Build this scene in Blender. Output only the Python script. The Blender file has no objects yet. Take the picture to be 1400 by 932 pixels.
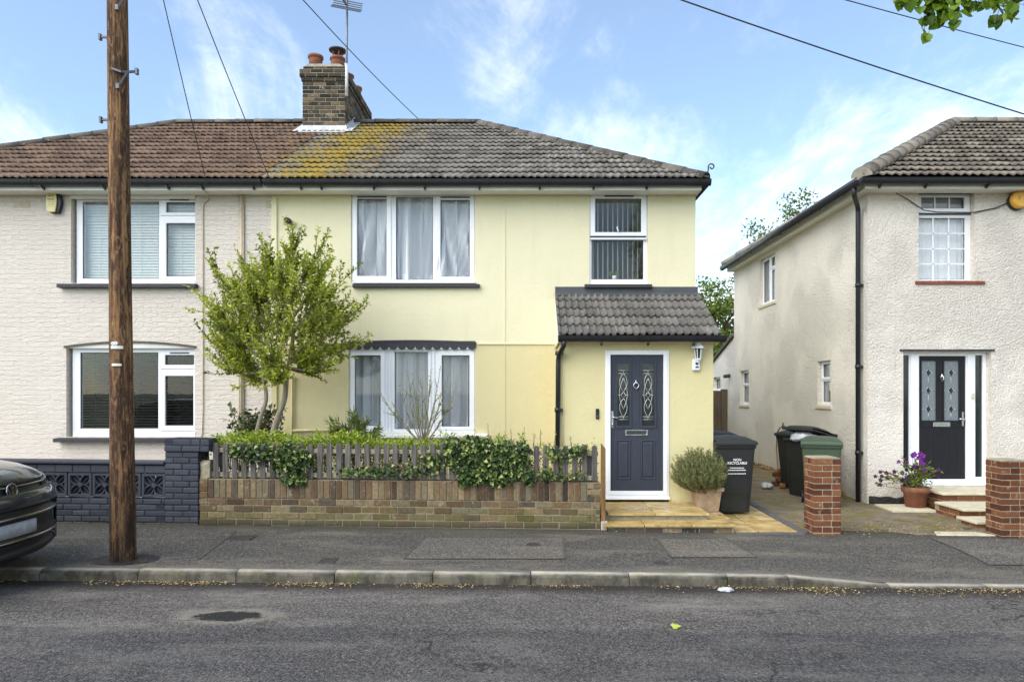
import bpy, bmesh, math, random
from mathutils import Vector, Matrix, noise as mnoise
random.seed(11)
rad = math.radians
C = bpy.context.scene.collection
# Survey of the place: metres, x to the right, y away from the street, z up from the pavement.
F, VX, VY, H = 933.333, 723.0, 536.0, 1.70
def PX(x, d): return (x - VX) / F * d
def PZ(y, d): return H - (y - VY) / F * d
def RC(xa, xb, ya, yb, d): return (PX(xa, d), PX(xb, d), PZ(yb, d), PZ(ya, d))
def S(r, g, b):
    def l(c):
        c /= 255.0
        return c / 12.92 if c <= .04045 else ((c + .055) / 1.055) ** 2.4
    return (l(r), l(g), l(b))
def U(a, b): return random.uniform(a, b)

# ------------------------------------------------------------------ mesh builder
class MB:
    def __init__(s): s.v, s.f, s.r, s.s, s.m = [], [], [], [], []
    def face(s, idx, r=0.5, sm=False, m=0):
        s.f.append(tuple(idx)); s.r.append(r); s.s.append(sm); s.m.append(m)
    def add(s, vs, fs, r=0.5, sm=False, m=0):
        o = len(s.v); s.v += [tuple(v) for v in vs]
        for f in fs: s.face([o + i for i in f], r, sm, m)
    BF = [(0,3,2,1),(4,5,6,7),(0,1,5,4),(1,2,6,5),(2,3,7,6),(3,0,4,7)]
    def box(s, x0, x1, y0, y1, z0, z1, r=0.5, m=0):
        s.add([(x0,y0,z0),(x1,y0,z0),(x1,y1,z0),(x0,y1,z0),(x0,y0,z1),(x1,y0,z1),(x1,y1,z1),(x0,y1,z1)], s.BF, r, False, m)
    def obox(s, c, ax, ay, az, r=0.5, m=0):
        c, ax, ay, az = map(Vector, (c, ax, ay, az))
        s.add([c-ax-ay-az, c+ax-ay-az, c+ax+ay-az, c-ax+ay-az, c-ax-ay+az, c+ax-ay+az, c+ax+ay+az, c-ax+ay+az], s.BF, r, False, m)
    def bar(s, p, q, w, t=None, up=(0,0,1), r=0.5, m=0):
        p, q = Vector(p), Vector(q); d = q - p
        a = d.normalized(); u = Vector(up)
        if abs(a.dot(u)) > .95: u = Vector((1,0,0))
        b = a.cross(u).normalized(); c = b.cross(a)
        s.obox((p + q) / 2, d / 2, b * w / 2, c * (t or w) / 2, r, m)
    def tube(s, pts, rad_, n=8, r=0.5, m=0, cap=True, sm=True):
        pts = [Vector(p) for p in pts]
        if not hasattr(rad_, '__len__'): rad_ = [rad_] * len(pts)
        o = len(s.v); prev = None
        for i, p in enumerate(pts):
            d = (pts[min(i+1, len(pts)-1)] - pts[max(i-1, 0)])
            d = d.normalized() if d.length > 1e-9 else Vector((0,0,1))
            if prev is None:
                u = Vector((0,0,1)) if abs(d.z) < .9 else Vector((1,0,0))
                a = d.cross(u).normalized()
            else:
                a = prev - d * prev.dot(d)
                a = a.normalized() if a.length > 1e-6 else d.orthogonal().normalized()
            prev = a; b = d.cross(a)
            for k in range(n):
                t = 2 * math.pi * k / n
                s.v.append(tuple(p + (a * math.cos(t) + b * math.sin(t)) * rad_[i]))
        for i in range(len(pts) - 1):
            for k in range(n):
                k2 = (k + 1) % n
                s.face((o+i*n+k, o+i*n+k2, o+(i+1)*n+k2, o+(i+1)*n+k), r, sm, m)
        if cap:
            s.face([o + k for k in range(n)][::-1], r, False, m)
            e = o + (len(pts) - 1) * n
            s.face([e + k for k in range(n)], r, False, m)
    def lathe(s, prof, c=(0,0,0), n=24, r=0.5, m=0, sm=True, sy=1.0):
        o = len(s.v)
        for (rr, z) in prof:
            for k in range(n):
                t = 2 * math.pi * k / n
                s.v.append((c[0] + rr * math.cos(t), c[1] + rr * sy * math.sin(t), c[2] + z))
        for i in range(len(prof) - 1):
            for k in range(n):
                k2 = (k + 1) % n
                s.face((o+i*n+k, o+i*n+k2, o+(i+1)*n+k2, o+(i+1)*n+k), r, sm, m)
        s.face([o + k for k in range(n)][::-1], r, False, m)
        e = o + (len(prof) - 1) * n
        s.face([e + k for k in range(n)], r, False, m)
    def prism(s, poly, y0, y1, r=0.5, m=0, axis='y'):
        def P(a, b, c):
            return {'y': (a, c, b), 'x': (c, a, b), 'z': (a, b, c)}[axis]
        n = len(poly); o = len(s.v)
        s.v += [P(a, b, y0) for a, b in poly] + [P(a, b, y1) for a, b in poly]
        s.face([o + i for i in range(n)], r, False, m); s.face([o + n + i for i in range(n)][::-1], r, False, m)
        for i in range(n):
            j = (i + 1) % n
            s.face((o + j, o + i, o + n + i, o + n + j), r, False, m)
    def sheet(s, rows, r=0.5, sm=True, m=0):
        o = len(s.v); n = len(rows[0])
        for row in rows: s.v += [tuple(p) for p in row]
        for i in range(len(rows) - 1):
            for k in range(n - 1):
                s.face((o+i*n+k, o+i*n+k+1, o+(i+1)*n+k+1, o+(i+1)*n+k), r, sm, m)
    def leaf(s, p, d, nrm, l, w, r=0.5, m=0, fold=.25):
        d = d.normalized(); sd = d.cross(nrm)
        if sd.length < 1e-6: sd = d.orthogonal()
        sd.normalize(); up = sd.cross(d)
        a = p; b = p + d * l * .45 + sd * w * .5 + up * w * fold; c = p + d * l; e = p + d * l * .45 - sd * w * .5 + up * w * fold
        o = len(s.v); s.v += [tuple(a), tuple(b), tuple(c), tuple(e)]
        s.face((o, o+1, o+2), r, False, m); s.face((o, o+2, o+3), r, False, m)
    def walls(s, x0, x1, z0, z1, y, thick, holes, r=0.5, m=0, back=True):
        """wall in the x-z plane at y with rectangular holes (hx0,hx1,hz0,hz1), with reveals"""
        xs = sorted({x0, x1, *[h[0] for h in holes], *[h[1] for h in holes]})
        zs = sorted({z0, z1, *[h[2] for h in holes], *[h[3] for h in holes]})
        xs = [x for x in xs if x0 - 1e-9 <= x <= x1 + 1e-9]; zs = [z for z in zs if z0 - 1e-9 <= z <= z1 + 1e-9]
        def solid(i, k):
            if i < 0 or k < 0 or i >= len(xs) - 1 or k >= len(zs) - 1: return False
            cx, cz = (xs[i] + xs[i+1]) / 2, (zs[k] + zs[k+1]) / 2
            return not any(h[0] < cx < h[1] and h[2] < cz < h[3] for h in holes)
        idx = {}
        def V(i, k, b):
            key = (i, k, b)
            if key not in idx:
                idx[key] = len(s.v); s.v.append((xs[i], y + (thick if b else 0), zs[k]))
            return idx[key]
        for i in range(len(xs) - 1):
            for k in range(len(zs) - 1):
                if not solid(i, k): continue
                s.face((V(i,k,0), V(i+1,k,0), V(i+1,k+1,0), V(i,k+1,0)), r, False, m)
                if back: s.face((V(i,k,1), V(i,k+1,1), V(i+1,k+1,1), V(i+1,k,1)), r, False, m)
                if not solid(i-1,k): s.face((V(i,k,0), V(i,k+1,0), V(i,k+1,1), V(i,k,1)), r, False, m)
                if not solid(i+1,k): s.face((V(i+1,k,0), V(i+1,k,1), V(i+1,k+1,1), V(i+1,k+1,0)), r, False, m)
                if not solid(i,k-1): s.face((V(i,k,0), V(i,k,1), V(i+1,k,1), V(i+1,k,0)), r, False, m)
                if not solid(i,k+1): s.face((V(i,k+1,0), V(i+1,k+1,0), V(i+1,k+1,1), V(i,k+1,1)), r, False, m)
    def ring(s, o, i_, y0, y1, r=0.5, m=0):
        s.walls(o[0], o[1], o[2], o[3], y0, y1 - y0, [i_], r, m)
    def turn(s, mat): s.v = [tuple(mat @ Vector(v)) for v in s.v]; return s
    def shear(s, k): s.v = [(x, y, z + k * x) for x, y, z in s.v]; return s
    def build(s, name, mats, parent=None, bevel=0, seg=1, sub=0, loc=None, weld=False, solid=0):
        me = bpy.data.meshes.new(name)
        me.from_pydata(s.v, [], s.f)
        if not isinstance(mats, (list, tuple)): mats = [mats]
        for mm in mats: me.materials.append(mm)
        n = len(me.polygons)
        if n == len(s.f):
            me.polygons.foreach_set('use_smooth', s.s); me.polygons.foreach_set('material_index', s.m)
            at = me.attributes.new('rnd', 'FLOAT', 'FACE'); at.data.foreach_set('value', s.r)
        if weld:
            bm = bmesh.new(); bm.from_mesh(me); bmesh.ops.remove_doubles(bm, verts=bm.verts, dist=1e-5); bm.to_mesh(me); bm.free()
        me.validate(); me.update()
        o = bpy.data.objects.new(name, me); C.objects.link(o)
        if parent is not None: o.parent = parent
        if loc is not None: o.location = loc
        if solid:
            md = o.modifiers.new('s', 'SOLIDIFY'); md.thickness = solid
        if sub:
            md = o.modifiers.new('u', 'SUBSURF'); md.levels = md.render_levels = sub
        if bevel:
            md = o.modifiers.new('b', 'BEVEL'); md.width = bevel; md.segments = seg; md.limit_method = 'ANGLE'; md.angle_limit = rad(40)
        return o

def tag(o, label=None, cat=None, group=None, kind=None):
    if label: o['label'] = label
    if cat: o['category'] = cat
    if group: o['group'] = group
    if kind: o['kind'] = kind
    return o
def thing(name, label, cat, loc=(0,0,0), rz=0, group=None):
    o = bpy.data.objects.new(name, None); C.objects.link(o); o.empty_display_size = .1
    o.location = loc; o.rotation_euler = (0, 0, rz)
    return tag(o, label, cat, group)
def copy_tree(o, parent=None):
    c = o.copy(); C.objects.link(c)
    if parent is not None: c.parent = parent
    for ch in list(o.children): copy_tree(ch, c)
    return c
def text_mesh(txt, size, name, mat, parent, loc, rot=(rad(90), 0, 0), ext=.001, bold=0.0):
    cu = bpy.data.curves.new(name, 'FONT'); cu.body = txt; cu.size = size; cu.align_x = 'CENTER'; cu.align_y = 'CENTER'
    cu.extrude = ext; cu.offset = bold; cu.space_line = .95
    o = bpy.data.objects.new(name, cu); C.objects.link(o)
    dg = bpy.context.evaluated_depsgraph_get(); dg.update()
    me = bpy.data.meshes.new_from_object(o.evaluated_get(dg))
    bpy.data.objects.remove(o)
    me.materials.clear(); me.materials.append(mat)
    q = bpy.data.objects.new(name, me); C.objects.link(q); q.parent = parent; q.location = loc; q.rotation_euler = rot
    return q

# ------------------------------------------------------------------ materials
class Mat:
    def __init__(s, name):
        s.m = bpy.data.materials.new(name); s.m.use_nodes = True; s.t = s.m.node_tree; s.t.nodes.clear()
        s.o = s.t.nodes.new('ShaderNodeOutputMaterial')
    def put(s, sock, v):
        if isinstance(v, bpy.types.NodeSocket): s.t.links.new(v, sock)
        elif v is not None:
            if hasattr(v, '__len__') and sock.type == 'RGBA' and len(v) == 3: v = (*v, 1)
            sock.default_value = v
    def node(s, typ, ins=None, **at):
        n = s.t.nodes.new('ShaderNode' + typ)
        for k, v in at.items(): setattr(n, k, v)
        for k, v in (ins or {}).items(): s.put(n.inputs[k], v)
        return n
    def pos(s): return s.node('NewGeometry').outputs['Position']
    def obj(s): return s.node('TexCoord').outputs['Object']
    def map(s, vec, scale=(1,1,1), rot=(0,0,0), loc=(0,0,0)):
        return s.node('Mapping', {'Vector': vec, 'Scale': scale, 'Rotation': rot, 'Location': loc}).outputs[0]
    def noise(s, vec, scale, detail=4, rough=.55, dist=0):
        return s.node('TexNoise', {'Vector': vec, 'Scale': scale, 'Detail': detail, 'Roughness': rough, 'Distortion': dist}).outputs['Fac']
    def voro(s, vec, scale, feature='F1', out='Distance', rnd=1):
        return s.node('TexVoronoi', {'Vector': vec, 'Scale': scale, 'Randomness': rnd}, feature=feature).outputs[out]
    def ramp(s, fac, stops, interp='LINEAR'):
        n = s.node('ValToRGB', {'Fac': fac}); e = n.color_ramp.elements; n.color_ramp.interpolation = interp
        while len(e) < len(stops): e.new(.5)
        for el, (p, c) in zip(e, stops):
            el.position = p
            el.color = (c, c, c, 1) if not hasattr(c, '__len__') else (*c, 1)
        return n.outputs['Color']
    def mix(s, fac, a, b, blend='MIX'):
        n = s.node('Mix', data_type='RGBA', blend_type=blend, clamp_result=False)
        s.put(n.inputs[0], fac); s.put(n.inputs[6], a); s.put(n.inputs[7], b)
        return n.outputs[2]
    def math(s, op, a, b=None, c=None):
        n = s.node('Math', operation=op); s.put(n.inputs[0], a)
        if b is not None: s.put(n.inputs[1], b)
        if c is not None: s.put(n.inputs[2], c)
        return n.outputs[0]
    def maprange(s, v, a, b, c=0, d=1, smooth=False):
        n = s.node('MapRange', {'Value': v, 'From Min': a, 'From Max': b, 'To Min': c, 'To Max': d})
        if smooth: n.interpolation_type = 'SMOOTHSTEP'
        return n.outputs[0]
    def attr(s, name='rnd'): return s.node('Attribute', attribute_name=name).outputs['Fac']
    def sep(s, vec):
        n = s.node('SeparateXYZ', {0: vec}); return n.outputs[0], n.outputs[1], n.outputs[2]
    def bump(s, h, strength=.5, dist=.01, normal=None):
        n = s.node('Bump', {'Height': h, 'Strength': strength, 'Distance': dist})
        if normal is not None: s.put(n.inputs['Normal'], normal)
        return n.outputs[0]
    def bsdf(s, col, rough=.6, metal=0, normal=None, spec=.5, **kw):
        n = s.node('BsdfPrincipled', {'Base Color': col, 'Roughness': rough, 'Metallic': metal, 'Specular IOR Level': spec, **kw})
        if normal is not None: s.put(n.inputs['Normal'], normal)
        s.t.links.new(n.outputs[0], s.o.inputs[0]); return s.m
    def out(s, shader): s.t.links.new(shader, s.o.inputs[0]); return s.m

def plain(name, col, rough=.5, metal=0, var=.12, scale=14, bump=0, bscale=120, spec=.5):
    b = Mat(name); p = b.obj()
    n = b.noise(p, scale, 5, .6)
    lo = tuple(c * (1 - var) for c in col); hi = tuple(min(1, c * (1 + var)) for c in col)
    c = b.ramp(n, [(.3, lo), (.7, hi)])
    nm = b.bump(b.noise(p, bscale, 3), bump, .004) if bump else None
    rr = b.maprange(b.noise(p, scale * 2.3, 4), .3, .7, max(0, rough - .08), min(1, rough + .1))
    return b.bsdf(c, rr, metal, nm, spec)
def leafmat(name, cols, trans=.35, rough=.5):
    b = Mat(name); r = b.attr()
    n = len(cols); c = b.ramp(r, [(i / max(1, n - 1), cc) for i, cc in enumerate(cols)])
    pr = b.node('BsdfPrincipled', {'Base Color': c, 'Roughness': rough, 'Specular IOR Level': .35})
    tr = b.node('BsdfTranslucent', {'Color': b.mix(1, c, (1.0, 1.0, .6), 'MULTIPLY')})
    mx = b.node('MixShader', {0: trans, 1: pr.outputs[0], 2: tr.outputs[0]})
    return b.out(mx.outputs[0])
# ------------------------------------------------------------------ the materials of the place
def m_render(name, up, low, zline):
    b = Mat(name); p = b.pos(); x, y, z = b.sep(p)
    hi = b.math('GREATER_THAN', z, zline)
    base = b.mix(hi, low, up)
    n = b.noise(b.map(p, (1, 1, .55)), 1.3, 6, .6)
    base = b.mix(b.maprange(n, .35, .75, 0, .22), base, b.mix(1, base, (.80, .79, .72), 'MULTIPLY'))
    streak = b.noise(b.map(p, (3.2, 3.2, .5)), 1.5, 6, .65)
    base = b.mix(b.maprange(streak, .52, .78, 0, .20), base, b.mix(1, base, (.72, .70, .6), 'MULTIPLY'))
    sp = b.noise(p, 46, 3, .6)
    base = b.mix(b.maprange(sp, .62, .74, 0, .22), base, b.mix(1, base, (.7, .68, .6), 'MULTIPLY'))
    damp = b.math('MULTIPLY', b.maprange(z, 1.05, .2), b.maprange(b.noise(p, 5, 5), .35, .65))
    base = b.mix(b.math('MULTIPLY', damp, .35), base, b.mix(1, base, (.72, .70, .55), 'MULTIPLY'))
    h = b.math('ADD', b.noise(p, 130, 4, .6), b.math('MULTIPLY', b.noise(p, 18, 4), 1.4))
    h = b.math('ADD', h, b.math('MULTIPLY', b.noise(p, 3, 2), 2.2))
    return b.bsdf(base, .82, 0, b.bump(h, .35, .012), .25)
def m_paintbrick(name, col):
    b = Mat(name); p = b.pos(); x, y, z = b.sep(p)
    wob = b.node('TexNoise', {'Vector': p, 'Scale': 9.0, 'Detail': 3.0}).outputs['Color']
    v = b.node('VectorMath', {0: wob, 1: (.5, .5, .5)}, operation='SUBTRACT').outputs[0]
    v = b.node('VectorMath', {0: v, 'Scale': .075}, operation='SCALE').outputs[0]
    v = b.node('VectorMath', {0: p, 1: v}, operation='ADD').outputs[0]
    vx, vy, vz = b.sep(v)
    uv = b.node('CombineXYZ', {0: b.math('ADD', vx, vy), 1: vz}).outputs[0]
    br = b.node('TexBrick', {'Vector': uv, 'Color1': (1,1,1), 'Color2': (.86,.86,.86), 'Mortar': (.25,.25,.25), 'Scale': 1.0, 'Mortar Size': .0075,
                'Mortar Smooth': .55, 'Bias': 0.0, 'Brick Width': .225, 'Row Height': .075}, offset=.5)
    hb = b.math('MULTIPLY', br.outputs['Color'], b.maprange(b.noise(p, 1.7, 4), .3, .65, .45, 1.25))
    rough = b.noise(b.map(p, (.8, .8, 2.4)), 21, 5, .65)
    h = b.math('ADD', b.math('MULTIPLY', hb, .85), b.math('ADD', b.math('MULTIPLY', rough, 1.6), b.math('MULTIPLY', b.noise(b.map(p, (1.6, 1.6, 7.5)), 3.4, 5, .7), 1.3)))
    n = b.noise(p, 1.1, 6, .6)
    c = b.mix(b.maprange(n, .35, .7, 0, .3), col, b.mix(1, col, (.86, .83, .79), 'MULTIPLY'))
    c = b.mix(b.math('MULTIPLY', br.outputs['Fac'], .05), c, b.mix(1, c, (.6, .57, .53), 'MULTIPLY'))
    st = b.noise(b.map(p, (6, 6, .4)), 1.9, 5, .65)
    c = b.mix(b.maprange(st, .58, .8, 0, .28), c, b.mix(1, c, (.7, .66, .6), 'MULTIPLY'))
    chip = b.noise(b.map(p, (1, 1, 2)), 16, 4, .7)
    c = b.mix(b.maprange(chip, .70, .74, 0, .7), c, S(132, 112, 98))
    return b.bsdf(c, .78, 0, b.bump(h, .7, .017), .25)
def m_roughcast(name, col, strength=1.0):
    b = Mat(name); p = b.pos(); x, y, z = b.sep(p)
    peb = b.voro(p, 38, 'F1'); n2 = b.noise(p, 24, 7, .8)
    big = b.noise(p, 2.1, 5, .6); patch = b.maprange(b.noise(p, .9, 3), .42, .6, .55, 1.1)
    h = b.math('ADD', b.math('MULTIPLY', b.math('SUBTRACT', 1.0, peb), .8), b.math('MULTIPLY', n2, 1.8))
    h = b.math('ADD', b.math('MULTIPLY', h, patch), b.math('MULTIPLY', big, .8))
    c = b.mix(b.maprange(big, .3, .7, 0, .3), col, b.mix(1, col, (.90, .88, .84), 'MULTIPLY'))
    c = b.mix(b.maprange(n2, .36, .54, .24, 0), c, b.mix(1, c, (.62, .59, .52), 'MULTIPLY'))  # hollows of the relief darkened in the colour, standing in for lost shading
    st = b.noise(b.map(p, (5, 5, .4)), 1.7, 5, .65)
    c = b.mix(b.maprange(st, .60, .8, 0, .16), c, b.mix(1, c, (.74, .71, .62), 'MULTIPLY'))
    foot = b.math('MULTIPLY', b.maprange(z, .5, .0), b.maprange(b.noise(p, 7, 5), .3, .6))
    c = b.mix(b.math('MULTIPLY', foot, .5), c, b.mix(1, c, (.66, .64, .52), 'MULTIPLY'))
    return b.bsdf(c, .85, 0, b.bump(h, .95 * strength, .034), .2)
def m_tile(name, c0, c1, lich=0.0, lx=-3.2, speck=.6, moss=S(150, 128, 40), lz=(.55, .62)):
    b = Mat(name); p = b.pos(); x, y, z = b.sep(p); r = b.attr()
    c = b.ramp(r, [(0, c0), (.5, tuple((a + d) / 2 for a, d in zip(c0, c1))), (1, c1)])
    c = b.mix(b.maprange(b.noise(p, 3.5, 5), .35, .7, 0, .5), c, b.mix(1, c, (.66, .64, .62), 'MULTIPLY'))
    grain = b.noise(p, 55, 4, .7)
    c = b.mix(b.maprange(grain, .40, .64, 0, .55), c, b.mix(1, c, (1.5, 1.48, 1.42), 'MULTIPLY'))
    sp = b.noise(p, 24, 4, .75)
    c = b.mix(b.math('MULTIPLY', b.maprange(sp, .60, .66), speck), c, S(196, 190, 176))
    dk = b.noise(b.map(p, loc=(3, 1, 2)), 15, 4, .7)
    c = b.mix(b.maprange(dk, .60, .70, 0, .6), c, S(40, 38, 36))
    os_ = b.noise(b.map(p, loc=(9, 4, 2)), 5, 5, .75)
    c = b.mix(b.maprange(os_, .66, .73, 0, .75), c, moss)
    if lich:
        a = b.math('ABSOLUTE', b.math('SUBTRACT', b.math('MULTIPLY_ADD', b.math('SUBTRACT', y, 12.0), -.12, x), lx))
        w = b.maprange(a, .0, 1.5, 1, 0)
        f = b.math('ADD', b.math('MULTIPLY', w, .42), b.math('ADD', b.math('MULTIPLY', b.noise(b.map(p, (1, 1, 1), loc=(2, 7, 1)), 2.4, 3, .6), .5), b.math('MULTIPLY', b.noise(b.map(p, loc=(5, 7, 1)), 13, 6, .75), .55)))
        f = b.maprange(f, .74, .92)
        c = b.mix(b.math('MULTIPLY', f, lich), c, b.ramp(grain, [(.3, S(108, 98, 44)), (.7, S(186, 166, 84))]))
        g = b.math('ADD', b.math('MULTIPLY', b.maprange(a, .4, 2.6, 1, 0), .22), b.noise(b.map(p, loc=(5, 5, 1)), 9, 6, .7))
        c = b.mix(b.maprange(g, .72, .80, 0, .8), c, S(176, 138, 44))
    return b.bsdf(c, .88, 0, b.bump(b.math('ADD', grain, b.noise(p, 160, 3)), .5, .006), .2)
def m_brick(name, stops, mottle=.35, moss=None, paint=False, mz=(.0, .3)):
    b = Mat(name); p = b.pos(); x, y, z = b.sep(p); r = b.attr()
    c = b.ramp(r, stops)
    n = b.noise(p, 26, 5, .7)
    c = b.mix(b.maprange(n, .3, .7, 0, mottle), c, b.mix(1, c, (.5, .47, .44), 'MULTIPLY'))
    n2 = b.noise(b.map(p, loc=(4, 2, 1)), 9, 5, .75)
    if not paint: c = b.mix(b.maprange(n2, .58, .68, 0, .6), c, S(178, 168, 148))
    if moss is not None:
        mk = b.math('MULTIPLY', b.maprange(z, mz[1], mz[0]), b.maprange(b.noise(p, 4.5, 5), .36, .58))
        c = b.mix(b.math('MULTIPLY', mk, .75), c, moss)
        foot = b.maprange(b.math('ADD', z, b.math('MULTIPLY', x, .012)), .10, .03)
        c = b.mix(b.math('MULTIPLY', foot, .7), c, S(70, 66, 58))
    h = b.math('ADD', b.noise(p, 90, 4, .7), b.math('MULTIPLY', b.noise(p, 22, 4), 1.6))
    return b.bsdf(c, .62 if paint else .9, 0, b.bump(h, .5, .006), .4 if paint else .2)
def m_mortar(name, col):
    return plain(name, col, .95, 0, .25, 20, .6, 150, .1)
def m_asphalt(name, base, patch, warm=(.10, .088, .07)):
    b = Mat(name); p = b.pos(); x, y, z = b.sep(p)
    ag = b.voro(p, 95, 'F1', 'Color'); agd = b.voro(p, 95)
    g = b.node('SeparateColor', {0: ag}).outputs[0]
    c = b.mix(b.maprange(g, .0, 1.0, 0, 1), tuple(k * .45 for k in base), tuple(k * 1.75 for k in base))
    fine = b.noise(p, 420, 2, .6)
    c = b.mix(b.maprange(fine, .45, .75, 0, .5), c, b.mix(1, c, (1.9, 1.85, 1.75), 'MULTIPLY'))
    coarse = b.noise(b.map(p, (1, .6, 1)), 46, 3, .8)
    c = b.mix(1, c, b.ramp(coarse, [(.30, .45), (.5, 1.0), (.70, 1.75)]), 'MULTIPLY')
    big = b.noise(b.map(p, (.55, 1.5, 1)), 1.0, 6, .62)
    c = b.mix(b.maprange(big, .38, .68, 0, .6), c, b.mix(1, c, patch, 'MULTIPLY'))
    dust = b.noise(b.map(p, (.4, 1.2, 1), loc=(7, 3, 0)), 1.9, 7, .68)
    c = b.mix(b.maprange(dust, .50, .74, 0, .45), c, warm)
    br = b.noise(b.map(p, loc=(1, 9, 0)), 14, 5, .7)
    c = b.mix(b.maprange(br, .62, .70, 0, .45), c, b.mix(1, c, (.5, .48, .46), 'MULTIPLY'))
    return b, p, c, agd, fine
def glassmat(name, tint=(.86, .9, .9), refl=1.0, wob=.25):
    b = Mat(name); p = b.obj()
    nm = b.bump(b.noise(p, 2.2, 2), wob, .01)
    fr = b.node('Fresnel', {'IOR': 1.6, 'Normal': nm}).outputs[0]
    f = b.math('MINIMUM', b.math('MULTIPLY', fr, refl), 1.0)
    tr = b.node('BsdfTransparent', {'Color': tint}); gl = b.node('BsdfGlossy', {'Color': (.95, .97, 1), 'Roughness': .015, 'Normal': nm})
    return b.out(b.node('MixShader', {0: f, 1: tr.outputs[0], 2: gl.outputs[0]}).outputs[0])
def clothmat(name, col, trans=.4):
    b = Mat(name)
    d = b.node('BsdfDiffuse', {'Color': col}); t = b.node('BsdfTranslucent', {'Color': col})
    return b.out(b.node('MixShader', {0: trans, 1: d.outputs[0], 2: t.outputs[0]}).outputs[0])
def netmat(name, col, lo):
    b = Mat(name); r = b.attr()
    d = b.node('BsdfDiffuse', {'Color': col}); t = b.node('BsdfTranslucent', {'Color': col})
    m = b.node('MixShader', {0: .25, 1: d.outputs[0], 2: t.outputs[0]})
    tr = b.node('BsdfTransparent', {'Color': (1, 1, 1)})
    return b.out(b.node('MixShader', {0: b.maprange(r, 0, 1, lo, 1.0), 1: tr.outputs[0], 2: m.outputs[0]}).outputs[0])
def woodmat(name, c0, c1, c2, axis=2, rough=.8, sc=1.0, bump=.6, foot=False):
    b = Mat(name); p = b.pos()
    s = [14 * sc] * 3; s[axis] = .7 * sc
    g = b.noise(b.map(p, tuple(s)), 2.2, 7, .68, .4)
    s2 = [60 * sc] * 3; s2[axis] = 1.3 * sc
    f = b.noise(b.map(p, tuple(s2)), 2.0, 5, .7)
    c = b.ramp(g, [(.28, c0), (.5, c1), (.74, c2)])
    c = b.mix(b.maprange(f, .5, .7, 0, .65), c, b.mix(1, c, (.3, .28, .27), 'MULTIPLY'))
    if foot:
        k1 = b.noise(b.map(p, (9, 9, 2.4)), 2.4, 6, .75, 1.2); c = b.mix(b.maprange(k1, .52, .66, 0, .8), c, S(176, 136, 98)); c = b.mix(b.maprange(k1, .46, .36, 0, .85), c, S(44, 33, 27)); g = b.math('ADD', g, k1)
        c = b.mix(b.math('MULTIPLY', b.maprange(b.math('ADD', b.sep(p)[2], b.math('MULTIPLY', g, .9)), 2.2, .7), .85), c, S(26, 23, 22))
    rr = b.attr(); c = b.mix(b.maprange(rr, 0, 1, 0, .45), c, b.mix(1, c, (.62, .62, .64), 'MULTIPLY'))
    return b.bsdf(c, rough, 0, b.bump(b.math('ADD', g, f), bump, .008), .25)

M = {}
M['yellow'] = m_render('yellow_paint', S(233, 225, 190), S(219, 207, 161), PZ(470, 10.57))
M['yellow_porch'] = m_render('porch_paint', S(220, 208, 160), S(220, 208, 160), 9)
M['creambrick'] = m_paintbrick('cream_painted_brick', S(226, 216, 203))
M['roughcast_side'] = m_roughcast('lightened_side_roughcast', S(255, 248, 232))  # side wall's colour raised to make up for light the yellow house blocks
M['roughcast'] = m_roughcast('roughcast', S(254, 245, 233))
M['tile_grey'] = m_tile('grey_tiles', S(88, 84, 80), S(146, 140, 132), .85, -3.15, .7)
M['tile_brown'] = m_tile('brown_tiles', S(86, 70, 60), S(138, 114, 98), .85, -3.25, .7, S(158, 124, 58))
M['tile_porch'] = m_tile('porch_tiles', S(84, 81, 78), S(122, 118, 112), 0, speck=.65, moss=S(120, 112, 84))
M['tile_right'] = m_tile('neighbour_tiles', S(84, 78, 72), S(146, 136, 124), 0, speck=.5, moss=S(178, 134, 96))
M['ridge'] = m_tile('ridge_tiles', S(104, 98, 90), S(150, 142, 128), 0, speck=.6)
M['ridge_dark'] = m_tile('ridge_tiles_dark', S(80, 76, 70), S(112, 106, 98), 0, speck=.65)
M['white'] = plain('white_plastic', S(240, 241, 243), .32, 0, .03, 4)
M['offwhite'] = plain('offwhite_paint', S(226, 224, 214), .5, 0, .07, 6)
M['black'] = plain('black_plastic', S(34, 35, 38), .38, 0, .2, 9)
M['slate'] = plain('dark_painted_sill', S(52, 52, 56), .6, 0, .25, 18, .4)
M['lead'] = plain('dark_lead', S(74, 76, 80), .6, 0, .2, 8, .3, 40)
M['flash'] = plain('pale_flashing', S(205, 206, 208), .5, .0, .18, 9, .4, 60)
M['redtile'] = plain('red_sill_tile', S(128, 72, 56), .8, 0, .3, 16, .5)
M['glass'] = glassmat('window_glass', (.985, .99, .99), refl=.5, wob=.03)
M['glass_dark'] = glassmat('dark_window_glass', (.62, .68, .66), .8)
M['net'] = netmat('net_curtain', (.97, .97, .98), .86)
M['net_skywhite'] = clothmat('sky_reflection_net', (.97, .97, .98), .05)  # opaque white in place of the sky mirrored in the panes
M['net_grey'] = netmat('grey_net_curtain', (.88, .89, .92), .42)
M['blind_pale'] = plain('pale_blind', S(232, 236, 228), .6, 0, .05)
M['blind_dark'] = plain('dark_blind', S(25, 27, 28), .5, 0, .1)
M['blind_stripe'] = plain('vertical_blind', S(214, 214, 206), .7, 0, .05)
M['room'] = plain('room_wall', S(120, 112, 104), .9)
M['door_grey'] = woodmat('anthracite_door', S(58, 62, 72), S(64, 68, 79), S(70, 74, 85), rough=.42, sc=2.2, bump=.12)
M['door_black'] = woodmat('black_door', S(30, 30, 32), S(36, 36, 39), S(43, 43, 46), rough=.4, sc=2.2, bump=.12)
M['chrome'] = plain('chrome', S(205, 206, 208), .2, 1.0, .03)
M['caming'] = plain('lead_strip', S(196, 198, 192), .35, .6, .05)
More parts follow.
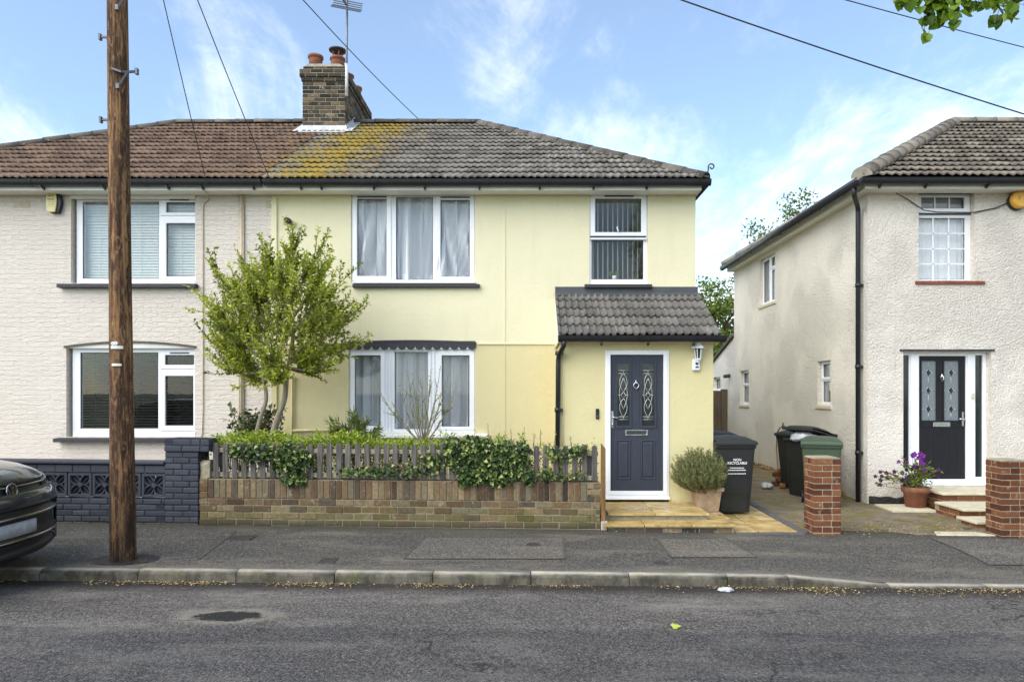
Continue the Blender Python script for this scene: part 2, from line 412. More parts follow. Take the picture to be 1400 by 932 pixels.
M['obscure'] = plain('frosted_glass', S(118, 126, 130), .3, 0, .12, 60, .3, 260)
M['glass_black'] = plain('door_glass', S(38, 44, 46), .09, 0, .2, 6)
M['brick_stock'] = m_brick('stock_bricks', [(0, S(70, 60, 52)), (.16, S(122, 98, 72)), (.32, S(152, 130, 98)), (.46, S(130, 124, 102)), (.6, S(132, 106, 80)), (.74, S(92, 82, 72)), (.88, S(166, 146, 112)), (1, S(122, 108, 88))], .95, S(100, 98, 50), mz=(.08, .34))
M['brick_red'] = m_brick('red_bricks', [(0, S(90, 54, 38)), (.5, S(122, 76, 52)), (1, S(144, 96, 66))], .6)
M['brick_soot'] = m_brick('sooty_bricks', [(0, S(50, 46, 42)), (.5, S(82, 74, 64)), (.85, S(102, 90, 74)), (1, S(130, 112, 88))], .5)
M['brick_blue'] = m_brick('blue_painted_bricks', [(0, S(58, 61, 70)), (1, S(74, 77, 86))], .35, S(86, 88, 88), True, (.02, .16))
M['mortar'] = m_mortar('mortar', S(166, 154, 132))
M['mortar_wall'] = m_mortar('mossy_mortar', S(142, 132, 108))
M['mortar_dark'] = m_mortar('dark_mortar', S(148, 142, 124))
M['mortar_blue'] = m_mortar('painted_joint', S(56, 60, 70))
M['concrete'] = plain('concrete', S(168, 160, 146), .9, 0, .3, 7, .5, 90)
M['terracotta'] = plain('terracotta', S(134, 86, 64), .85, 0, .28, 12, .3, 90)
M['pot_pink'] = plain('pale_terracotta', S(172, 146, 118), .85, 0, .22, 12, .3, 60)
M['bin_black'] = plain('bin_black', S(38, 39, 38), .55, 0, .12, 7, .3, 300)
M['bin_green'] = plain('bin_green', S(66, 82, 62), .45, 0, .12, 7, .3, 300)
M['letter'] = plain('white_print', S(230, 230, 230), .6)
M['pole'] = woodmat('creosoted_pole', S(26, 20, 17), S(92, 66, 46), S(204, 156, 104), sc=.75, bump=1.0, foot=True)
M['picket'] = woodmat('weathered_picket', S(66, 63, 61), S(108, 103, 98), S(150, 141, 129), sc=1.6)
M['rail'] = woodmat('weathered_rail', S(150, 140, 120), S(186, 172, 146), S(206, 190, 160), axis=0, sc=1.6)
M['board'] = woodmat('gate_post_wood', S(96, 70, 44), S(134, 100, 62), S(160, 126, 82), sc=1.8)
M['gatewood'] = woodmat('brown_gate', S(76, 64, 54), S(104, 90, 76), S(126, 112, 96), sc=1.2)
M['iron'] = plain('galvanised_iron', S(96, 98, 102), .5, .6, .2)
M['dark_iron'] = plain('dark_iron', S(74, 70, 65), .7, .3, .25, 14, .5)
M['cable'] = plain('black_cable', S(42, 44, 48), .6)
M['alu'] = plain('aerial_metal', S(120, 122, 126), .45, .7)
M['alarm_yellow'] = plain('alarm_yellow', S(226, 212, 150), .4, 0, .06)
M['alarm_orange'] = plain('alarm_orange', S(226, 170, 62), .4, 0, .08)
M['pipe_yellow'] = plain('yellow_painted_pipe', S(214, 202, 152), .6)
M['pipe_beige'] = plain('beige_pipe', S(196, 182, 158), .6)
M['bark'] = woodmat('pale_bark', S(112, 102, 88), S(150, 138, 120), S(182, 170, 150), sc=1.5)
M['bark_dark'] = woodmat('dark_bark', S(60, 50, 40), S(88, 74, 58), S(112, 96, 78), sc=1.5)
M['twig'] = plain('twig', S(128, 108, 78), .8)
# ------------------------------------------------------------------ world, sun, camera
SUN_EL, SUN_ROT = rad(42), math.pi + rad(46)
def make_world():
    w = bpy.data.worlds.new('World'); bpy.context.scene.world = w; w.use_nodes = True
    b = Mat.__new__(Mat); b.t = w.node_tree; b.t.nodes.clear()
    o = b.t.nodes.new('ShaderNodeOutputWorld')
    sky = b.node('TexSky', sky_type='NISHITA'); sky.sun_disc = False
    sky.sun_elevation = SUN_EL; sky.sun_rotation = SUN_ROT; sky.air_density = 1.0; sky.dust_density = .4; sky.ozone_density = 2.0
    d = b.node('TexCoord').outputs['Generated']; x, y, z = b.sep(d)
    # thin high cloud, laid on a level sheet far overhead
    zz = b.math('MAXIMUM', z, .03)
    u = b.math('DIVIDE', x, b.math('ADD', zz, .22)); v = b.math('DIVIDE', y, b.math('ADD', zz, .22))
    pl = b.node('CombineXYZ', {0: u, 1: v}).outputs[0]
    q = b.map(pl, (1.5, .75, 1), (0, 0, rad(32)), (3.3, .9, 0))
    n1 = b.noise(q, 1.7, 10, .64, .6)
    n2 = b.noise(b.map(pl, (1.7, .9, 1), (0, 0, rad(-38)), (1.2, 2.1, 0)), 1.9, 9, .68, .5)
    low = b.maprange(z, .02, .42, .10, -.06)
    right = b.maprange(x, -.1, .65, .0, .07)
    f = b.math('ADD', b.math('ADD', b.math('MULTIPLY', n1, .62), b.math('MULTIPLY', n2, .38)), b.math('ADD', low, right))
    f = b.maprange(f, .425, .78, .09, .88, True)
    bg1 = b.node('Background', {'Color': b.mix(1, sky.outputs[0], (.91, 1.01, 1.03), 'MULTIPLY'), 'Strength': .15})
    bg2 = b.node('Background', {'Color': S(250, 252, 255), 'Strength': 1.06})
    b.t.links.new(b.node('MixShader', {0: f, 1: bg1.outputs[0], 2: bg2.outputs[0]}).outputs[0], o.inputs[0])
make_world()
sun = bpy.data.lights.new('sun', 'SUN'); sun.energy = 2.4; sun.angle = rad(62); sun.color = (1.0, .93, .82)
so = bpy.data.objects.new('sun', sun); C.objects.link(so)
to_sun = Vector((math.sin(SUN_ROT) * math.cos(SUN_EL), math.cos(SUN_ROT) * math.cos(SUN_EL), math.sin(SUN_EL)))
so.rotation_euler = to_sun.to_track_quat('Z', 'Y').to_euler(); so.location = (-6, -8, 12)
cam = bpy.data.cameras.new('camera'); co = bpy.data.objects.new('camera', cam); C.objects.link(co)
co.location = (0, 0, H); co.rotation_euler = (rad(90), 0, 0)
cam.lens = 24; cam.sensor_width = 36; cam.sensor_fit = 'HORIZONTAL'
cam.shift_x = -23 / 1400; cam.shift_y = 70 / 1400; cam.clip_start = .05; cam.clip_end = 3000
sc = bpy.context.scene; sc.camera = co
sc.view_settings.view_transform = 'Standard'; sc.view_settings.look = 'None'; sc.view_settings.exposure = .80; sc.view_settings.gamma = 1
sc.cycles.max_bounces = 8; sc.cycles.transparent_max_bounces = 12; sc.cycles.diffuse_bounces = 4

# ------------------------------------------------------------------ ground, road, pavement, kerb
def sstep(t): t = max(0, min(1, t)); return t * t * (3 - 2 * t)
def drop(x): return .078 * max(0, min(1, (x - 2.47) / .97))
def zkerb(x): return -.03 - .009 * x - drop(x)
def zroad(x, y): return -.13 - .009 * x + .055 * (1 - min(1, ((y - 3.8) / 2.7) ** 2))
def zpave(x, y):
    t = max(0, min(1, (y - 6.6) / 1.9))
    return (1 - t) * (-.03 - .009 * x) + t * (-.012 * x) - drop(x) * (1 - sstep(t / .7))
mb = MB(); mb.sheet([[(-900, -700, -.42), (900, -700, -.42)], [(-900, 1400, -.42), (900, 1400, -.42)]])
b = Mat('ground_soil'); p = b.pos()
gc = b.ramp(b.noise(p, .5, 6), [(.35, S(70, 78, 42)), (.65, S(104, 106, 60))])
tag(mb.build('ground', b.bsdf(gc, .95)), kind='structure')

def m_road():
    b, p, c, agd, fine = m_asphalt('road_asphalt', (.066, .062, .060), (1.3, 1.25, 1.2), S(146, 140, 130))
    x, y, z = b.sep(p)
    wv = b.math('MULTIPLY', b.math('SUBTRACT', b.noise(b.map(p, (1, .2, 1)), 2.4, 5, .6), .5), .34)
    strip = b.maprange(b.math('ADD', y, wv), 5.10, 5.20)
    c = b.mix(b.math('MULTIPLY', strip, .55), c, b.mix(1, c, (1.75, 1.68, 1.56), 'MULTIPLY'))
    # the worn-out hollow in the old strip, and scuffed tar patches
    dx = b.math('MULTIPLY', b.math('ADD', x, 2.38), 1 / .27); dy = b.math('MULTIPLY', b.math('SUBTRACT', y, 5.42), 1 / .13)
    rr = b.math('SQRT', b.math('ADD', b.math('MULTIPLY', dx, dx), b.math('MULTIPLY', dy, dy)))
    rr = b.math('ADD', rr, b.math('MULTIPLY', b.math('SUBTRACT', b.noise(p, 6, 6, .72), .5), 2.0))
    hole = b.maprange(rr, 1.05, .82)
    rim = b.math('MULTIPLY', b.maprange(rr, 1.9, 1.2), b.math('SUBTRACT', 1.0, hole))
    c = b.mix(b.math('MULTIPLY', rim, .6), c, S(150, 142, 128)); c = b.mix(b.math('MULTIPLY', hole, .9), c, S(34, 32, 30))
    cv = b.node('TexNoise', {'Vector': p, 'Scale': 3.0, 'Detail': 4.0}).outputs['Color']
    pv = b.node('VectorMath', {0: p, 1: b.node('VectorMath', {0: cv, 'Scale': .5}, operation='SCALE').outputs[0]}, operation='ADD').outputs[0]
    ck = b.voro(b.map(pv, (.55, 1.0, 1)), .9, 'DISTANCE_TO_EDGE')
    ck = b.math('MULTIPLY', b.maprange(ck, .012, .003), b.maprange(b.noise(p, .8, 3), .46, .58))
    c = b.mix(b.math('MULTIPLY', ck, .75), c, S(40, 38, 36))
    tar = b.math('MULTIPLY', b.maprange(b.noise(b.map(p, (.8, 3.6, 1), loc=(2, 0, 0)), 2.6, 6, .7), .60, .66), strip)
    c = b.mix(b.math('MULTIPLY', tar, .6), c, S(66, 63, 60))
    edge = b.maprange(b.math('ADD', y, b.math('MULTIPLY', wv, .5)), 6.10, 6.34)
    c = b.mix(b.math('MULTIPLY', edge, .8), c, S(38, 32, 26))
    wheel = b.maprange(b.noise(b.map(p, (.12, .9, 1), loc=(0, 3, 0)), 2, 4), .4, .65, 0, .35)
    c = b.mix(wheel, c, b.mix(1, c, (.72, .72, .73), 'MULTIPLY'))
    h = b.math('ADD', b.math('SUBTRACT', 1.0, agd), b.math('MULTIPLY', fine, .5))
    nm = b.bump(b.math('SUBTRACT', h, b.math('MULTIPLY', hole, 2.0)), .8, .006)
    return b.bsdf(c, .86, 0, nm, .3)
M['road'] = m_road()
rows = []
ys = [.9 + i * (6.49 - .9) / 24 for i in range(25)]
for y in ys: rows.append([(x * .8 - 32, y, zroad(x * .8 - 32, y)) for x in range(81)])
mb = MB(); mb.sheet(rows); tag(mb.build('road', M['road']), kind='structure')

def m_pave(name, base, seed):
    b, p, c, agd, fine = m_asphalt(name, base, (1.28, 1.24, 1.16), S(150, 140, 122))
    x, y, z = b.sep(p)
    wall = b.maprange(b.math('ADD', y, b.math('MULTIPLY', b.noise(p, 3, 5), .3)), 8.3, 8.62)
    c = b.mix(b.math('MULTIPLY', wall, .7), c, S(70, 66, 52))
    kb = b.maprange(b.math('ADD', y, b.math('MULTIPLY', b.noise(b.map(p, (1, 3, 1), loc=(seed, 0, 0)), 2.5, 5), .5)), 7.06, 6.8)
    c = b.mix(b.math('MULTIPLY', kb, .42), c, S(140, 132, 120))
    gum = b.voro(b.map(p, loc=(seed, 2, 0)), 3.3)
    c = b.mix(b.maprange(gum, .055, .04, 0, .35), c, S(160, 152, 140))
    h = b.math('ADD', b.math('SUBTRACT', 1.0, agd), b.math('MULTIPLY', fine, .5))
    h = b.math('ADD', h, b.math('MULTIPLY', b.noise(p, 3, 3), 1.2))
    return b.bsdf(c, .86, 0, b.bump(h, .7, .005), .3)
M['pave'] = m_pave('pavement_asphalt', (.070, .065, .057), 1.0)
M['pave_patch'] = m_pave('pavement_patch', (.098, .089, .077), 4.0)
M['seam'] = plain('tar_seam', S(84, 78, 70), .85, 0, .3, 20)
mb = MB(); rows = []
for j in range(13):
    y = 6.6 + j * (8.62 - 6.6) / 12
    rows.append([(x * .25 - 16, y, zpave(x * .25 - 16, y)) for x in range(133)])
mb.sheet(rows, m=0)
def patch(poly, m=1, dz=.004, n=10):
    """a repair laid in the pavement: quad given by four ground points"""
    a, b_, c_, d = [Vector((*q, 0)) for q in poly]; rows = []
    for j in range(n + 1):
        t = j / n; l = a.lerp(d, t); r = b_.lerp(c_, t); row = []
        for i in range(n * 2 + 1):
            q = l.lerp(r, i / (n * 2)); row.append((q.x, q.y, zpave(q.x, q.y) + dz))
        rows.append(row)
    mb.sheet(rows, m=m)
def gp(px, py):  # a surveyed pavement spot
    y = 7.5
    for _ in range(12):
        x = PX(px, y); y = F * (H - zpave(x, y)) / (py - VY)
    return (PX(px, y), y)
for quad in ([(552,764),(772,764),(770,735),(580,735)], [(918,762),(1036,762),(992,736),(898,736)], [(1352,772),(1420,772),(1400,737),(1270,735)]):
    pts = [gp(*q) for q in quad]; patch(pts)
    for i in range(4):
        a, b_ = Vector(pts[i]), Vector(pts[(i + 1) % 4]); d = (b_ - a).normalized(); nrm = Vector((-d.y, d.x)) * .011
        patch([a - nrm, b_ - nrm, b_ + nrm, a + nrm], 2, .008, 2)
a, b_ = Vector(gp(272,764)), Vector(gp(322,726)); nrm = Vector((.011, 0)); patch([a - nrm, a + nrm, b_ + nrm, b_ - nrm], 2, .006, 3)
tag(mb.build('pavement', [M['pave'], M['pave_patch'], M['seam']]), kind='structure')

b = Mat('kerb_concrete'); p = b.pos(); x, y, z = b.sep(p); r = b.attr()
c = b.ramp(r, [(0, S(164, 156, 142)), (1, S(192, 184, 168))])
c = b.mix(b.maprange(b.noise(p, 9, 6, .7), .35, .7, 0, .6), c, b.mix(1, c, (.58, .56, .52), 'MULTIPLY'))
agc = b.voro(p, 130); c = b.mix(b.maprange(agc, .1, .5, .4, 0), c, b.mix(1, c, (.5, .5, .5), 'MULTIPLY'))
face = b.maprange(b.math('ADD', y, b.math('MULTIPLY', b.noise(p, 6, 4), .03)), 6.545, 6.512)  # shade of the upright kerb face is painted into the colour
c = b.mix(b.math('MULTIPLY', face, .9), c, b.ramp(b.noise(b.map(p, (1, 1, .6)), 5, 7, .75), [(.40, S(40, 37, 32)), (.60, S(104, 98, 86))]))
gr = b.maprange(b.noise(b.map(p, (1, 1, 2), loc=(4, 4, 4)), 4, 5), .52, .66, 0, .35); c = b.mix(gr, c, S(104, 106, 62))
M['kerb'] = b.bsdf(c, .9, 0, b.bump(b.math('ADD', agc, b.noise(p, 60, 4)), .5, .005), .2)
mb = MB(); xs = [-4.65 + .934 * k for k in range(-13, 8)] + [2.47, 3.44] + [3.44 + .934 * k for k in range(1, 13)]
for a, b_ in zip(xs[:-1], xs[1:]):
    r = U(0, 1); dz = U(-.004, .004); N = 4
    prof = [(6.602, -.30), (6.602, .0), (6.54, .002), (6.515, -.004), (6.496, -.016), (6.486, -.035), (6.478, -.30)]
    o = len(mb.v); a += .004; b_ -= .004
    for i in range(N + 1):
        x = a + (b_ - a) * i / N
        for (yy, zz) in prof: mb.v.append((x, yy, zkerb(x) + zz + dz + .003))
    n = len(prof)
    for i in range(N):
        for k in range(n - 1): mb.face((o+i*n+k, o+i*n+k+1, o+(i+1)*n+k+1, o+(i+1)*n+k), r, 0 < k < n - 2)
    mb.face([o + k for k in range(n)][::-1], r); mb.face([o + N*n + k for k in range(n)], r)
mb.box(-17, 15, 6.50, 6.6, -.5, -.18, .1)
tag(mb.build('kerb', M['kerb']), kind='structure')
# the far side of the street, behind the photographer
mb = MB(); mb.sheet([[(-32, -1.6, 0), (32, -1.6, 0)], [(-32, .78, -.03), (32, .78, -.03)]])
tag(mb.build('pavement', M['pave']), kind='structure')
mb = MB(); mb.box(-32, 32, .785, .905, -.4, -.028, .5); tag(mb.build('kerb', M['kerb'], bevel=.015), kind='structure')

# ------------------------------------------------------------------ the ground of the front gardens
b = Mat('garden_soil'); p = b.pos()
M['soil'] = b.bsdf(b.ramp(b.noise(p, 9, 6, .7), [(.3, S(52, 42, 30)), (.7, S(96, 80, 58))]), .95, 0, b.bump(b.noise(p, 30, 5, .7), 1, .03))
mb = MB(); rows = [[(-3.85 + i * .2, 8.72 + j * .2, .33 + .04 * mnoise.noise((i * .4, j * .4, 0))) for i in range(23)] for j in range(10)]
mb.sheet(rows); tag(mb.build('garden_bed', M['soil']), kind='structure')
mb = MB(); mb.sheet([[(-10.6, 8.6, .07), (-4.4, 8.6, .06)], [(-10.6, 10.6, .07), (-4.4, 10.6, .06)]])
tag(mb.build('front_yard', M['concrete']), kind='structure')

def zdrive(x, y): return -.05 + .09 * sstep((y - 8.4) / 5) - .008 * (x - 3.5)
b = Mat('driveway_concrete'); p = b.pos(); x, y, z = b.sep(p)
c = b.ramp(b.noise(p, 3.2, 6, .65), [(.3, S(122, 110, 90)), (.7, S(166, 152, 126))])
ag = b.voro(p, 80, 'F1', 'Color'); c = b.mix(.4, c, b.mix(1, c, ag, 'MULTIPLY'))
mo = b.noise(b.map(p, (1, 1.4, 1)), 2.2, 8, .72); c = b.mix(b.maprange(mo, .50, .60, 0, .85), c, b.ramp(b.noise(p, 40, 4), [(.3, S(88, 82, 42)), (.7, S(152, 138, 78))]))
dk = b.noise(b.map(p, loc=(3, 3, 0)), 2.8, 6, .7); c = b.mix(b.maprange(dk, .58, .66, 0, .7), c, S(66, 60, 46))
M['drive'] = b.bsdf(c, .92, 0, b.bump(b.math('ADD', mo, b.noise(p, 40, 5, .7)), .9, .02), .2)
mb = MB(); rows = []
for j in range(30):
    y = 8.42 + j * .36
    rows.append([(3.46 + i * .3, y, zdrive(3.46 + i * .3, y) + .012 * mnoise.noise((i * .7, y * 1.3, 2))) for i in range(29)])
mb.sheet(rows); tag(mb.build('driveway', M['drive']), kind='structure')

def m_sand(name, wet):
    b = Mat(name); p = b.pos(); r = b.attr()
    c = b.ramp(r, [(0, S(184, 156, 98)), (.5, S(198, 172, 116)), (1, S(206, 188, 146))])
    st = b.noise(b.map(p, (1, 1.6, 1)), 3.4, 7, .68, .6)
    c = b.mix(b.maprange(st, .38, .58, 0, .85), c, b.ramp(b.noise(p, 11, 5, .7), [(.3, S(132, 104, 54)), (.7, S(184, 154, 86))]))
    dk = b.noise(b.map(p, loc=(6, 1, 0)), 5, 6, .7); c = b.mix(b.maprange(dk, .58, .70, 0, .6), c, S(124, 96, 50))
    w = b.maprange(b.noise(b.map(p, loc=(1, 8, 0)), 3.2, 5), .40, .58, .16 if wet else .6, .7)
    return b.bsdf(c, w, 0, b.bump(b.math('ADD', st, b.noise(p, 70, 4)), .35, .008), .5)
M['sand'] = m_sand('sandstone_wet', True); M['sand_dry'] = m_sand('sandstone_path', False)
M['slab'] = plain('buff_slab', S(206, 196, 168), .85, 0, .16, 8, .4, 80)
M['edging'] = plain('blue_edging', S(92, 90, 90), .8, 0, .2, 18, .4)
mb = MB()
def slab(x0, x1, y0, y1, zf, r):
    z = [zf(x, y) for x, y in ((x0, y0), (x1, y0), (x1, y1), (x0, y1))]
    mb.add([(x0,y0,z[0]-.06),(x1,y0,z[1]-.06),(x1,y1,z[2]-.06),(x0,y1,z[3]-.06),(x0,y0,z[0]),(x1,y0,z[1]),(x1,y1,z[2]),(x0,y1,z[3])], MB.BF, r)
zs = lambda x, y: zdrive(3.46, y) + .03
mb.box(2.0, 3.45, 8.42, 10.9, -.3, -.055, .1)
for (y0, y1) in ((8.45, 8.78), (8.80, 9.22), (9.24, 9.70), (9.72, 10.3)):
    for (x0, x1) in ((2.32, 2.84), (2.86, 3.33)): slab(x0, x1, y0, y1, zs, U(.1, 1))
tag(mb.build('garden_path', M['sand_dry'], bevel=.006), kind='structure')
mb = MB()
for k in range(11): mb.box(3.345, 3.45, 8.44 + k * .215, 8.44 + k * .215 + .205, -.2, zdrive(3.46, 8.5 + k * .215) + .034 + U(-.003, .003), U(0, 1))
for k in range(4): mb.box(2.54 + k * .212, 2.54 + k * .212 + .205, 8.34, 8.436, -.2, -.025 + U(-.003, .003), U(0, 1))
tag(mb.build('path_edging', M['edging'], bevel=.006), kind='structure')
# ------------------------------------------------------------------ pieces every house uses
DM = 10.57
def rline(p0, p1, rr, seg=.42, mb=None, n=10, sy=.95):
    """half-round ridge tiles laid end to end from p0 to p1"""
    p0, p1 = Vector(p0), Vector(p1); L = (p1 - p0).length; d = (p1 - p0) / L
    k = max(1, round(L / seg)); sd = d.cross(Vector((0,0,1))).normalized(); up = sd.cross(d)
    for i in range(k):
        a = p0 + d * (L * i / k); e = p0 + d * (L * (i + 1) / k + .02); r = U(0, 1)
        r0 = rr * 1.06; r1 = rr * .97; o = len(mb.v); jit = up * U(-.005, .006)
        for q, R in ((a, r0), (e, r1)):
            for inner in (0, 1):
                for t in range(n + 1):
                    th = math.pi * t / n - .0
                    R2 = R - (.02 if inner else 0)
                    mb.v.append(tuple(q + jit + sd * math.cos(th) * R2 + up * (math.sin(th) * R2 * sy - .03)))
        m = n + 1
        for t in range(n):
            mb.face((o+t, o+t+1, o+2*m+t+1, o+2*m+t), r, True)
            mb.face((o+m+t, o+t, o+t+1, o+m+t+1)[::-1], r, False)
            mb.face((o+2*m+t, o+3*m+t, o+3*m+t+1, o+2*m+t+1)[::-1], r, False)
        mb.face((o+2*m, o+3*m, o+m, o), r); 
def tiles(mb, xl, xr, y0, z0, run, rise, cl=0, cr=0, pitch=.112, gauge=.31, amp=.022, thick=.038, shape='s', seg=8):
    L = math.hypot(run, rise); cp, sp = run / L, rise / L; nc = max(1, round(L / gauge)); g = L / nc
    du = pitch / seg; n = int((xr - xl) / du)
    def prof(u):
        ph = (u / pitch) % 1.0
        if shape == 's': return amp * (.5 + .5 * math.sin(2 * math.pi * ph + .55 * math.sin(2 * math.pi * ph)))
        return amp * (sstep(ph / .16) * (1 - sstep((ph - .42) / .10))) 
    f0 = lambda s_: xl + (s_ * cp if cl else .01); f1 = lambda s_: xr - (s_ * cp if cr else .01)
    mb.add([(f0(0), y0 + sp * .04, z0 - cp * .04), (f1(0), y0 + sp * .04, z0 - cp * .04), (f1(L), y0 + run + sp * .02, z0 + rise - cp * .02), (f0(L), y0 + run + sp * .02, z0 + rise - cp * .02)], [(0, 1, 2, 3)], .2)
    for i in range(nc):
        off = (i % 2) * .0
        tile_w = pitch * 2; rows = [[], [], []]; kt = []
        s0 = i * g; s1 = min(L, (i + 1) * g + .03)
        jit = {}
        for c_ in range(n + 1):
            u = xl + c_ * du; k = int((u - xl + off + (i % 2) * tile_w / 2) // tile_w)
            if k not in jit: jit[k] = (U(-.005, .005), U(-.012, .012), U(.2, .8), U(-.004, .004))
            j = jit[k]
            if c_ < n: kt.append(j[2])
            for q, (s_, h) in enumerate(((s0 + j[1] - .004, prof(u + off) + thick - .020 + j[0]), (s0 + j[1], prof(u + off) + thick + j[0]), (s1, prof(u + off) * .8 + j[3]))):
                lim0 = xl + (max(0, s_) * cp if cl else 0); lim1 = xr - (max(0, s_) * cp if cr else 0)
                x = min(max(u, lim0), lim1)
                rows[q].append((x, y0 + s_ * cp - sp * h, z0 + s_ * sp + cp * h))
        o = len(mb.v)
        for row in rows: mb.v += row
        m = n + 1
        for q in (0, 1):
            for c_ in range(n):
                if abs(rows[q][c_][0] - rows[q][c_+1][0]) < 1e-6 and abs(rows[q+1][c_][0] - rows[q+1][c_+1][0]) < 1e-6: continue
                mb.face((o+q*m+c_, o+q*m+c_+1, o+(q+1)*m+c_+1, o+(q+1)*m+c_), kt[c_], q == 1)
def gutter(parent, x0, x1, y, ztop, name='gutter', size=.11, brackets=(), ends=True):
    """half-round gutter running along x; y is its back edge"""
    mb = MB(); n = 10; o = None; R = size / 2
    def ringpts(x): 
        out = [(x, y - R + R * math.cos(math.pi + math.pi * t / n), ztop - .012 + R * 1.55 * -math.sin(math.pi * t / n) * .95) for t in range(n + 1)]
        return [(x, y - 2 * R - .004, ztop)] + out + [(x, y + .002, ztop)]
    def inn(x): return [(x, y - R + (yy - (y - R)) * .86, ztop + (zz - ztop) * .86 - .0) for (_, yy, zz) in ringpts(x)]
    mb.sheet([ringpts(x0), ringpts(x1)]); mb.sheet([inn(x1), inn(x0)])
    for x in (x0, x1): mb.face([len(mb.v) + i for i in range(n + 3)]); mb.v += ringpts(x)
    k = int((x1 - x0) / 2.1)
    for i in range(1, k + 1):
        x = x0 + (x1 - x0) * i / (k + 1)
        a = [(q[0] - .035, y - R + (q[1] - (y - R)) * 1.1, q[2] - .006 + (.012 if q[2] > ztop - .02 else 0)) for q in ringpts(x)]
        mb.sheet([a, [(q[0] + .07, q[1], q[2]) for q in a]])
    g = mb.build(name, M['black'], parent, solid=0)
    for x in brackets:
        mb = MB()
        mb.box(x - .010, x + .010, y - .09, y + .018, ztop - .112, ztop - .100)
        mb.prism([(x - .02, ztop - .10), (x + .02, ztop - .10), (x + .010, ztop - .138), (x - .010, ztop - .138)], y - .03, y + .016)
        mb.build('gutter_bracket', M['black'], g)
    return g
def pipe(parent, pts, r, mat, name='downpipe', clips=()):
    mb = MB()
    # rounded bends
    P = [Vector(p) for p in pts]; out = [P[0]]
    for i in range(1, len(P) - 1):
        a = (P[i-1] - P[i]); b = (P[i+1] - P[i]); L = min(a.length, b.length) * .45; L = min(L, r * 2.5)
        p1 = P[i] + a.normalized() * L; p2 = P[i] + b.normalized() * L
        for t in range(5):
            t /= 4; out.append(p1.lerp(P[i], t).lerp(P[i].lerp(p2, t), t))
    out.append(P[-1]); mb.tube(out, r, 12)
    for c in clips:
        mb.lathe([(r * 1.22, -.03), (r * 1.22, .03)], c, 14); mb.box(c[0] + r * .6, c[0] + r * 2.1, c[1] - .012, c[1] + .07, c[2] - .02, c[2] + .02)
    return mb.build(name, mat, parent)

def window(parent, rect, y, lights, bars=(), glass='glass', frame='white', depth=.07, name='window', sill=None, label=None):
    """rect: frame; lights: [(glass rect, sash rect or None)]; y: front face of the frame"""
    mb = MB(); holes = []
    for g, s_ in lights:
        if s_: m = .022; holes.append((s_[0] + m, s_[1] - m, s_[2] + m, s_[3] - m))
        else: holes.append(g)
    mb.walls(*rect, y, depth, holes)
    w = mb.build(name, M[frame], parent, bevel=.005, seg=2)
    if label: w['label'] = label
    for g, s_ in lights:
        if s_:
            q = MB(); q.ring(s_, g, y - .016, y + .045)
            q.build('sash', M[frame], w, bevel=.009, seg=2)
        q = MB(); m = .006
        q.box(g[0] - m, g[1] + m, y + .022, y + .030, g[2] - m, g[3] + m); q.build('pane', M[glass], w)
        q = MB(); t = .008     # dark gasket round the glass
        q.ring((g[0] - .001, g[1] + .001, g[2] - .001, g[3] + .001), (g[0] + t, g[1] - t, g[2] + t, g[3] - t), y + .012, y + .0215)
        q.build('gasket', M['slate'], w)
    if bars:
        q = MB()
        for (a, b_, c_, d) in bars: q.box(a, b_, y + .006, y + .020, c_, d)
        q.build('glazing_bar', M[frame], w)
    if sill:
        q = MB(); (a, b_, c_, d, proj, mat) = sill
        q.prism([(y + .04, d), (y - proj, d - .012), (y - proj, c_), (y - proj + .02, c_ - .0), (y + .04, c_)], a, b_, axis='x')
        q.build('sill', M[mat], w, bevel=.006, seg=2)
    return w
def vents(w, lst, y):
    for (a, b_, z) in lst: q = MB(); q.box(a, b_, y - .026, y - .016, z - .009, z + .009); q.build('trickle_vent', M['slate'], w)
def curtain(name, x0, x1, z0, z1, y, mat, folds, amp, label, cat='curtain', seed=0, sweep=.0, hem=True, group=None):
    rnd = random.Random(seed); n = 220; rows = []
    ph = [rnd.uniform(0, 6.28) for _ in range(6)]; fr = [folds * k for k in (1, .53, 1.7, .31, 2.6, .8)]
    drift = [rnd.uniform(-1, 1) for _ in range(6)]
    for j in range(25):
        t = j / 24; row = []
        for i in range(n + 1):
            u = i / n; s_ = 0; sw = sweep * (1 - t) ** 1.3
            for k in range(6):
                s_ += math.sin(6.283 * fr[k] * (u + sw * drift[k] * (u - .5)) + ph[k] + drift[k] * (1 - t) * 1.4 * (sweep > 0)) * (1, .8, .55, .6, .25, .5)[k]
            a = amp * (.55 + .45 * (1 - t))
            row.append((x0 + (x1 - x0) * u + .25 * amp * math.cos(6.283 * fr[0] * u + ph[1]), y + a * s_ * .5, z0 + (z1 - z0) * t))
        rows.append(row)
    mb = MB(); mb.sheet(rows)
    for f in range(len(mb.f)):
        i = f % n; jr = f // n; a_, b_ = rows[jr][max(0, i - 1)], rows[jr][min(n, i + 2)]
        sl_ = abs(b_[1] - a_[1]) / max(1e-5, abs(b_[0] - a_[0])); mb.r[f] = min(1, .12 + sl_ * .62 + (.45 if hem and jr < 2 else 0))
    o = mb.build(name, mat); tag(o, label, cat, group)
    if hem:
        rows = [[(q[0], q[1] - .004, q[2] + dz) for q in rows[0]] for dz in (.0, .10)]
        mb = MB(); mb.sheet(rows); mb.build('hem', mat, o)
    return o
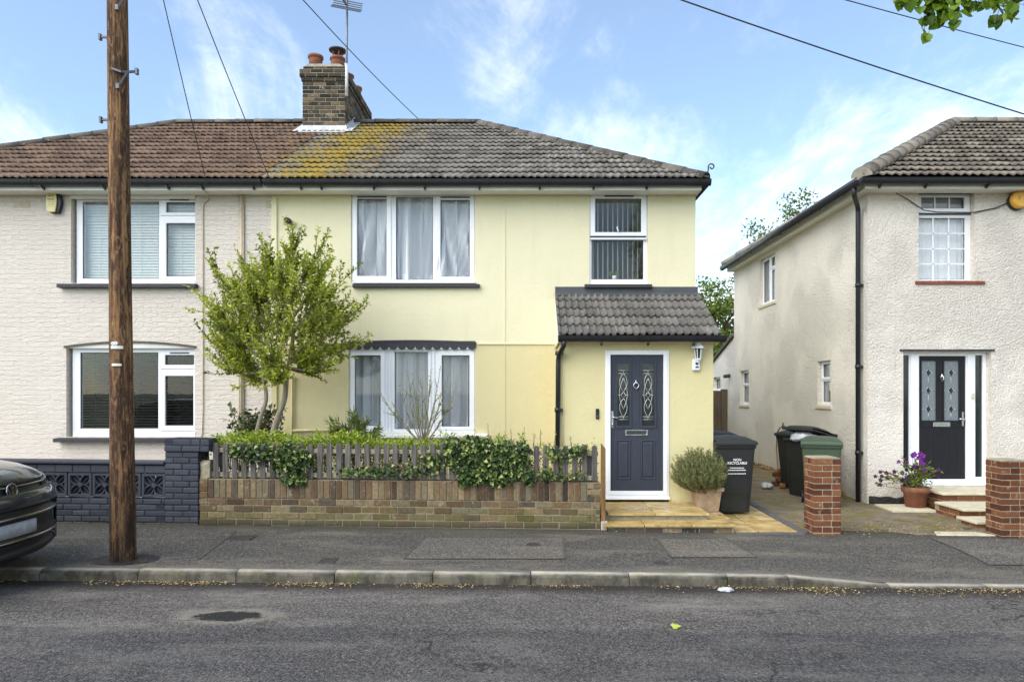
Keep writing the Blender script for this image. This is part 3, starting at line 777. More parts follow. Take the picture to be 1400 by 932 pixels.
def venetian(x0, x1, z0, z1, y, mat, label, pitch=.044, tilt=66):
    root = thing('venetian_blind', label, 'blind', ((x0 + x1) / 2, y, z1))
    mb = MB(); n = int((z1 - z0 - .04) / pitch); t = rad(tilt); hx = (x1 - x0) / 2
    for k in range(n):
        z = -.05 - pitch * k; a = U(-.02, .02)
        mb.obox((0, 0, z + U(-.002, .002)), (hx, 0, 0), (0, .025 * math.cos(t + a), .025 * math.sin(t + a)), (0, -.0012 * math.sin(t), .0012 * math.cos(t)), U(0, 1))
    o = mb.build('slats', mat, root)
    mb = MB(); mb.box(-hx, hx, -.025, .025, -.035, 0); mb.build('head_rail', mat, root)
    mb = MB()
    for f in (-.7, 0, .7): mb.box(hx * f - .003, hx * f + .003, -.028, -.025, z0 - z1 + .02, 0)
    mb.build('cord', mat, root); return root
def scallop_door_panel(mb, x0, x1, z0, z1, y):   # raised moulded panel
    w = .028
    o = len(mb.v)
    mb.v += [(x0, y, z0), (x1, y, z0), (x1, y, z1), (x0, y, z1)]
    for ins, dy in ((w * .5, -.009), (w, .006), (w * 1.9, -.006)):
        mb.v += [(x0 + ins, y + dy, z0 + ins), (x1 - ins, y + dy, z0 + ins), (x1 - ins, y + dy, z1 - ins), (x0 + ins, y + dy, z1 - ins)]
    for k in range(3):
        for i in range(4):
            j = (i + 1) % 4; mb.face((o+4*k+i, o+4*k+j, o+4*k+4+j, o+4*k+4+i))
    mb.face((o+12, o+13, o+14, o+15))

# ------------------------------------------------------------------ roofs shared figures
YE, ZE, RUN, RISE = 10.20, 4.885, 3.71, 2.27
XR_E, XL_E, XP = 2.69, -10.86, -3.98

# ================================================================== the yellow house
yh = thing('yellow_house', 'pale yellow rendered semi-detached house with grey tiled porch and dark front door', 'house', (-.7, DM, 0))
yh.location = (0, 0, 0)
X0, X1 = XP, PX(951, DM)
A = RC(479.7, 649.4, 264.5, 386.8, DM); B = RC(476.6, 649.6, 466, 592, DM); Cw = RC(806, 885.5, 264, 388, DM)
mb = MB(); mb.walls(X0, X1, -.3, 4.745, DM, .26, [A, B, Cw], back=True)
mb.box(X1 - .26, X1, DM + .26, 17.3, -.3, 4.745); mb.box(X0, X1, 17.3, 17.55, -.3, 4.745); mb.box(X0, X1 - .26, DM + .26, 17.3, 4.70, 4.745)
mb.box(X0, X1 - .26, DM + .26, 17.3, 2.35, 2.55); mb.box(X0, X1 - .26, 13.6, 13.7, -.3, 4.70); mb.box(PX(720, DM), PX(720, DM) + .1, DM + .26, 13.6, -.3, 4.7)
zb = PZ(470, DM)
# render bell-cast bead along the storey line, and the movement joint
mb.box(PX(651, DM) + .02, PX(766, DM), DM - .016, DM, zb - .012, zb + .012, .6); mb.box(X0 + .08, PX(470, DM), DM - .016, DM, zb - .012, zb + .012, .6)
mb.box(PX(689, DM), PX(691, DM), DM - .009, DM, .3, 4.62, .6); mb.box(PX(372, DM), PX(379, DM), DM - .03, DM, 1.2, 4.70, .6)
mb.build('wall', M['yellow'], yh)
# roof
mb = MB(); tiles(mb, XP, XR_E, YE, ZE, RUN, RISE, 0, 1)
rear = YE + 2 * RUN
mb.add([(XR_E, YE, ZE), (XR_E, rear, ZE), (XR_E - RUN, YE + RUN, ZE + RISE)], [(0, 1, 2)], .5)
mb.add([(XR_E, rear, ZE), (XP, rear, ZE), (XP, YE + RUN, ZE + RISE), (XR_E - RUN, YE + RUN, ZE + RISE)], [(0, 1, 2, 3)], .5)
roof = mb.build('roof', M['tile_grey'], yh)
mb = MB(); rt = (XR_E - RUN, YE + RUN, ZE + RISE + .03)
rline((XP, YE + RUN, ZE + RISE + .03), rt, .105, mb=mb); rline((XR_E - .03, YE + .03, ZE + .03), rt, .105, mb=mb); rline((XR_E - .03, rear - .03, ZE + .03), rt, .105, mb=mb)
mb.build('ridge_tiles', M['ridge_dark'], roof)
mb = MB(); c = Vector((XR_E - .06, YE - .0, ZE + .02)); pts = [c + Vector((.0, 0, .0)), c + Vector((.05, 0, .10))]
for t in range(9):
    a = rad(160 - t * 42); rr = .05 - t * .0035; pts.append(c + Vector((.10, 0, .16)) + Vector((rr * math.cos(a), 0, rr * math.sin(a))))
mb.tube(pts, .011, 6); mb.build('hip_iron', M['dark_iron'], roof)
# eaves
mb = MB(); mb.box(XP, XR_E - .09, YE + .07, YE + .09, 4.738, 4.90); mb.box(XR_E - .11, XR_E - .09, YE + .09, rear - .1, 4.738, 4.90)
mb.box(XP, XR_E - .11, YE + .09, DM, 4.748, 4.760); mb.box(X1, XR_E - .11, DM, rear - .1, 4.748, 4.760)
mb.build('fascia', M['offwhite'], yh)
gutter(yh, XP + .02, XR_E + .03, YE + .066, ZE - .01, brackets=[PX(x, 10.2) for x in (410, 438, 510, 580, 655, 738, 812, 885)])
# side gutter, seen at the corner
mb = MB(); mb.tube([(XR_E - .03, YE + .02, ZE - .06), (XR_E - .03, rear, ZE - .06)], .055, 10); mb.build('gutter', M['black'], yh)
# chimney
CX0, CX1, CY0, CY1 = PX(413.5, 13.2), PX(472, 13.2), 13.2, 15.2
def masonry(mb, mm, x0, x1, y0, y1, z0, n, ch, bl=.215, joint=.010, skin=.1025, rf=lambda: U(0, 1), jit=.0025, phase=0, faces='flrb'):
    """n courses of bricks round a mortar core; mm is the mortar's builder"""
    mm.box(x0 + .007, x1 - .007, y0 + .007, y1 - .007, z0 + .002, z0 + n * ch - .003)
    for i in range(n):
        z = z0 + i * ch; zt = z + ch - joint; odd = (i + phase) % 2
        fx0, fx1 = (x0, x1) if not odd else (x0 + skin + joint, x1 - skin - joint)
        sy0, sy1 = (y0 + skin + joint, y1 - skin - joint) if not odd else (y0, y1)
        for (yy0, yy1, f) in ((y0, y0 + skin, 'f'), (y1 - skin, y1, 'b')):
            if f not in faces: continue
            x = fx0
            while x < fx1 - .02:
                e = min(x + bl + U(-.006, .006), fx1)
                if fx1 - e < .05: e = fx1
                j = U(-jit, jit); mb.box(x, e, yy0 + j, yy1, z + U(0, .002), zt + U(-.002, .001), rf()); x = e + joint
        for (xx0, xx1, f) in ((x0, x0 + skin, 'l'), (x1 - skin, x1, 'r')):
            if f not in faces: continue
            y = sy0
            while y < sy1 - .02:
                e = min(y + bl + U(-.006, .006), sy1)
                if sy1 - e < .05: e = sy1
                j = U(-jit, jit)
                mb.box(xx0 + (j if f == 'l' else 0), xx1 + (j if f == 'r' else 0), y, e, z + U(0, .002), zt + U(-.002, .001), rf()); y = e + joint
mb, mm = MB(), MB(); ch = .0765
zt = PZ(88, 13.2); zbse = 6.25
n0 = int(round((zt - .30 - zbse) / ch)); masonry(mb, mm, CX0, CX1, CY0, CY1, zbse, n0, ch)
z = zbse + n0 * ch
masonry(mb, mm, CX0 - .02, CX1 + .02, CY0 - .02, CY1 + .02, z, 1, ch); masonry(mb, mm, CX0 - .045, CX1 + .045, CY0 - .045, CY1 + .045, z + ch, 2, ch, phase=1)
masonry(mb, mm, CX0 + .01, CX1 - .01, CY0 + .01, CY1 - .01, z + 3 * ch, 1, ch)
ztop = z + 4 * ch
chim = mb.build('chimney', M['brick_soot'], yh, bevel=.006)
mm.build('mortar', M['mortar_dark'], chim)
mb = MB(); mb.prism([(CX0 + .03, ztop), (CX1 - .03, ztop), (CX1 - .12, ztop + .05), (CX0 + .12, ztop + .05)], CY0 + .03, CY1 - .03)
mb.build('flaunching', M['concrete'], chim)
# flashing apron and stepped flashing
def zroof(y): return ZE + (y - YE) * RISE / RUN
mb = MB(); zf = zroof(CY0)
mb.prism([(CY0 - .008, zf + .13), (CY0 - .008, zf - .03), (CY0 - .17, zroof(CY0 - .17) + .045), (CY0 - .17, zroof(CY0 - .17) + .055), (CY0 - .012, zf + .03), (CY0 - .012, zf + .13)], CX0 - .03, CX1 + .03, axis='x')
for k in range(6):
    y = CY0 + .0 + k * .125
    for x, w in ((CX1, .006), (CX0 - .006, .006)): mb.box(x + .001, x + w, y, y + .14, zroof(y) - .02, zroof(y) + .16)
for sx in (CX1 + .05, CX0 - .05):
    mb.add([(sx - .10, CY0 - .14, zroof(CY0 - .14) + .057), (sx + .10, CY0 - .14, zroof(CY0 - .14) + .057), (sx + .10, YE + RUN, ZE + RISE + .057), (sx - .10, YE + RUN, ZE + RISE + .057)], [(0, 1, 2, 3)])
mb.build('flashing', M['flash'], chim)
for i, (px, hh, cowl) in enumerate(((431, .30, 0), (461, .26, 1))):
    for row in range(3):
        x = PX(px, 13.45); y = CY0 + .28 + row * .68; h_ = hh + (.0, -.02, .03)[row]
        mb = MB(); r0 = .135
        mb.lathe([(r0, 0), (r0 * .94, h_ * .75), (r0 * .94, h_ * .8), (r0 * 1.1, h_ * .82), (r0 * 1.1, h_ * .98), (r0 * .82, h_), (r0 * .78, h_ * .6)], (x, y, ztop + .02), 20)
        if cowl and row == 0:
            for a in range(4): mb.bar((x + .09 * math.cos(a * 1.57 + .5), y + .09 * math.sin(a * 1.57 + .5), ztop + h_), (x + .09 * math.cos(a * 1.57 + .5), y + .09 * math.sin(a * 1.57 + .5), ztop + h_ + .16), .02)
        pot = mb.build('chimney_pot', M['terracotta'], chim)
        if cowl and row == 0:
            mb = MB(); mb.lathe([(.165, 0), (.17, .022), (.10, .04), (.02, .05)], (x, y, ztop + h_ + .155), 24); mb.build('cowl', M['lead'], chim)
# windows of the yellow house
def R(*a, d=DM): return RC(*a, d)
w = window(yh, A, DM + .035, [(R(487.7, 528, 271, 377), R(481, 534.5, 265.5, 384)), (R(540.8, 591.5, 268.5, 382), None), (R(602, 642, 272.5, 378), R(596, 648.5, 266, 384.5))],
           sill=(*R(483, 656, 388, 393.5)[:2], *R(483, 656, 388, 393.5)[2:], .10, 'slate'))
vents(w, [(PX(488, DM), PX(528, DM), PZ(269, DM)), (PX(602, DM), PX(642, DM), PZ(269.5, DM))], DM + .035)
q = MB(); q.box(*R(483, 650, 386, 388)[:2], DM - .06, DM + .05, R(483, 650, 385.5, 388)[2] + .003, PZ(385.6, DM)); q.build('sill_board', M['white'], w)
glb = R(476.6, 649.6, 477.5, 592)
w = window(yh, glb, DM + .03, [(R(484.6, 520, 485.8, 582), R(478, 526, 479, 587.5)), (R(539, 584.7, 480.8, 586.4), None), (R(603.8, 641.7, 485.8, 583), R(597.5, 648.5, 479, 588))],
           sill=(PX(470, DM), PX(667, DM), PZ(598, DM), PZ(592.3, DM), .12, 'white'))
for px in (529, 533.5, 588.5, 593.5): q = MB(); q.box(PX(px, DM) - .008, PX(px, DM) + .008, DM + .012, DM + .03, glb[2] + .02, glb[3] - .02); q.build('mullion', M['white'], w, bevel=.005)
q = MB(); q.box(PX(476.6, DM), PX(649.6, DM), DM - .01, DM + .06, PZ(477.3, DM), PZ(468, DM)); q.build('header', M['white'], w)
# scalloped pelmet board
mb = MB(); xa, xb = PX(472.5, DM), PX(651, DM); n = 15; up = []; lowp = []
for i in range(25):
    t = i / 24; up.append((xa + (xb - xa) * t, PZ(468.2 - 2.6 * (1 - (2 * t - 1) ** 2), DM)))
for i in range(n):
    c = xa + (xb - xa) * (i + .5) / n; rr = (xb - xa) / n / 2
    for k in range(9):
        th = math.pi + math.pi * k / 8; lowp.append((c + rr * math.cos(th), PZ(472.2, DM) + rr * 1.0 * math.sin(th)))
mb.prism(up[::-1] + lowp, DM - .024, DM - .012); 
for i in range(24): mb.add([(up[i][0], DM - .028, up[i][1]), (up[i+1][0], DM - .028, up[i+1][1]), (up[i+1][0], DM, up[i+1][1] + .012), (up[i][0], DM, up[i][1] + .012),
                             (up[i][0], DM - .028, up[i][1] - .02), (up[i+1][0], DM - .028, up[i+1][1] - .02), (up[i+1][0], DM, up[i+1][1] - .02), (up[i][0], DM, up[i][1] - .02)], [(0,1,2,3),(4,7,6,5),(0,4,5,1),(1,5,6,2),(3,2,6,7),(3,7,4,0)])
mb.build('pelmet', M['slate'], yh)
w = window(yh, Cw, DM + .03, [(R(814, 877, 271, 317), R(807.5, 884.5, 264.8, 322.5)), (R(809, 880, 328, 381.5), None)],
           sill=(PX(799, DM), PX(890.6, DM), PZ(394, DM), PZ(388.3, DM), .10, 'slate'))
vents(w, [(PX(826.5, DM), PX(866.5, DM), PZ(268, DM))], DM + .03)
q = MB(); q.box(PX(807, DM), PX(883, DM), DM - .004, DM + .03, PZ(324.5, DM), PZ(322.8, DM)); q.build('drip_rail', M['slate'], w)
q = MB(); q.box(PX(807, DM), PX(884, DM), DM - .02, DM + .04, PZ(328, DM), PZ(325.3, DM)); q.build('transom', M['white'], w, bevel=.008)
q = MB(); q.bar((PX(843.5, DM), DM - .0, PZ(310, DM)), (PX(845, DM), DM - .02, PZ(317, DM)), .014); q.build('handle', M['white'], w)
curtain('net_curtain', PX(484, DM), PX(645, DM), PZ(383, DM), PZ(265, DM), DM + .15, M['net'], 10, .12, 'white net curtain gathered behind the three-pane upstairs window of the yellow house', seed=3, sweep=.35)
curtain('net_curtain', PX(480, DM), PX(646, DM), PZ(588, DM), PZ(478, DM), DM + .15, M['net_grey'], 15, .10, 'grey net curtain with close folds behind the downstairs bow-topped window', seed=8)
root = thing('vertical_blind', 'vertical strip blind behind the narrow upstairs window above the porch', 'blind', (0, 0, 0))
mb = MB(); xs_ = [PX(812 + 6.9 * k, DM) for k in range(10)]
for x in xs_: mb.obox((x, DM + .16, (PZ(271, DM) + PZ(382, DM)) / 2), (.012, .022, 0), (-.0006, .0004, 0), (0, 0, (PZ(271, DM) - PZ(382, DM)) / 2), U(0, .5))
mb.build('strips', M['blind_stripe'], root)
mb = MB(); mb.box(PX(808, DM), PX(882, DM), DM + .14, DM + .18, PZ(270.5, DM), PZ(267, DM)); mb.build('head_rail', M['blind_stripe'], root)
root = thing('potted_plant', 'small leafy plant in a white pot on the inside sill of the narrow upstairs window', 'plant', (PX(841, DM), DM + .105, PZ(381.8, DM)))
mb = MB(); mb.lathe([(.028, 0), (.038, .07), (.036, .07), (.03, .055)], n=16); mb.build('pot', M['white'], root)
M['houseleaf'] = leafmat('house_plant_leaf', [S(96, 120, 50), S(150, 166, 80)])
mb = MB()
for k in range(60):
    a, e = U(0, 6.28), U(.1, 1.2); d = Vector((math.cos(a) * math.cos(e) * 1.0, math.sin(a) * math.cos(e) * .25, math.sin(e))); mb.leaf(Vector((0, 0, .065)) + d * U(.0, .07), d, Vector((0, -1, .4)), .045, .022, U(0, 1))
mb.build('leaves', M['houseleaf'], root)

# ---- porch
DP = 9.57
po = thing('porch', None, None); po.parent = yh
PXa, PXb = .441, 2.585; zpt = PZ(470, DP); DR = RC(827.5, 914.5, 479, 682, DP)
mb = MB(); mb.walls(PXa, PXb, -.3, zpt + .06, DP, .2, [(DR[0], DR[1], .0, DR[3])])
mb.box(PXa, PXa + .2, DP + .2, DM, -.3, zpt + .06); mb.box(PXb - .2, PXb, DP + .2, DM, -.3, zpt + .06); mb.box(PXa + .2, PXb - .2, DP + .2, DM, zpt + .02, zpt + .06)
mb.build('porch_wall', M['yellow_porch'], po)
ye, ze = 9.33, 2.475; prun, prise = DM - .01 - ye, 3.215 - ze
mb = MB(); tiles(mb, .405, 2.635, ye, ze, prun, prise, 0, 0, pitch=.099, gauge=.29, amp=.026, thick=.032, shape='r', seg=16)
for xx, s_ in ((.405, 0), (2.605, 0)): mb.prism([(ye, ze - .02), (ye, ze + .02), (DM - .005, ze + prise + .02), (DM - .005, ze + prise - .03)], xx, xx + .03, axis='x')
mb.build('porch_roof', M['tile_porch'], po)
mb = MB(); z = ze + prise; mb.prism([(DM - .004, z + .115), (DM - .012, z + .115), (DM - .016, z + .03), (DM - .10, z - .02), (DM - .10, z - .034), (DM - .004, z)], PX(759, DM), 2.615, axis='x')
mb.build('porch_flashing', M['lead'], po)
mb = MB(); mb.box(PXa - .02, 2.61, ye + .075, ye + .095, 2.385, 2.475); mb.box(PXa - .02, 2.61, ye + .095, DP, 2.388, 2.40)
for xx in (PXa - .04, 2.61): mb.prism([(ye + .05, 2.386), (ye + .05, ze - .02), (DM - .01, ze + prise - .04), (DM - .01, 2.386)], xx, xx + .02, axis='x')
mb.build('porch_fascia', M['offwhite'], po)
gutter(po, .40, 2.70, ye + .07, 2.475, size=.10, brackets=[PX(x, 9.33) for x in (823, 887, 950)])
X_ = PX(767, DP); pipe(po, [(X_ + .03, ye + .02, 2.40), (X_ + .03, ye + .02, 2.34), (PX(763, DP), DP - .05, 2.20), (PX(761.5, DP), DP - .05, .05)], .034, M['black'], clips=[(PX(762, DP), DP - .05, PZ(560, DP)), (PX(763, DP), DP - .05, PZ(483, DP))])
# ---- front door
fd = thing('front_door', None, None); fd.parent = yh; fd['label'] = 'anthracite front door with two leaded glass lights'
L_ = RC(834.7, 907, 485, 670.5, DP); yd = DP + .02
mb = MB(); mb.ring((DR[0], DR[1], DR[2] + .03, DR[3]), (L_[0], L_[1], L_[2] - .002, L_[3]), DP - .012, DP + .09)
mb.ring((DR[0] + .022, DR[1] - .022, DR[2] + .06, DR[3] - .022), (L_[0] - .004, L_[1] + .004, L_[2], L_[3] + .004), DP - .022, DP - .012)
mb.box(DR[0] - .01, DR[1] + .01, DP - .05, DP + .09, DR[2], DR[2] + .029)
mb.build('door_frame', M['white'], fd, bevel=.004, seg=2)
gl = RC(844.4, 861, 496, 582, DP); gr_ = RC(878, 895, 496, 582, DP); pl = RC(842.8, 863, 601, 655.6, DP); pr_ = RC(876.4, 897, 601, 655.6, DP)
mb = MB(); mb.walls(L_[0] + .003, L_[1] - .003, L_[2] + .003, L_[3] - .003, yd, .045, [gl, gr_, pl, pr_])
for q in (pl, pr_): scallop_door_panel(mb, *q, yd)
for q in (gl, gr_): mb.ring((q[0] - .03, q[1] + .03, q[2] - .035, q[3] + .03), q, yd - .012, yd)
mb.box(L_[0] + .01, L_[1] - .01, yd - .02, yd, L_[2] + .004, L_[2] + .028)
mb.build('door_leaf', M['door_grey'], fd, bevel=.003)
for q in (gl, gr_):
    mb = MB(); mb.box(q[0], q[1], yd + .012, yd + .02, q[2], q[3]); gp_ = mb.build('door_glass', M['glass_black'], fd)
    mb = MB(); cx = (q[0] + q[1]) / 2; hw = (q[1] - q[0]) / 2; z0, z1 = q[2], q[3]; Hh = z1 - z0; yy = yd + .010
    def lead(pts): mb.tube([(cx + a * hw, yy, z0 + t * Hh) for a, t in pts], .0045, 5)
    for t in (.10, .145, .835, .88): lead([(-1, t), (1, t)])
    lead([(-1, .49), (-.35, .49)]); lead([(1, .49), (.35, .49)]); lead([(0, .10), (0, .145)]); lead([(0, .835), (0, .88)])
    for sg in (-1, 1):
        lead([(0, .835)] + [(sg * .62 * math.sin(math.pi * t / 10) ** .8, .835 - .29 * t / 10) for t in range(1, 10)] + [(0, .545)])
        lead([(0, .145)] + [(sg * .62 * math.sin(math.pi * t / 10) ** .8, .145 + .29 * t / 10) for t in range(1, 10)] + [(0, .435)])
        lead([(sg * .66 * math.sin(math.pi * t / 12), .76 - .5 * t / 12 + .0) for t in range(0, 13)])
        lead([(0, .545), (sg * .38, .49), (0, .435)])
    mb.build('leading', M['caming'], gp_)
    for t in (.1225, .8575): mb = MB(); mb.box(q[0] + .004, q[1] - .004, yd + .008, yd + .0115, z0 + (t - .018) * Hh, z0 + (t + .018) * Hh); mb.build('dark_bevel', M['black'], gp_)
mb = MB(); q = RC(854.7, 886, 587, 595.3, DP); mb.ring(q, (q[0] + .022, q[1] - .022, q[2] + .018, q[3] - .018), yd - .012, yd - .001); lb_ = mb.build('letterbox', M['chrome'], fd, bevel=.004); mb = MB(); mb.box(q[0] + .02, q[1] - .02, yd - .007, yd - .001, q[2] + .016, q[3] - .016); mb.build('flap', M['slate'], lb_)
mb = MB(); kx, kz = PX(869.6, DP), PZ(527, DP); mb.lathe([(.012, -.02), (.02, 0), (.012, .02)], (kx, yd - .012, kz + .05), 10)
mb.tube([(kx + .038 * math.sin(t * .524), yd - .022, kz + .038 * math.cos(t * .524)) for t in range(13)], .008, 6); mb.tube([(kx, yd - .015, kz + .035), (kx, yd - .015, kz + .085)], .007, 6); mb.tube([(kx, yd - .02, kz - .03), (kx, yd - .02, kz - .065)], .006, 6)
mb.build('knocker', M['chrome'], fd)
mb = MB(); hx, hz = PX(837.4, DP), PZ(570.6, DP); mb.tube([(hx, yd - .03, hz), (hx + .02, yd - .035, hz + .005), (hx + .06, yd - .03, hz - .005), (hx + .075, yd - .03, hz + .004)], .011, 8); mb.tube([(hx, yd, hz), (hx, yd - .035, hz)], .014, 8); mb.box(hx - .014, hx + .014, yd - .006, yd, hz - .14, hz + .09); mb.lathe([(.011, -.02), (.011, .02)], (hx, yd - .008, hz - .10), 10)
mb.build('handle', M['door_grey'], fd) if False else mb.build('handle', M['chrome'], fd)
# pipes on the yellow wall
mb = MB(); X_ = PX(400.5, DM)
mb.tube([(X_ + .05, DM - .03, PZ(516, DM)), (X_, DM - .03, PZ(516, DM)), (X_, DM - .03, .5)], .018, 8)
mb.tube([(X_, DM - .03, PZ(588, DM)), (PX(475, DM), DM - .03, PZ(588, DM))], .018, 8); mb.build('pipe', M['pipe_yellow'], yh)
mb = MB(); mb.tube([(PX(770, DP), DP - .01, PZ(475, DP)), (PX(770, DP), DP - .01, .4)], .008, 6); mb.build('pipe', M['pipe_yellow'], yh)

# ================================================================== the painted brick house
bh = thing('painted_brick_house', 'cream painted brick semi-detached house with brown tiled roof', 'house')
XL = -10.55
D_ = R(97, 267, 262, 386.8); E_ = R(90.6, 266.3, 474, 597)
ex = R(-190, -60, 262, 386.8); ex2 = R(-190, -60, 474, 680)
mb = MB(); mb.walls(XL, XP - .002, -.3, 4.745, DM, .26, [D_, E_, ex, ex2])
mb.box(XL, XL + .26, DM + .26, 17.3, -.3, 4.745); mb.box(XL, XP - .01, 17.3, 17.55, -.3, 4.745); mb.box(XL + .26, XP - .01, DM + .26, 17.3, 4.70, 4.745)
mb.box(XL + .26, XP - .01, DM + .26, 17.3, 2.35, 2.55); mb.box(XL + .26, XP - .01, 13.6, 13.7, -.3, 4.70)
# arch above the lower window: brick soffit curve
xa, xb = E_[0] - .02, E_[1] + .02; arch = []
for i in range(21):
    t = i / 20; arch.append((xa + (xb - xa) * t, PZ(475.5 - 6.8 * (1 - (2 * t - 1) ** 2), DM)))
mb.build('wall', M['creambrick'], bh)
mb = MB(); mb.prism(arch[::-1] + [(xa, arch[0][1] - .004), (xb, arch[-1][1] - .004)], DM - .004, DM + .01); 
hd = mb.build('arch_header', M['offwhite'], bh)
mb = MB()
for i in range(20):
    (a, za), (e, zz) = arch[i], arch[i + 1]; mb.add([(a, DM - .03, za), (e, DM - .03, zz), (e, DM - .03, zz + .03), (a, DM - .03, za + .03), (a, DM, za), (e, DM, zz), (e, DM, zz + .03), (a, DM, za + .03)], [(0,1,2,3),(0,4,5,1),(3,2,6,7)])
mb.build('arch_trim', M['ridge_dark'], bh)
mb = MB(); tiles(mb, XL_E, XP, YE, ZE, RUN, RISE, 1, 0)
mb.add([(XL_E, YE, ZE), (XL_E, rear, ZE), (XL_E + RUN, YE + RUN, ZE + RISE)], [(1, 0, 2)], .5)
mb.add([(XL_E, rear, ZE), (XP, rear, ZE), (XP, YE + RUN, ZE + RISE), (XL_E + RUN, YE + RUN, ZE + RISE)], [(0, 1, 2, 3)], .5)
roof = mb.build('roof', M['tile_brown'], bh)
mb = MB(); rt = (XL_E + RUN, YE + RUN, ZE + RISE + .03)
rline(rt, (XP, YE + RUN, ZE + RISE + .03), .105, mb=mb); rline((XL_E, YE, ZE + .03), rt, .105, mb=mb); rline((XL_E, rear, ZE + .03), rt, .105, mb=mb)
mb.build('ridge_tiles', M['ridge_dark'], roof)
mb = MB(); mb.box(XL_E + .1, XP - .003, YE + .07, YE + .09, 4.735, 4.90); mb.box(XL_E + .1, XP - .003, YE + .09, DM, 4.746, 4.758); mb.box(D_[0], D_[1], DM - .02, DM + .03, 4.69, 4.745)
mb.build('fascia', M['offwhite'], bh)
gutter(bh, XL_E - .03, XP - .02, YE + .066, ZE - .01, brackets=[PX(x, 10.2) for x in (-180, -90, -10, 56, 140, 228, 275, 345)])
w = window(bh, (D_[0] + .04, D_[1], D_[2], D_[3]), DM + .07, [(R(109, 214, 274, 380), None), (R(224.5, 264, 275, 289), R(216.5, 266.5, 271, 293.5)), (R(224.5, 264, 304, 377), R(216.5, 266.5, 297, 384))],
           sill=(PX(83, DM), PX(271, DM), PZ(394, DM), PZ(388, DM), .17, 'slate'))
vents(w, [(PX(230, DM), PX(256, DM), PZ(272.3, DM))], DM + .07)
w = window(bh, (E_[0] + .05, E_[1], E_[2], E_[3]), DM + .07, [(R(105.8, 213, 481.5, 586), None), (R(223, 262.9, 485, 498.6), R(215.5, 265.6, 479, 504)), (R(223, 261.8, 513.7, 582), R(215.5, 265.6, 507, 589))],
           sill=(PX(80, DM), PX(271.5, DM), PZ(603.5, DM), PZ(597.3, DM), .2, 'slate'))
vents(w, [(PX(230, DM), PX(256, DM), PZ(482, DM))], DM + .07)
window(bh, ex, DM + .07, [((ex[0] + .07, ex[1] - .07, ex[2] + .07, ex[3] - .07), None)])
window(bh, ex2, DM + .07, [((ex2[0] + .07, ex2[1] - .07, ex2[2] + .9, ex2[3] - .07), None)], name='front_door')
venetian(D_[0] + .06, D_[1] - .03, D_[2] + .05, D_[3] - .04, DM + .20, M['blind_pale'], 'pale venetian blind drawn behind the upstairs window of the cream brick house')
venetian(E_[0] + .06, E_[1] - .03, E_[2] + .05, E_[3] - .04, DM + .20, M['blind_dark'], 'dark grey venetian blind behind the downstairs window of the cream brick house', tilt=38)
mb = MB()
for x0_, n_ in ((20.5, 2),): 
    for k in range(2): mb.box(PX(20.5 + k * 10, DM), PX(29 + k * 10, DM), DM - .012, DM - .0, PZ(282, DM), PZ(276.5, DM))
mb.box(PX(19, DM), PX(41, DM), DM - .008, DM, PZ(283.5, DM), PZ(275.5, DM)); mb.build('air_brick', M['pipe_beige'], bh); mb = MB(); mb.box(PX(364, DM), PX(370.5, DM), DM - .01, DM, PZ(284, DM), PZ(278, DM))
mb.build('air_brick', M['pipe_beige'], bh)
mb = MB(); X_ = PX(331, DM)
for dx, r_ in ((-.028, .01), (0, .022), (.03, .009)): mb.tube([(X_ + dx, DM - .03, PZ(268, DM)), (X_ + dx, DM - .03, .3)], r_, 8)
mb.build('pipe', M['pipe_beige'], bh)
mb = MB(); X_ = PX(278, DM); X2 = PX(284.5, DM)
mb.tube([(PX(281, 10.3), 10.27, 4.76), (X2 + .02, DM - .02, PZ(272, DM)), (X2, DM - .015, PZ(274, DM)), (X_ + .02, DM - .015, PZ(278, DM)), (X_, DM - .015, PZ(284, DM)), (X_, DM - .015, PZ(560, DM)), (PX(277, DM), DM - .015, PZ(592, DM)), (PX(274, DM), DM - .015, PZ(600, DM)), (PX(300, DM), DM - .015, PZ(601, DM))], .009, 6)
mb.build('cable', M['pipe_beige'], bh)
# ================================================================== the roughcast house on the right
DR_ = 10.6; SX = 5.26
rh = thing('roughcast_house', 'off-white roughcast house with hipped tiled roof and black front door', 'house')
def R2(*a): return RC(*a, DR_)
Fw = R2(1256, 1332.5, 262.5, 383); Gd = R2(1235, 1355, 481, 663)
XRR = 14.4; yb = 17.3
mb = MB(); mb.walls(SX, XRR, -.3, 4.80, DR_, .26, [Fw, Gd, (9.5, 11.2, .85, 2.1), (9.5, 11.2, 3.25, 4.6)])
# side wall, built facing -x then turned into place: local u = distance back from the front
def side_hole(xa, xb, zb_, zt_): return (F * SX / (xb - VX), F * SX / (xa - VX), zb_, zt_)
s1 = side_hole(1038.5, 1059.5, 3.66, 4.70); s2 = side_hole(1117.5, 1135.5, 1.47, 2.26); s3 = side_hole(1012, 1023.7, 1.40, 2.23); s4 = side_hole(975, 985, 1.75, 2.12)
sm = MB(); sm.walls(-yb, -(DR_ + .26), -.3, 4.80, 0, .26, [(-h[1], -h[0], h[2], h[3]) for h in (s1, s2, s3)], back=True)
TURN = Matrix(((0, 1, 0, SX), (-1, 0, 0, 0), (0, 0, 1, 0), (0, 0, 0, 1)))
sm.turn(TURN); o = len(mb.v); mb.v += sm.v; mb.f += [tuple(i + o for i in f) for f in sm.f]; mb.r += sm.r; mb.s += sm.s; mb.m += [1] * len(sm.m)
mb.box(SX, XRR, yb, yb + .2, -.3, 4.80); mb.box(XRR, XRR + .2, DR_, yb, -.3, 4.80); mb.box(SX + .26, XRR, DR_ + .26, yb, 4.74, 4.79)
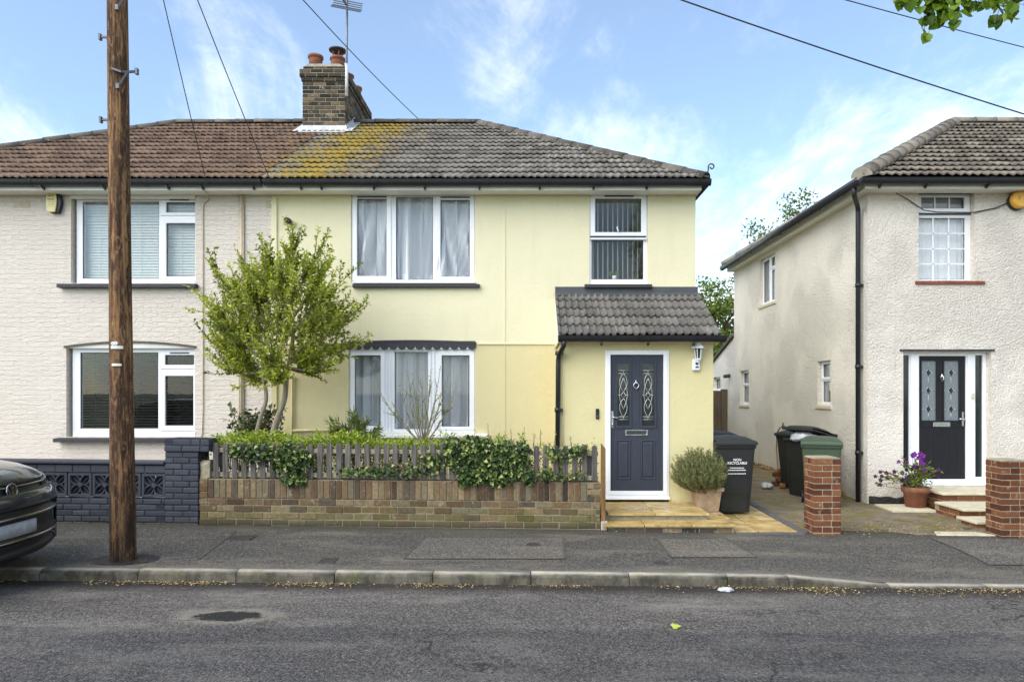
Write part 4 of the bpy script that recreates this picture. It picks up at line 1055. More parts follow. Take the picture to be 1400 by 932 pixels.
mb.box(SX + .26, XRR, DR_ + .26, yb, 2.35, 2.55); mb.box(SX + .26, XRR, 13.4, 13.5, -.3, 4.7); mb.box(7.9, 8.0, DR_ + .26, 13.4, -.3, 4.7)
# lean-to wing at the back of the side wall
zt0 = PZ(458, yb + .1)
sm = MB(); sm.walls(-24, -(yb + .2), -.3, 1.0, 0, .2, []); sm.walls(-24, -(yb + .2), 1.0, 2.2, 0, .2, [(-s4[1], -s4[0], s4[2], s4[3])]); sm.turn(TURN)
o = len(mb.v); mb.v += sm.v; mb.f += [tuple(i + o for i in f) for f in sm.f]; mb.r += sm.r; mb.s += sm.s; mb.m += [1] * len(sm.m)
sl = (PZ(497, 19.5) - PZ(461, 17.5)) / 2.0
zl = lambda y: PZ(461, 17.5) + sl * (y - 17.5)
mb.prism([(yb + .2, 2.2), (yb + .2, zl(yb + .2)), (20.6, max(2.2, zl(20.6))), (20.6, 2.2)], SX, SX + .2, axis='x')
mb.box(PX(1222, DR_), PX(1223.2, DR_), DR_ - .006, DR_, 1.9, 4.7)
mb.build('wall', [M['roughcast'], M['roughcast_side']], rh)
mb = MB(); mb.prism([(yb + .2, zl(yb + .2) + .02), (yb + .2, zl(yb + .2) + .10), (21, zl(21) + .10), (21, zl(21) + .02)], SX - .06, SX + 4, axis='x'); mb.build('lean_to_roof', M['ridge_dark'], rh)
b = Mat('black_plinth'); p = b.pos(); M['plinth'] = b.bsdf(b.ramp(b.noise(p, 12, 6, .7), [(.35, S(30, 29, 28)), (.62, S(62, 58, 54)), (.75, S(140, 132, 118))]), .7, 0, b.bump(b.noise(p, 30, 4, .7), 1, .02))
mb = MB(); N = 22
for k in range(N):
    t = k / (N - 1); x = SX + .04 + t * .86; hgt = .10 + .045 * mnoise.noise((x * 5, 0, 1)); mb.box(x - .022, x + .022, DR_ - .03 - .01 * math.sin(k * 2), DR_ + .01, -.2, hgt - .02)
mb.build('plinth', M['plinth'], rh)
# roof
ye, ze, run, rise = 10.25, 4.925, 3.62, 2.215; xl = 5.0; yr = ye + run
mb = MB(); tiles(mb, xl, XRR + .3, ye, ze, run, rise, 1, 1, pitch=.13, amp=.028, thick=.048)
mb.add([(xl, ye, ze), (xl, ye + 2 * run, ze), (xl + run, yr, ze + rise)], [(1, 0, 2)]); mb.add([(xl, ye + 2 * run, ze), (XRR + .3, ye + 2 * run, ze), (XRR + .3 - run, yr, ze + rise), (xl + run, yr, ze + rise)], [(0, 1, 2, 3)])
mb.add([(XRR + .3, ye, ze), (XRR + .3, ye + 2 * run, ze), (XRR + .3 - run, yr, ze + rise)], [(0, 1, 2)])
roof = mb.build('roof', M['tile_right'], rh)
mb = MB(); rt = (xl + run, yr, ze + rise + .03); rt2 = (XRR + .3 - run, yr, ze + rise + .03); rline(rt, rt2, .135, mb=mb); rline((XRR + .28, ye, ze + .03), rt2, .135, mb=mb); rline((xl - .0, ye + .0, ze + .04), rt, .15, .38, mb=mb); rline((xl, ye + 2 * run, ze + .03), rt, .135, mb=mb)
mb.build('ridge_tiles', M['ridge'], roof)
mb = MB(); d = Vector((run, run, rise)).normalized(); c = Vector((xl, ye, ze + .04)); sd = d.cross(Vector((0, 0, 1))).normalized(); up = sd.cross(d); o = len(mb.v)
mb.v += [tuple(c - d * .004 + sd * math.cos(math.pi * t / 12) * .15 + up * (math.sin(math.pi * t / 12) * .145 - .03)) for t in range(13)]; mb.face([o + k for k in range(13)])
mb.build('hip_end', M['concrete'], roof)
mb = MB(); mb.box(xl + .08, XRR + .3, ye + .07, ye + .09, 4.775, 4.94); mb.box(xl + .08, XRR + .3, ye + .09, DR_, 4.785, 4.797); mb.box(xl + .08, xl + .10, ye + .09, ye + 2 * run, 4.775, 4.94); mb.box(xl + .10, SX, DR_, ye + 2 * run, 4.785, 4.797)
mb.box(xl + .08, SX + .02, ye + 2 * run - .02, ye + 2 * run, 4.775, 4.94)
mb.build('fascia', M['offwhite'], rh)
gutter(rh, xl - .02, XRR + .3, ye + .066, ze - .012, size=.115, brackets=[PX(x, ye) for x in (1205, 1268, 1352)])
mb = MB(); R_ = .058
for k in range(1):
    prof = [(xl + .02 - R_ + R_ * math.cos(math.pi + math.pi * t / 10), ze - .02 - R_ * 1.5 * math.sin(math.pi * t / 10)) for t in range(11)]
    mb.sheet([[(q[0], ye - .03, q[1]) for q in prof], [(q[0], ye + 2 * run + .05, q[1]) for q in prof]])
mb.tube([(xl - .095, ye - .03, ze - .015), (xl - .095, ye + 2 * run, ze - .015)], .008, 6)
for k in range(8): y = ye + .5 + k * .9; mb.tube([(xl + .03, y, ze - .02), (xl - .04, y, ze - .125), (xl - .10, y, ze - .02)], .014, 6)
mb.build('gutter', M['black'], rh, solid=.006)
X_ = SX - .08; Yp = 10.74
pipe(rh, [(xl - .03, ye + .18, ze - .10), (xl - .03, ye + .18, ze - .22), (X_, Yp, PZ(284, Yp)), (X_, Yp, -.09)], .037, M['black'], clips=[(X_, Yp, 2.1), (X_, Yp, PZ(390, Yp)), (X_, Yp, .75)])
# windows
fw = (Fw[0], Fw[1], Fw[2], Fw[3])
g1 = R2(1264, 1323.5, 267.6, 282.8); g2 = R2(1259.5, 1324.6, 296, 380.5); bars = []
for k in (1, 2):
    x = g1[0] + (g1[1] - g1[0]) * k / 3; bars.append((x - .008, x + .008, g1[2], g1[3])); x = g2[0] + (g2[1] - g2[0]) * k / 3; bars.append((x - .010, x + .010, g2[2], g2[3]))
for k in (1, 2, 3):
    z = g2[2] + (g2[3] - g2[2]) * k / 4; bars.append((g2[0], g2[1], z - .009, z + .009))
z = g2[2]; 
w = window(rh, fw, DR_ + .10, [(g1, R2(1257, 1331, 263.2, 289.5)), (g2, None)], bars=bars, sill=(PX(1251, DR_), PX(1346, DR_), PZ(389, DR_), PZ(383.3, DR_), .12, 'redtile'))
q = MB(); q.box(PX(1256.5, DR_), PX(1332, DR_), DR_ + .075, DR_ + .10, PZ(291.4, DR_), PZ(289.8, DR_)); q.build('drip_rail', M['slate'], w)
curtain('net_curtain', PX(1258, DR_), PX(1330, DR_), PZ(382, DR_), PZ(290.5, DR_), DR_ + .21, M['net_skywhite'], 5, .012, 'net curtain painted opaque white for the sky reflected in the small-paned upstairs window of the roughcast house', seed=5, hem=False)
curtain('roller_blind', PX(1258, DR_), PX(1330, DR_), PZ(290, DR_), PZ(263, DR_), DR_ + .23, M['net_grey'], 1, .001, 'grey blind behind the narrow top light of the roughcast house', 'blind', 6, hem=False)
for (z0_, z1_) in ((.85, 2.1), (3.25, 4.6)):
    window(rh, (9.5, 11.2, z0_, z1_), DR_ + .10, [((9.58, 10.32, z0_ + .07, z1_ - .07), None), ((10.40, 11.12, z0_ + .07, z1_ - .07), (10.35, 11.18, z0_ + .02, z1_ - .02))], sill=(9.42, 11.28, z0_ - .07, z0_ - .003, .12, 'redtile'))
def side_window(h, spec, name, depth=.08, sill=True):
    root = bpy.data.objects.new('window_pivot', None)
    holder = MB(); u0, u1 = -h[1], -h[0]
    ls = spec(u0, u1, h[2], h[3])
    before = set(bpy.data.objects)
    w = window(rh, (u0, u1, h[2], h[3]), depth, ls, sill=(u0 - .06, u1 + .06, h[2] - .07, h[2] - .003, .10, 'slab') if sill else None)
    bpy.data.objects.remove(root)
    w.matrix_local = TURN
    return w
def sp_two(u0, u1, z0, z1):
    m = .06; zm = z0 + (z1 - z0) * .56
    return [((u0 + m, u1 - m, z0 + m, zm - .02), None), ((u0 + m, u1 - m, zm + .06, z1 - m), (u0 + .01, u1 - .01, zm + .01, z1 - .01))]
def sp_three(u0, u1, z0, z1):
    m = .06; um = u0 + (u1 - u0) * .52; zm = z0 + (z1 - z0) * .68
    return [((u0 + m, um - .05, z0 + m, z1 - m), (u0 + .012, um, z0 + .012, z1 - .012)), ((um + .06, u1 - m, z0 + m, zm), None), ((um + .06, u1 - m, zm + .09, z1 - m), (um + .012, u1 - .012, zm + .035, z1 - .012))]
side_window(s1, sp_three, 'window'); side_window(s2, sp_two, 'window'); side_window(s3, sp_two, 'window')
side_window(s4, lambda a, b, c, d: [((a + .05, b - .05, c + .05, d - .05), None)], 'window', sill=False)
# front door with side lights
fd = thing('front_door', None, None); fd.parent = rh; fd['label'] = 'black front door between two narrow side lights'
yd = DR_ + .11
Lf = R2(1262.3, 1327, 486, 656); lgl = R2(1238.5, 1248.5, 485, 640); rgl = R2(1340, 1350.3, 485, 653)
mb = MB(); mb.walls(Gd[0], Gd[1], Gd[2], Gd[3], yd, .08, [Lf, lgl, rgl])
for a, b_ in ((1249.8, 1261), (1328.5, 1338.5)): mb.box(PX(a, DR_), PX(b_, DR_), yd - .02, yd, Gd[2] + .03, Gd[3] - .03)
mb.box(Gd[0] - .01, Gd[1] + .01, yd - .1, yd - .001, Gd[2] - .002, Gd[2] + .035)
mb.build('door_frame', M['white'], fd, bevel=.006, seg=2)
mb = MB(); mb.box(PX(1230, DR_), PX(1359, DR_), DR_ - .02, DR_ + .0, PZ(480, DR_), PZ(477.5, DR_)); mb.build('lintel_edge', M['slate'], fd)
for q in (lgl, rgl):
    mb = MB(); mb.box(q[0], q[1], yd + .03, yd + .04, q[2], q[3]); mb.build('side_light', M['glass_black'], fd)
ga, gb_ = R2(1266.3, 1286.5, 492.5, 575), R2(1297.5, 1318, 492.5, 575)
mb = MB(); mb.walls(Lf[0] + .003, Lf[1] - .003, Lf[2] + .003, Lf[3] - .003, yd + .02, .045, [ga, gb_])
for q in (ga, gb_): mb.ring((q[0] - .02, q[1] + .02, q[2] - .02, q[3] + .02), q, yd + .010, yd + .0199)
for a, b_ in ((1263.5, 1294), (1295, 1326)):
    x0_, x1_ = PX(a, DR_), PX(b_, DR_); z0_, z1_ = PZ(654.5, DR_), PZ(648.5, DR_)
    mb.prism([(x0_, z0_), (x1_, z0_), (x1_ - .05, z1_), (x0_ + .05, z1_)], yd + .008, yd + .0199)
mb.box(PX(1263.5, DR_), PX(1326, DR_), yd + .012, yd + .0199, PZ(584, DR_), PZ(577, DR_))
for k in range(1, 6): mb.box(Lf[0] + (Lf[1] - Lf[0]) * k / 6 - .002, Lf[0] + (Lf[1] - Lf[0]) * k / 6 + .002, yd + .017, yd + .0198, PZ(645, DR_), PZ(586, DR_))
mb.build('door_leaf', M['door_black'], fd, bevel=.003)
for q in (ga, gb_):
    mb = MB(); mb.box(q[0], q[1], yd + .032, yd + .04, q[2], q[3]); gp_ = mb.build('door_glass', M['obscure'], fd)
    mb = MB(); cx = (q[0] + q[1]) / 2; hw = (q[1] - q[0]) / 2; yy = yd + .030; zq = [q[2] + (q[3] - q[2]) * t for t in (.19, .50, .80)]
    for z in zq:
        w_, h_ = hw * .36, hw * .52; pts = [(cx - w_, yy, z), (cx, yy, z + h_), (cx + w_, yy, z), (cx, yy, z - h_), (cx - w_, yy, z)]
        mb.tube(pts, .004, 5); dm = MB(); dm.prism([(cx - w_, z), (cx, z - h_), (cx + w_, z), (cx, z + h_)], yy - .002, yy + .001); dm.build('diamond', M['black'], gp_)
        for sg in (-1, 1): mb.tube([(cx + sg * w_, yy, z), (cx + sg * hw, yy, z)], .0035, 5)
    zz = [q[2]] + zq + [q[3]]
    for i in range(4): mb.tube([(cx, yy, zz[i] + (hw * .52 if i else 0)), (cx, yy, zz[i+1] - (hw * .52 if i < 3 else 0))], .0035, 5)
    mb.build('leading', M['caming'], gp_)
mb = MB(); q = R2(1282, 1305.5, 577.3, 583.5); mb.box(q[0], q[1], yd + .002, yd + .0118, q[2], q[3]); mb.build('letterbox', M['chrome'], fd, bevel=.004)
mb = MB(); kx, kz = PX(1293.5, DR_), PZ(514, DR_); mb.tube([(kx, yd + .01, kz + .05), (kx, yd - .005, kz + .03), (kx - .025, yd - .01, kz - .03), (kx, yd - .01, kz - .085), (kx + .025, yd - .01, kz - .03), (kx, yd - .005, kz + .03)], .008, 6); mb.build('knocker', M['chrome'], fd)
mb = MB(); hx, hz = PX(1323, DR_), PZ(573, DR_); mb.tube([(hx, yd - .02, hz), (hx - .07, yd - .02, hz)], .012, 8); mb.tube([(hx, yd + .02, hz), (hx, yd - .025, hz)], .016, 8); mb.box(hx - .014, hx + .014, yd + .008, yd + .02, hz - .11, hz + .11); mb.build('handle', M['chrome'], fd)
mb = MB(); mb.box(PX(1332.5, DR_), PX(1336.5, DR_), yd - .04, yd - .02, PZ(545, DR_), PZ(537, DR_)); mb.build('bell_push', M['slab'], fd, bevel=.004)
mb = MB(); mb.tube([(PX(1229, ye), ye + .08, PZ(262, ye)), (PX(1238, DR_), DR_ - .02, PZ(272, DR_)), (PX(1262, DR_), DR_ - .02, PZ(288, DR_)), (PX(1280, DR_), DR_ - .02, PZ(290.5, DR_)), (PX(1330, DR_), DR_ - .02, PZ(291, DR_)), (PX(1360, DR_), DR_ - .02, PZ(285, DR_)), (PX(1400, DR_), DR_ - .02, PZ(268, DR_)), (PX(1420, DR_), DR_ - .02, PZ(261, DR_))], .008, 6)
mb.build('cable', M['cable'], rh)
# ================================================================== street-side walls and fence
K = -.010
def zbase(x): return -.012 * x
# ---- blue painted wall with pierced screen blocks
bw = thing('screen_block_wall', 'low dark blue painted brick wall with a row of pierced flower-pattern screen blocks', 'wall')
Y0 = 8.5; XA, XB, XC = -8.6, PX(226, Y0), PX(271.5, Y0); ch = .0735
mb, mm = MB(), MB(); masonry(mb, mm, XA, XB - .002, Y0, Y0 + .105, -.035, 5, ch, skin=.1025, faces='f', jit=.004)
masonry(mb, mm, XA, XB - .002, Y0, Y0 + .105, .645, 1, .105, faces='f', jit=.004)
masonry(mb, mm, XB, XC, Y0 - .012, Y0 + .30, -.035, 13, ch, faces='flr', jit=.004)
masonry(mb, mm, XB, PX(287, Y0), Y0 - .030, Y0 + .31, -.035 + 13 * ch, 2, .08, faces='fr', jit=.003)
mb.shear(K); mm.shear(K)
mb.build('brickwork', M['brick_blue'], bw, bevel=.009, seg=2); mm.build('mortar', M['mortar_blue'], bw)
mb = MB(); mb.box(XA, XB - .003, Y0 - .035, Y0 + .14, .755, .80); mb.shear(K); mb.build('coping', M['brick_blue'], bw, bevel=.012, seg=2)
def screen_block(w):
    mb = MB(); h = w / 2; t = .034
    mb.ring((-h + .003, h - .003, -h + .003, h - .003), (-h + t, h - t, -h + t, h - t), 0, .09)
    for k in range(4):
        a = math.pi / 4 + k * math.pi / 2; d = Vector((math.cos(a), 0, math.sin(a))); s_ = Vector((-d.z, 0, d.x)); L = h * 1.16
        for side in (-1, 1):   # a leaf of two curved ribs
            pts = []
            for i in range(9):
                u = i / 8; pts.append(d * (L * u) + s_ * side * .052 * math.sin(math.pi * u) ** .9)
            for p, q in zip(pts[:-1], pts[1:]): mb.bar(p + Vector((0, .045, 0)), q + Vector((0, .045, 0)), .078, .017, up=(s_.x, 0, s_.z), r=.5)
        pl_ = [d * (L * i / 8) + s_ * sd_ * .050 * math.sin(math.pi * i / 8) ** .9 for sd_, rng in ((1, range(9)), (-1, range(8, -1, -1))) for i in rng]
        mb.prism([(q.x, q.z) for q in pl_], .055, .075)
        mb.bar(Vector((0, .05, 0)), d * L + Vector((0, .05, 0)), .05, .012, up=(s_.x, 0, s_.z))
    mb.lathe([(.03, -.04), (.03, .04)], (0, 0, 0), 10)
    mb.v[-20:] = [(x, .045 + z, y) for x, y, z in mb.v[-20:]]
    return mb
blk = screen_block(.300).build('screen_block', M['brick_blue'], bw, bevel=.003)
n = 0; x = XB - .153; zc = .335 + .152
while x - .15 > XA:
    o = blk if n == 0 else blk.copy()
    if n: C.objects.link(o); o.parent = bw
    o.location = (x, Y0 + .008, zc + K * x + .004); x -= .3065; n += 1
# ---- stock brick garden wall
gw = thing('brick_garden_wall', 'low weathered yellow stock brick wall with an upright soldier course on top', 'wall')
XD, XE = XC + .006, PX(821, 8.5)
mb, mm = MB(), MB(); rfs = lambda: random.random() ** 1.0
masonry(mb, mm, XD, XE, Y0, Y0 + .215, -.075, 1, .085, rf=lambda: U(.0, .3), jit=.008)
masonry(mb, mm, XD, XE, Y0 + .004, Y0 + .215, .010, 4, .084, rf=rfs, jit=.006)
zt = .010 + 4 * .084; x = XD + .115
mm.box(XD + .11, XE - .12, Y0 + .012, Y0 + .205, zt, zt + .236)
while x < XE - .185:
    w_ = .066 + U(-.004, .005); mb.box(x, x + w_, Y0 + U(-.003, .006), Y0 + .215, zt + U(0, .004), zt + .237 + U(-.008, .002), rfs()); x += w_ + .0095
mm.box(XD + .005, XD + .1, Y0 + .012, Y0 + .2, zt, zt + .25); mm.box(x + .006, XE - .006, Y0 + .012, Y0 + .2, zt, zt + .235)
for k in range(3):
    mb.box(XD, XD + .105, Y0 + U(0, .006), Y0 + .21, zt + k * .08, zt + k * .08 + .07, rfs())
    if k != 1: mb.box(x, x + (XE - x) * .5, Y0, Y0 + .21, zt + k * .08, zt + k * .08 + .07, U(.7, .9)); mb.box(x + (XE - x) * .5 + .01, XE, Y0, Y0 + .21, zt + k * .08, zt + k * .08 + .07, U(.6, .9))
    else: mb.box(x, XE, Y0, Y0 + .21, zt + k * .08, zt + k * .08 + .07, .85)
mb.shear(K); mm.shear(K)
mb.build('brickwork', M['brick_stock'], gw, bevel=.007, seg=2); mm.build('mortar', M['mortar_wall'], gw)
mb = MB(); xs_ = [XD, XD + .12]; rows = []
for i in range(6):
    z = zt + .245 + i * .04; rows.append([(XD + .002 + .016 * mnoise.noise((i, 0, 3)), Y0 + .03 + .02 * mnoise.noise((i * .7, 1, 3)), z), (XD + .06, Y0 + .02 + .03 * mnoise.noise((i * .9, 5, 3)), z), (XD + .118, Y0 + .03, z)])
mb.sheet(rows, sm=False); mb.box(XD + .01, XD + .115, Y0 + .05, Y0 + .18, zt + .24, zt + .46); mb.shear(K)
mb.build('rough_stub', M['mortar'], gw)
# ---- picket fence on the wall
pf = thing('picket_fence', 'low grey weathered wooden picket fence standing on the stock brick wall', 'fence')
ztop = zt + .245; YF = Y0 + .045
def picket(hgt, style, w=.068):
    mb = MB(); h = w / 2
    if style == 0: top = [(h, hgt - .02), (h * .6, hgt - .004), (0, hgt), (-h * .6, hgt - .004), (-h, hgt - .02)]
    elif style == 1: top = [(h * math.cos(t * math.pi / 8), hgt - h + h * math.sin(t * math.pi / 8)) for t in range(9)]
    else: top = [(h, hgt - .012), (h * .2, hgt), (-h, hgt - .026)]
    mb.prism([(-h, 0), (h, 0)] + top, 0, .019, r=U(0, 1)); return mb.build('picket', M['picket'], pf, bevel=.004)
protos = [picket(.445, 0), picket(.44, 2), picket(.448, 0), picket(.445, 1), picket(.45, 1)]
used = set(); x = PX(295, YF); n = 0
while x < PX(814, YF):
    px = VX + x / YF * F
    k = random.choice((0, 1, 2)) if px < 690 else random.choice((3, 4)) 
    o = protos[k] if k not in used else protos[k].copy()
    if k in used: C.objects.link(o); o.parent = pf
    used.add(k)
    o.location = (x, YF + U(-.004, .004), ztop + K * x + U(-.006, .006)); o.rotation_euler = (U(-.01, .01), U(-.018, .018), U(-.03, .03))
    o.scale = (1, 1, 1 + U(-.015, .015)); x += .1185 + U(-.004, .004); n += 1
for k in set(range(5)) - used: bpy.data.objects.remove(protos[k])
mb = MB(); xa, xb = PX(287, YF), PX(818, YF)
mb.box(xa, xb, YF + .026, YF + .066, ztop + .012, ztop + .068); mb.shear(K); r1 = mb.build('rail', M['rail'], pf, bevel=.004)
mb = MB(); mb.box(xa, xb, YF + .026, YF + .066, ztop + .318, ztop + .372); mb.shear(K); mb.build('rail', M['rail'], pf, bevel=.004)
for px in (300, 470, 640, 806):
    x = PX(px, YF); mb = MB(); mb.box(x - .035, x + .035, YF + .068, YF + .14, ztop - .55, ztop + .38); mb.shear(K); mb.build('post', M['picket'], pf, bevel=.006)
gp_ = thing('gate_post_board', 'upright brown timber board fixed to the end of the garden wall beside the front step', 'post', (PX(825, 8.5), 8.49, .10))
mb = MB(); mb.prism([(-.028, 0), (.026, 0), (.026, .90), (-.028, .965)], 0, .06, r=.1); mb.box(-.024, .022, .06, .11, 0, .90, .6); mb.build('board', M['board'], gp_, bevel=.005)
mb = MB(); mb.box(-.03, .055, -.004, .12, -.17, -.001); mb.build('foot', M['concrete'], gp_, bevel=.01)

# ================================================================== steps
st = thing('front_step', 'two shallow wet golden sandstone steps leading up to the grey front door', 'steps', (0, 0, 0))
xs_l = PX(828, 8.37)
mb, mm = MB(), MB(); z1, z2 = .08, .17
mm.box(xs_l + .03, 2.52, 8.40, 9.60, -.3, z1 - .036); mm.box(xs_l + .03, 2.28, 8.69, 9.58, .0, z2 - .036)
masonry(mb, MB(), xs_l + .03, 2.50, 8.392, 8.62, -.06, 1, .10, faces='f')
mb.build('riser', M['brick_soot'], st, bevel=.004); mm.build('core', M['mortar_dark'], st)
def slabs(xs, ys, z, name):
    for i in range(len(xs) - 1):
        for j in range(len(ys) - 1):
            mb = MB(); mb.box(xs[i] + .004, xs[i+1] - .004, ys[j] + .004, ys[j+1] - .004, z - .034, z + U(-.002, .002), U(0, 1)); mb.build('slab', M['sand'], st, bevel=.006, seg=2)
slabs([xs_l - .02, 1.42, 2.0, 2.545], [8.36, 8.80], z1, 'lower'); slabs([2.29, 2.60], [8.80, 9.22, 9.565], z1, 'side')
slabs([xs_l + .06, 1.60, 2.29], [8.64, 9.10, 9.565], z2, 'upper')
st2 = thing('front_step', 'buff slab steps with brick risers leading up to the black front door', 'steps')
def step(x0, x1, y0, y1, z, courses, nm):
    mb = MB(); n = max(1, int(round((x1 - x0) / .6))); 
    for k in range(n): mb.box(x0 + (x1 - x0) * k / n + .003, x0 + (x1 - x0) * (k + 1) / n - .003, y0, y1, z - .035, z, U(0, 1))
    o = mb.build('tread', M['slab'], st2, bevel=.008, seg=2)
    mb, mm = MB(), MB(); masonry(mb, mm, x0 + .03, x1 - .03, y0 + .03, y1 + .05, z - .037 - courses * .075, courses, .075, faces='flr'); mb.build('riser', M['brick_red'], o, bevel=.004); mm.build('mortar', M['mortar'], o)
step(6.02, 8.0, 9.94, 10.585, .235, 3, 'a'); step(5.90, 8.0, 9.28, 9.935, .115, 3, 'b'); step(5.80, 7.6, 8.86, 9.275, .02, 1, 'c')
mb = MB(); mb.box(5.30, 5.93, 9.93, 10.48, -.16, -.012); tag(mb.build('paving_slab', M['slab'], bevel=.012, seg=2), 'buff paving slab under the terracotta flower pot', 'slab')
mb = MB(); mb.prism([(5.02, 8.40), (5.75, 8.40), (5.62, 8.60), (5.12, 8.62)], -.2, -.052, axis='z'); tag(mb.build('paving_slab', M['slab'], bevel=.008), 'pale flat slab let into the edge of the pavement by the right-hand pillar', 'slab')
# ================================================================== red brick pillars
def pillar(x, y, label, n=12):
    root = thing('brick_pillar', label, 'pillar', (x, y, 0), 0, 'red brick gate pillars')
    mb, mm = MB(), MB(); masonry(mb, mm, 0, .335, 0, .30, -.05 + zbase(x), n + 1, .0755, bl=.218, jit=.002)
    mb.build('brickwork', M['brick_red'], root, bevel=.005); mm.build('mortar', M['mortar'], root)
    mb = MB(); z = -.05 + zbase(x) + (n + 1) * .0755; mb.prism([(-.002, z - .002), (.337, z - .002), (.30, z + .012), (.03, z + .012)], .0, .30); mb.build('cap', M['mortar'], root)
pillar(3.49, 8.36, 'short red brick pillar in front of the green-lidded bin'); pillar(5.75, 8.30, 'short red brick pillar in front of the black front door')

# ================================================================== utility pole and wires
po_ = thing('utility_pole', 'tall brown creosoted wooden pole on the pavement with step irons and white number tags', 'utility pole', (PX(168.5, 6.87), 6.87, .0))
bx = PX(168.5, 6.87); tx = PX(160.5, 6.87); TOPZ = 7.9
def polex(z): return (tx - bx) * z / 5.6
mb = MB(); zs_ = [-.25, 0, .12, .6, 1.5, 3, 4.5, 6, TOPZ]; rr = [.124, .122, .119, .114, .108, .101, .096, .092, .086]
rows = []
for i in range(60):
    z = -.25 + (TOPZ + .25) * i / 59; k = 0
    while zs_[k + 1] < z and k < len(zs_) - 2: k += 1
    t = (z - zs_[k]) / (zs_[k+1] - zs_[k]); r_ = rr[k] + (rr[k+1] - rr[k]) * t; row = []
    for j in range(29):
        a = 2 * math.pi * (j % 28) / 28; w = 1 + .012 * mnoise.noise((math.cos(a) * 2, math.sin(a) * 2, z * .5)); da = abs((a - math.pi * 1.47 + math.pi) % (2 * math.pi) - math.pi); w -= .05 * max(0, 1 - da / .12)
        row.append((polex(z) + r_ * w * math.cos(a), r_ * w * math.sin(a), z))
    rows.append(row)
mb.sheet(rows); mb.face([len(mb.v) - 29 + j for j in range(28)]); 
mb.build('shaft', M['pole'], po_)
b = Mat('tarred_foot'); p = b.pos(); M['tar'] = b.bsdf(b.ramp(b.noise(b.map(p, (9, 9, 1.5)), 2, 6, .7), [(.35, S(24, 22, 22)), (.65, S(58, 50, 46))]), .6, 0, b.bump(b.noise(p, 40, 4), .6, .01))
for (px, py, side) in ((137, 51, -1), (138, 164, -1), (187, 98, 1), (174, -8, 1), (137, -70, -1)):
    z = PZ(py, 6.87); x0 = polex(z); mb = MB(); e = Vector((PX(px, 6.87) - bx, 0, z))
    if side > 0: mb.bar((x0 + .0, -.10, z - .02), (x0 + .09, -.09, z - .05), .03, .02); mb.bar((x0 + .07, -.09, z - .05), e, .026, .02); mb.bar((x0 + .06, -.095, z - .19), (x0 + .12, -.06, z - .045), .018); mb.obox(e, (.012, 0, 0), (0, .02, 0), (0, 0, .03)); mb.obox((x0 + .055, -.098, z - .19), (.016, 0, 0), (0, .01, 0), (0, 0, .025))
    else: mb.bar((x0 - .085, 0, z), e, .022, .018); mb.obox(e, (.01, 0, 0), (0, .02, 0), (0, 0, .03)); mb.bar((x0 - .088, 0, z - .05), (x0 - .12, 0, z), .014)
    mb.build('step_iron', M['iron'], po_)
for i, (px, py) in enumerate(((153.3, 469.2), (157.8, 469.0))):
    z = PZ(py, 6.75); mb = MB(); pr = [(.0175 * math.cos(t * .5236), .0175 * math.sin(t * .5236)) for t in range(12)]; x = PX(px, 6.75) - bx
    mb.prism([(x + a, z + c_) for a, c_ in pr], -.120 if i else -.112, -.100); o = mb.build('number_tag', M['white'], po_)
    text_mesh('DA'[i], .026, 'lettering', M['black'], o, (x, -.1205 if i else -.1125, z), ext=.0006)
for (x0_, x1_, py, h_) in ((151.2, 165.5, 474.5, .015), (152.8, 164, 498.5, .012)):
    z = PZ(py, 6.75); mb = MB(); n = 6
    for k in range(n):
        xa = PX(x0_ + (x1_ - x0_) * k / n, 6.75) - bx; xb = PX(x0_ + (x1_ - x0_) * (k + 1) / n, 6.75) - bx
        ya = -math.sqrt(max(.0001, .118 ** 2 - (xa - polex(z)) ** 2)); yb_ = -math.sqrt(max(.0001, .118 ** 2 - (xb - polex(z)) ** 2))
        mb.add([(xa, ya - .004, z - h_), (xb, yb_ - .004, z - h_), (xb, yb_ - .004, z + h_), (xa, ya - .004, z + h_), (xa, ya + .014, z - h_), (xb, yb_ + .014, z - h_), (xb, yb_ + .014, z + h_), (xa, ya + .014, z + h_)], MB.BF)
    mb.build('metal_strip', M['offwhite'], po_)
mb = MB(); ring_ = [(.124 * 2.2, -.0)]; rows = []
for k, R_ in enumerate((.11, .19, .27)):
    rows.append([(R_ * math.cos(t * .2618) * (1 + .25 * mnoise.noise((t, k, 0))) * 1.25, R_ * .8 * math.sin(t * .2618) * (1 + .2 * mnoise.noise((t, k, 4))) + .02, 0) for t in range(25)])
rows = [[(x, y, zpave(bx + x, max(6.62, 6.87 + y)) + (.010, .009, .004)[k]) for x, y, _ in row] for k, row in enumerate(rows)]
mb.sheet([[(x, max(y, 6.612 - 6.87), z) for x, y, z in r_] for r_ in rows]); mb.build('tar_collar', M['tar'], po_)
TOP = Vector((bx + polex(TOPZ - .1), 6.87, TOPZ - .1))
def wire(end, sag, label, r=.0085, n=40, on=0):
    a, e = TOP, Vector(end); pts = [a.lerp(e, i / n) - Vector((0, 0, sag * 4 * (i / n) * (1 - i / n))) for i in range(n + 1)]
    if on: d = pts[-1] - pts[-2]; d.z *= .2; pts += [pts[-1] + d.normalized() * on * k for k in (.3, 1)]
    mb = MB(); mb.tube(pts, r, 6); o = mb.build('overhead_wire', M['cable']); return tag(o, label, 'wire', 'overhead wires from the pole')
wire((PX(283, 10.15), 10.15, PZ(252, 10.15)), .06, 'thin wire from the pole down to the eaves of the cream brick house', .006)
wire((PX(371, 10.15), 10.15, PZ(250, 10.15)), .06, 'wire from the pole to the eaves where the cream and yellow houses meet', .007)
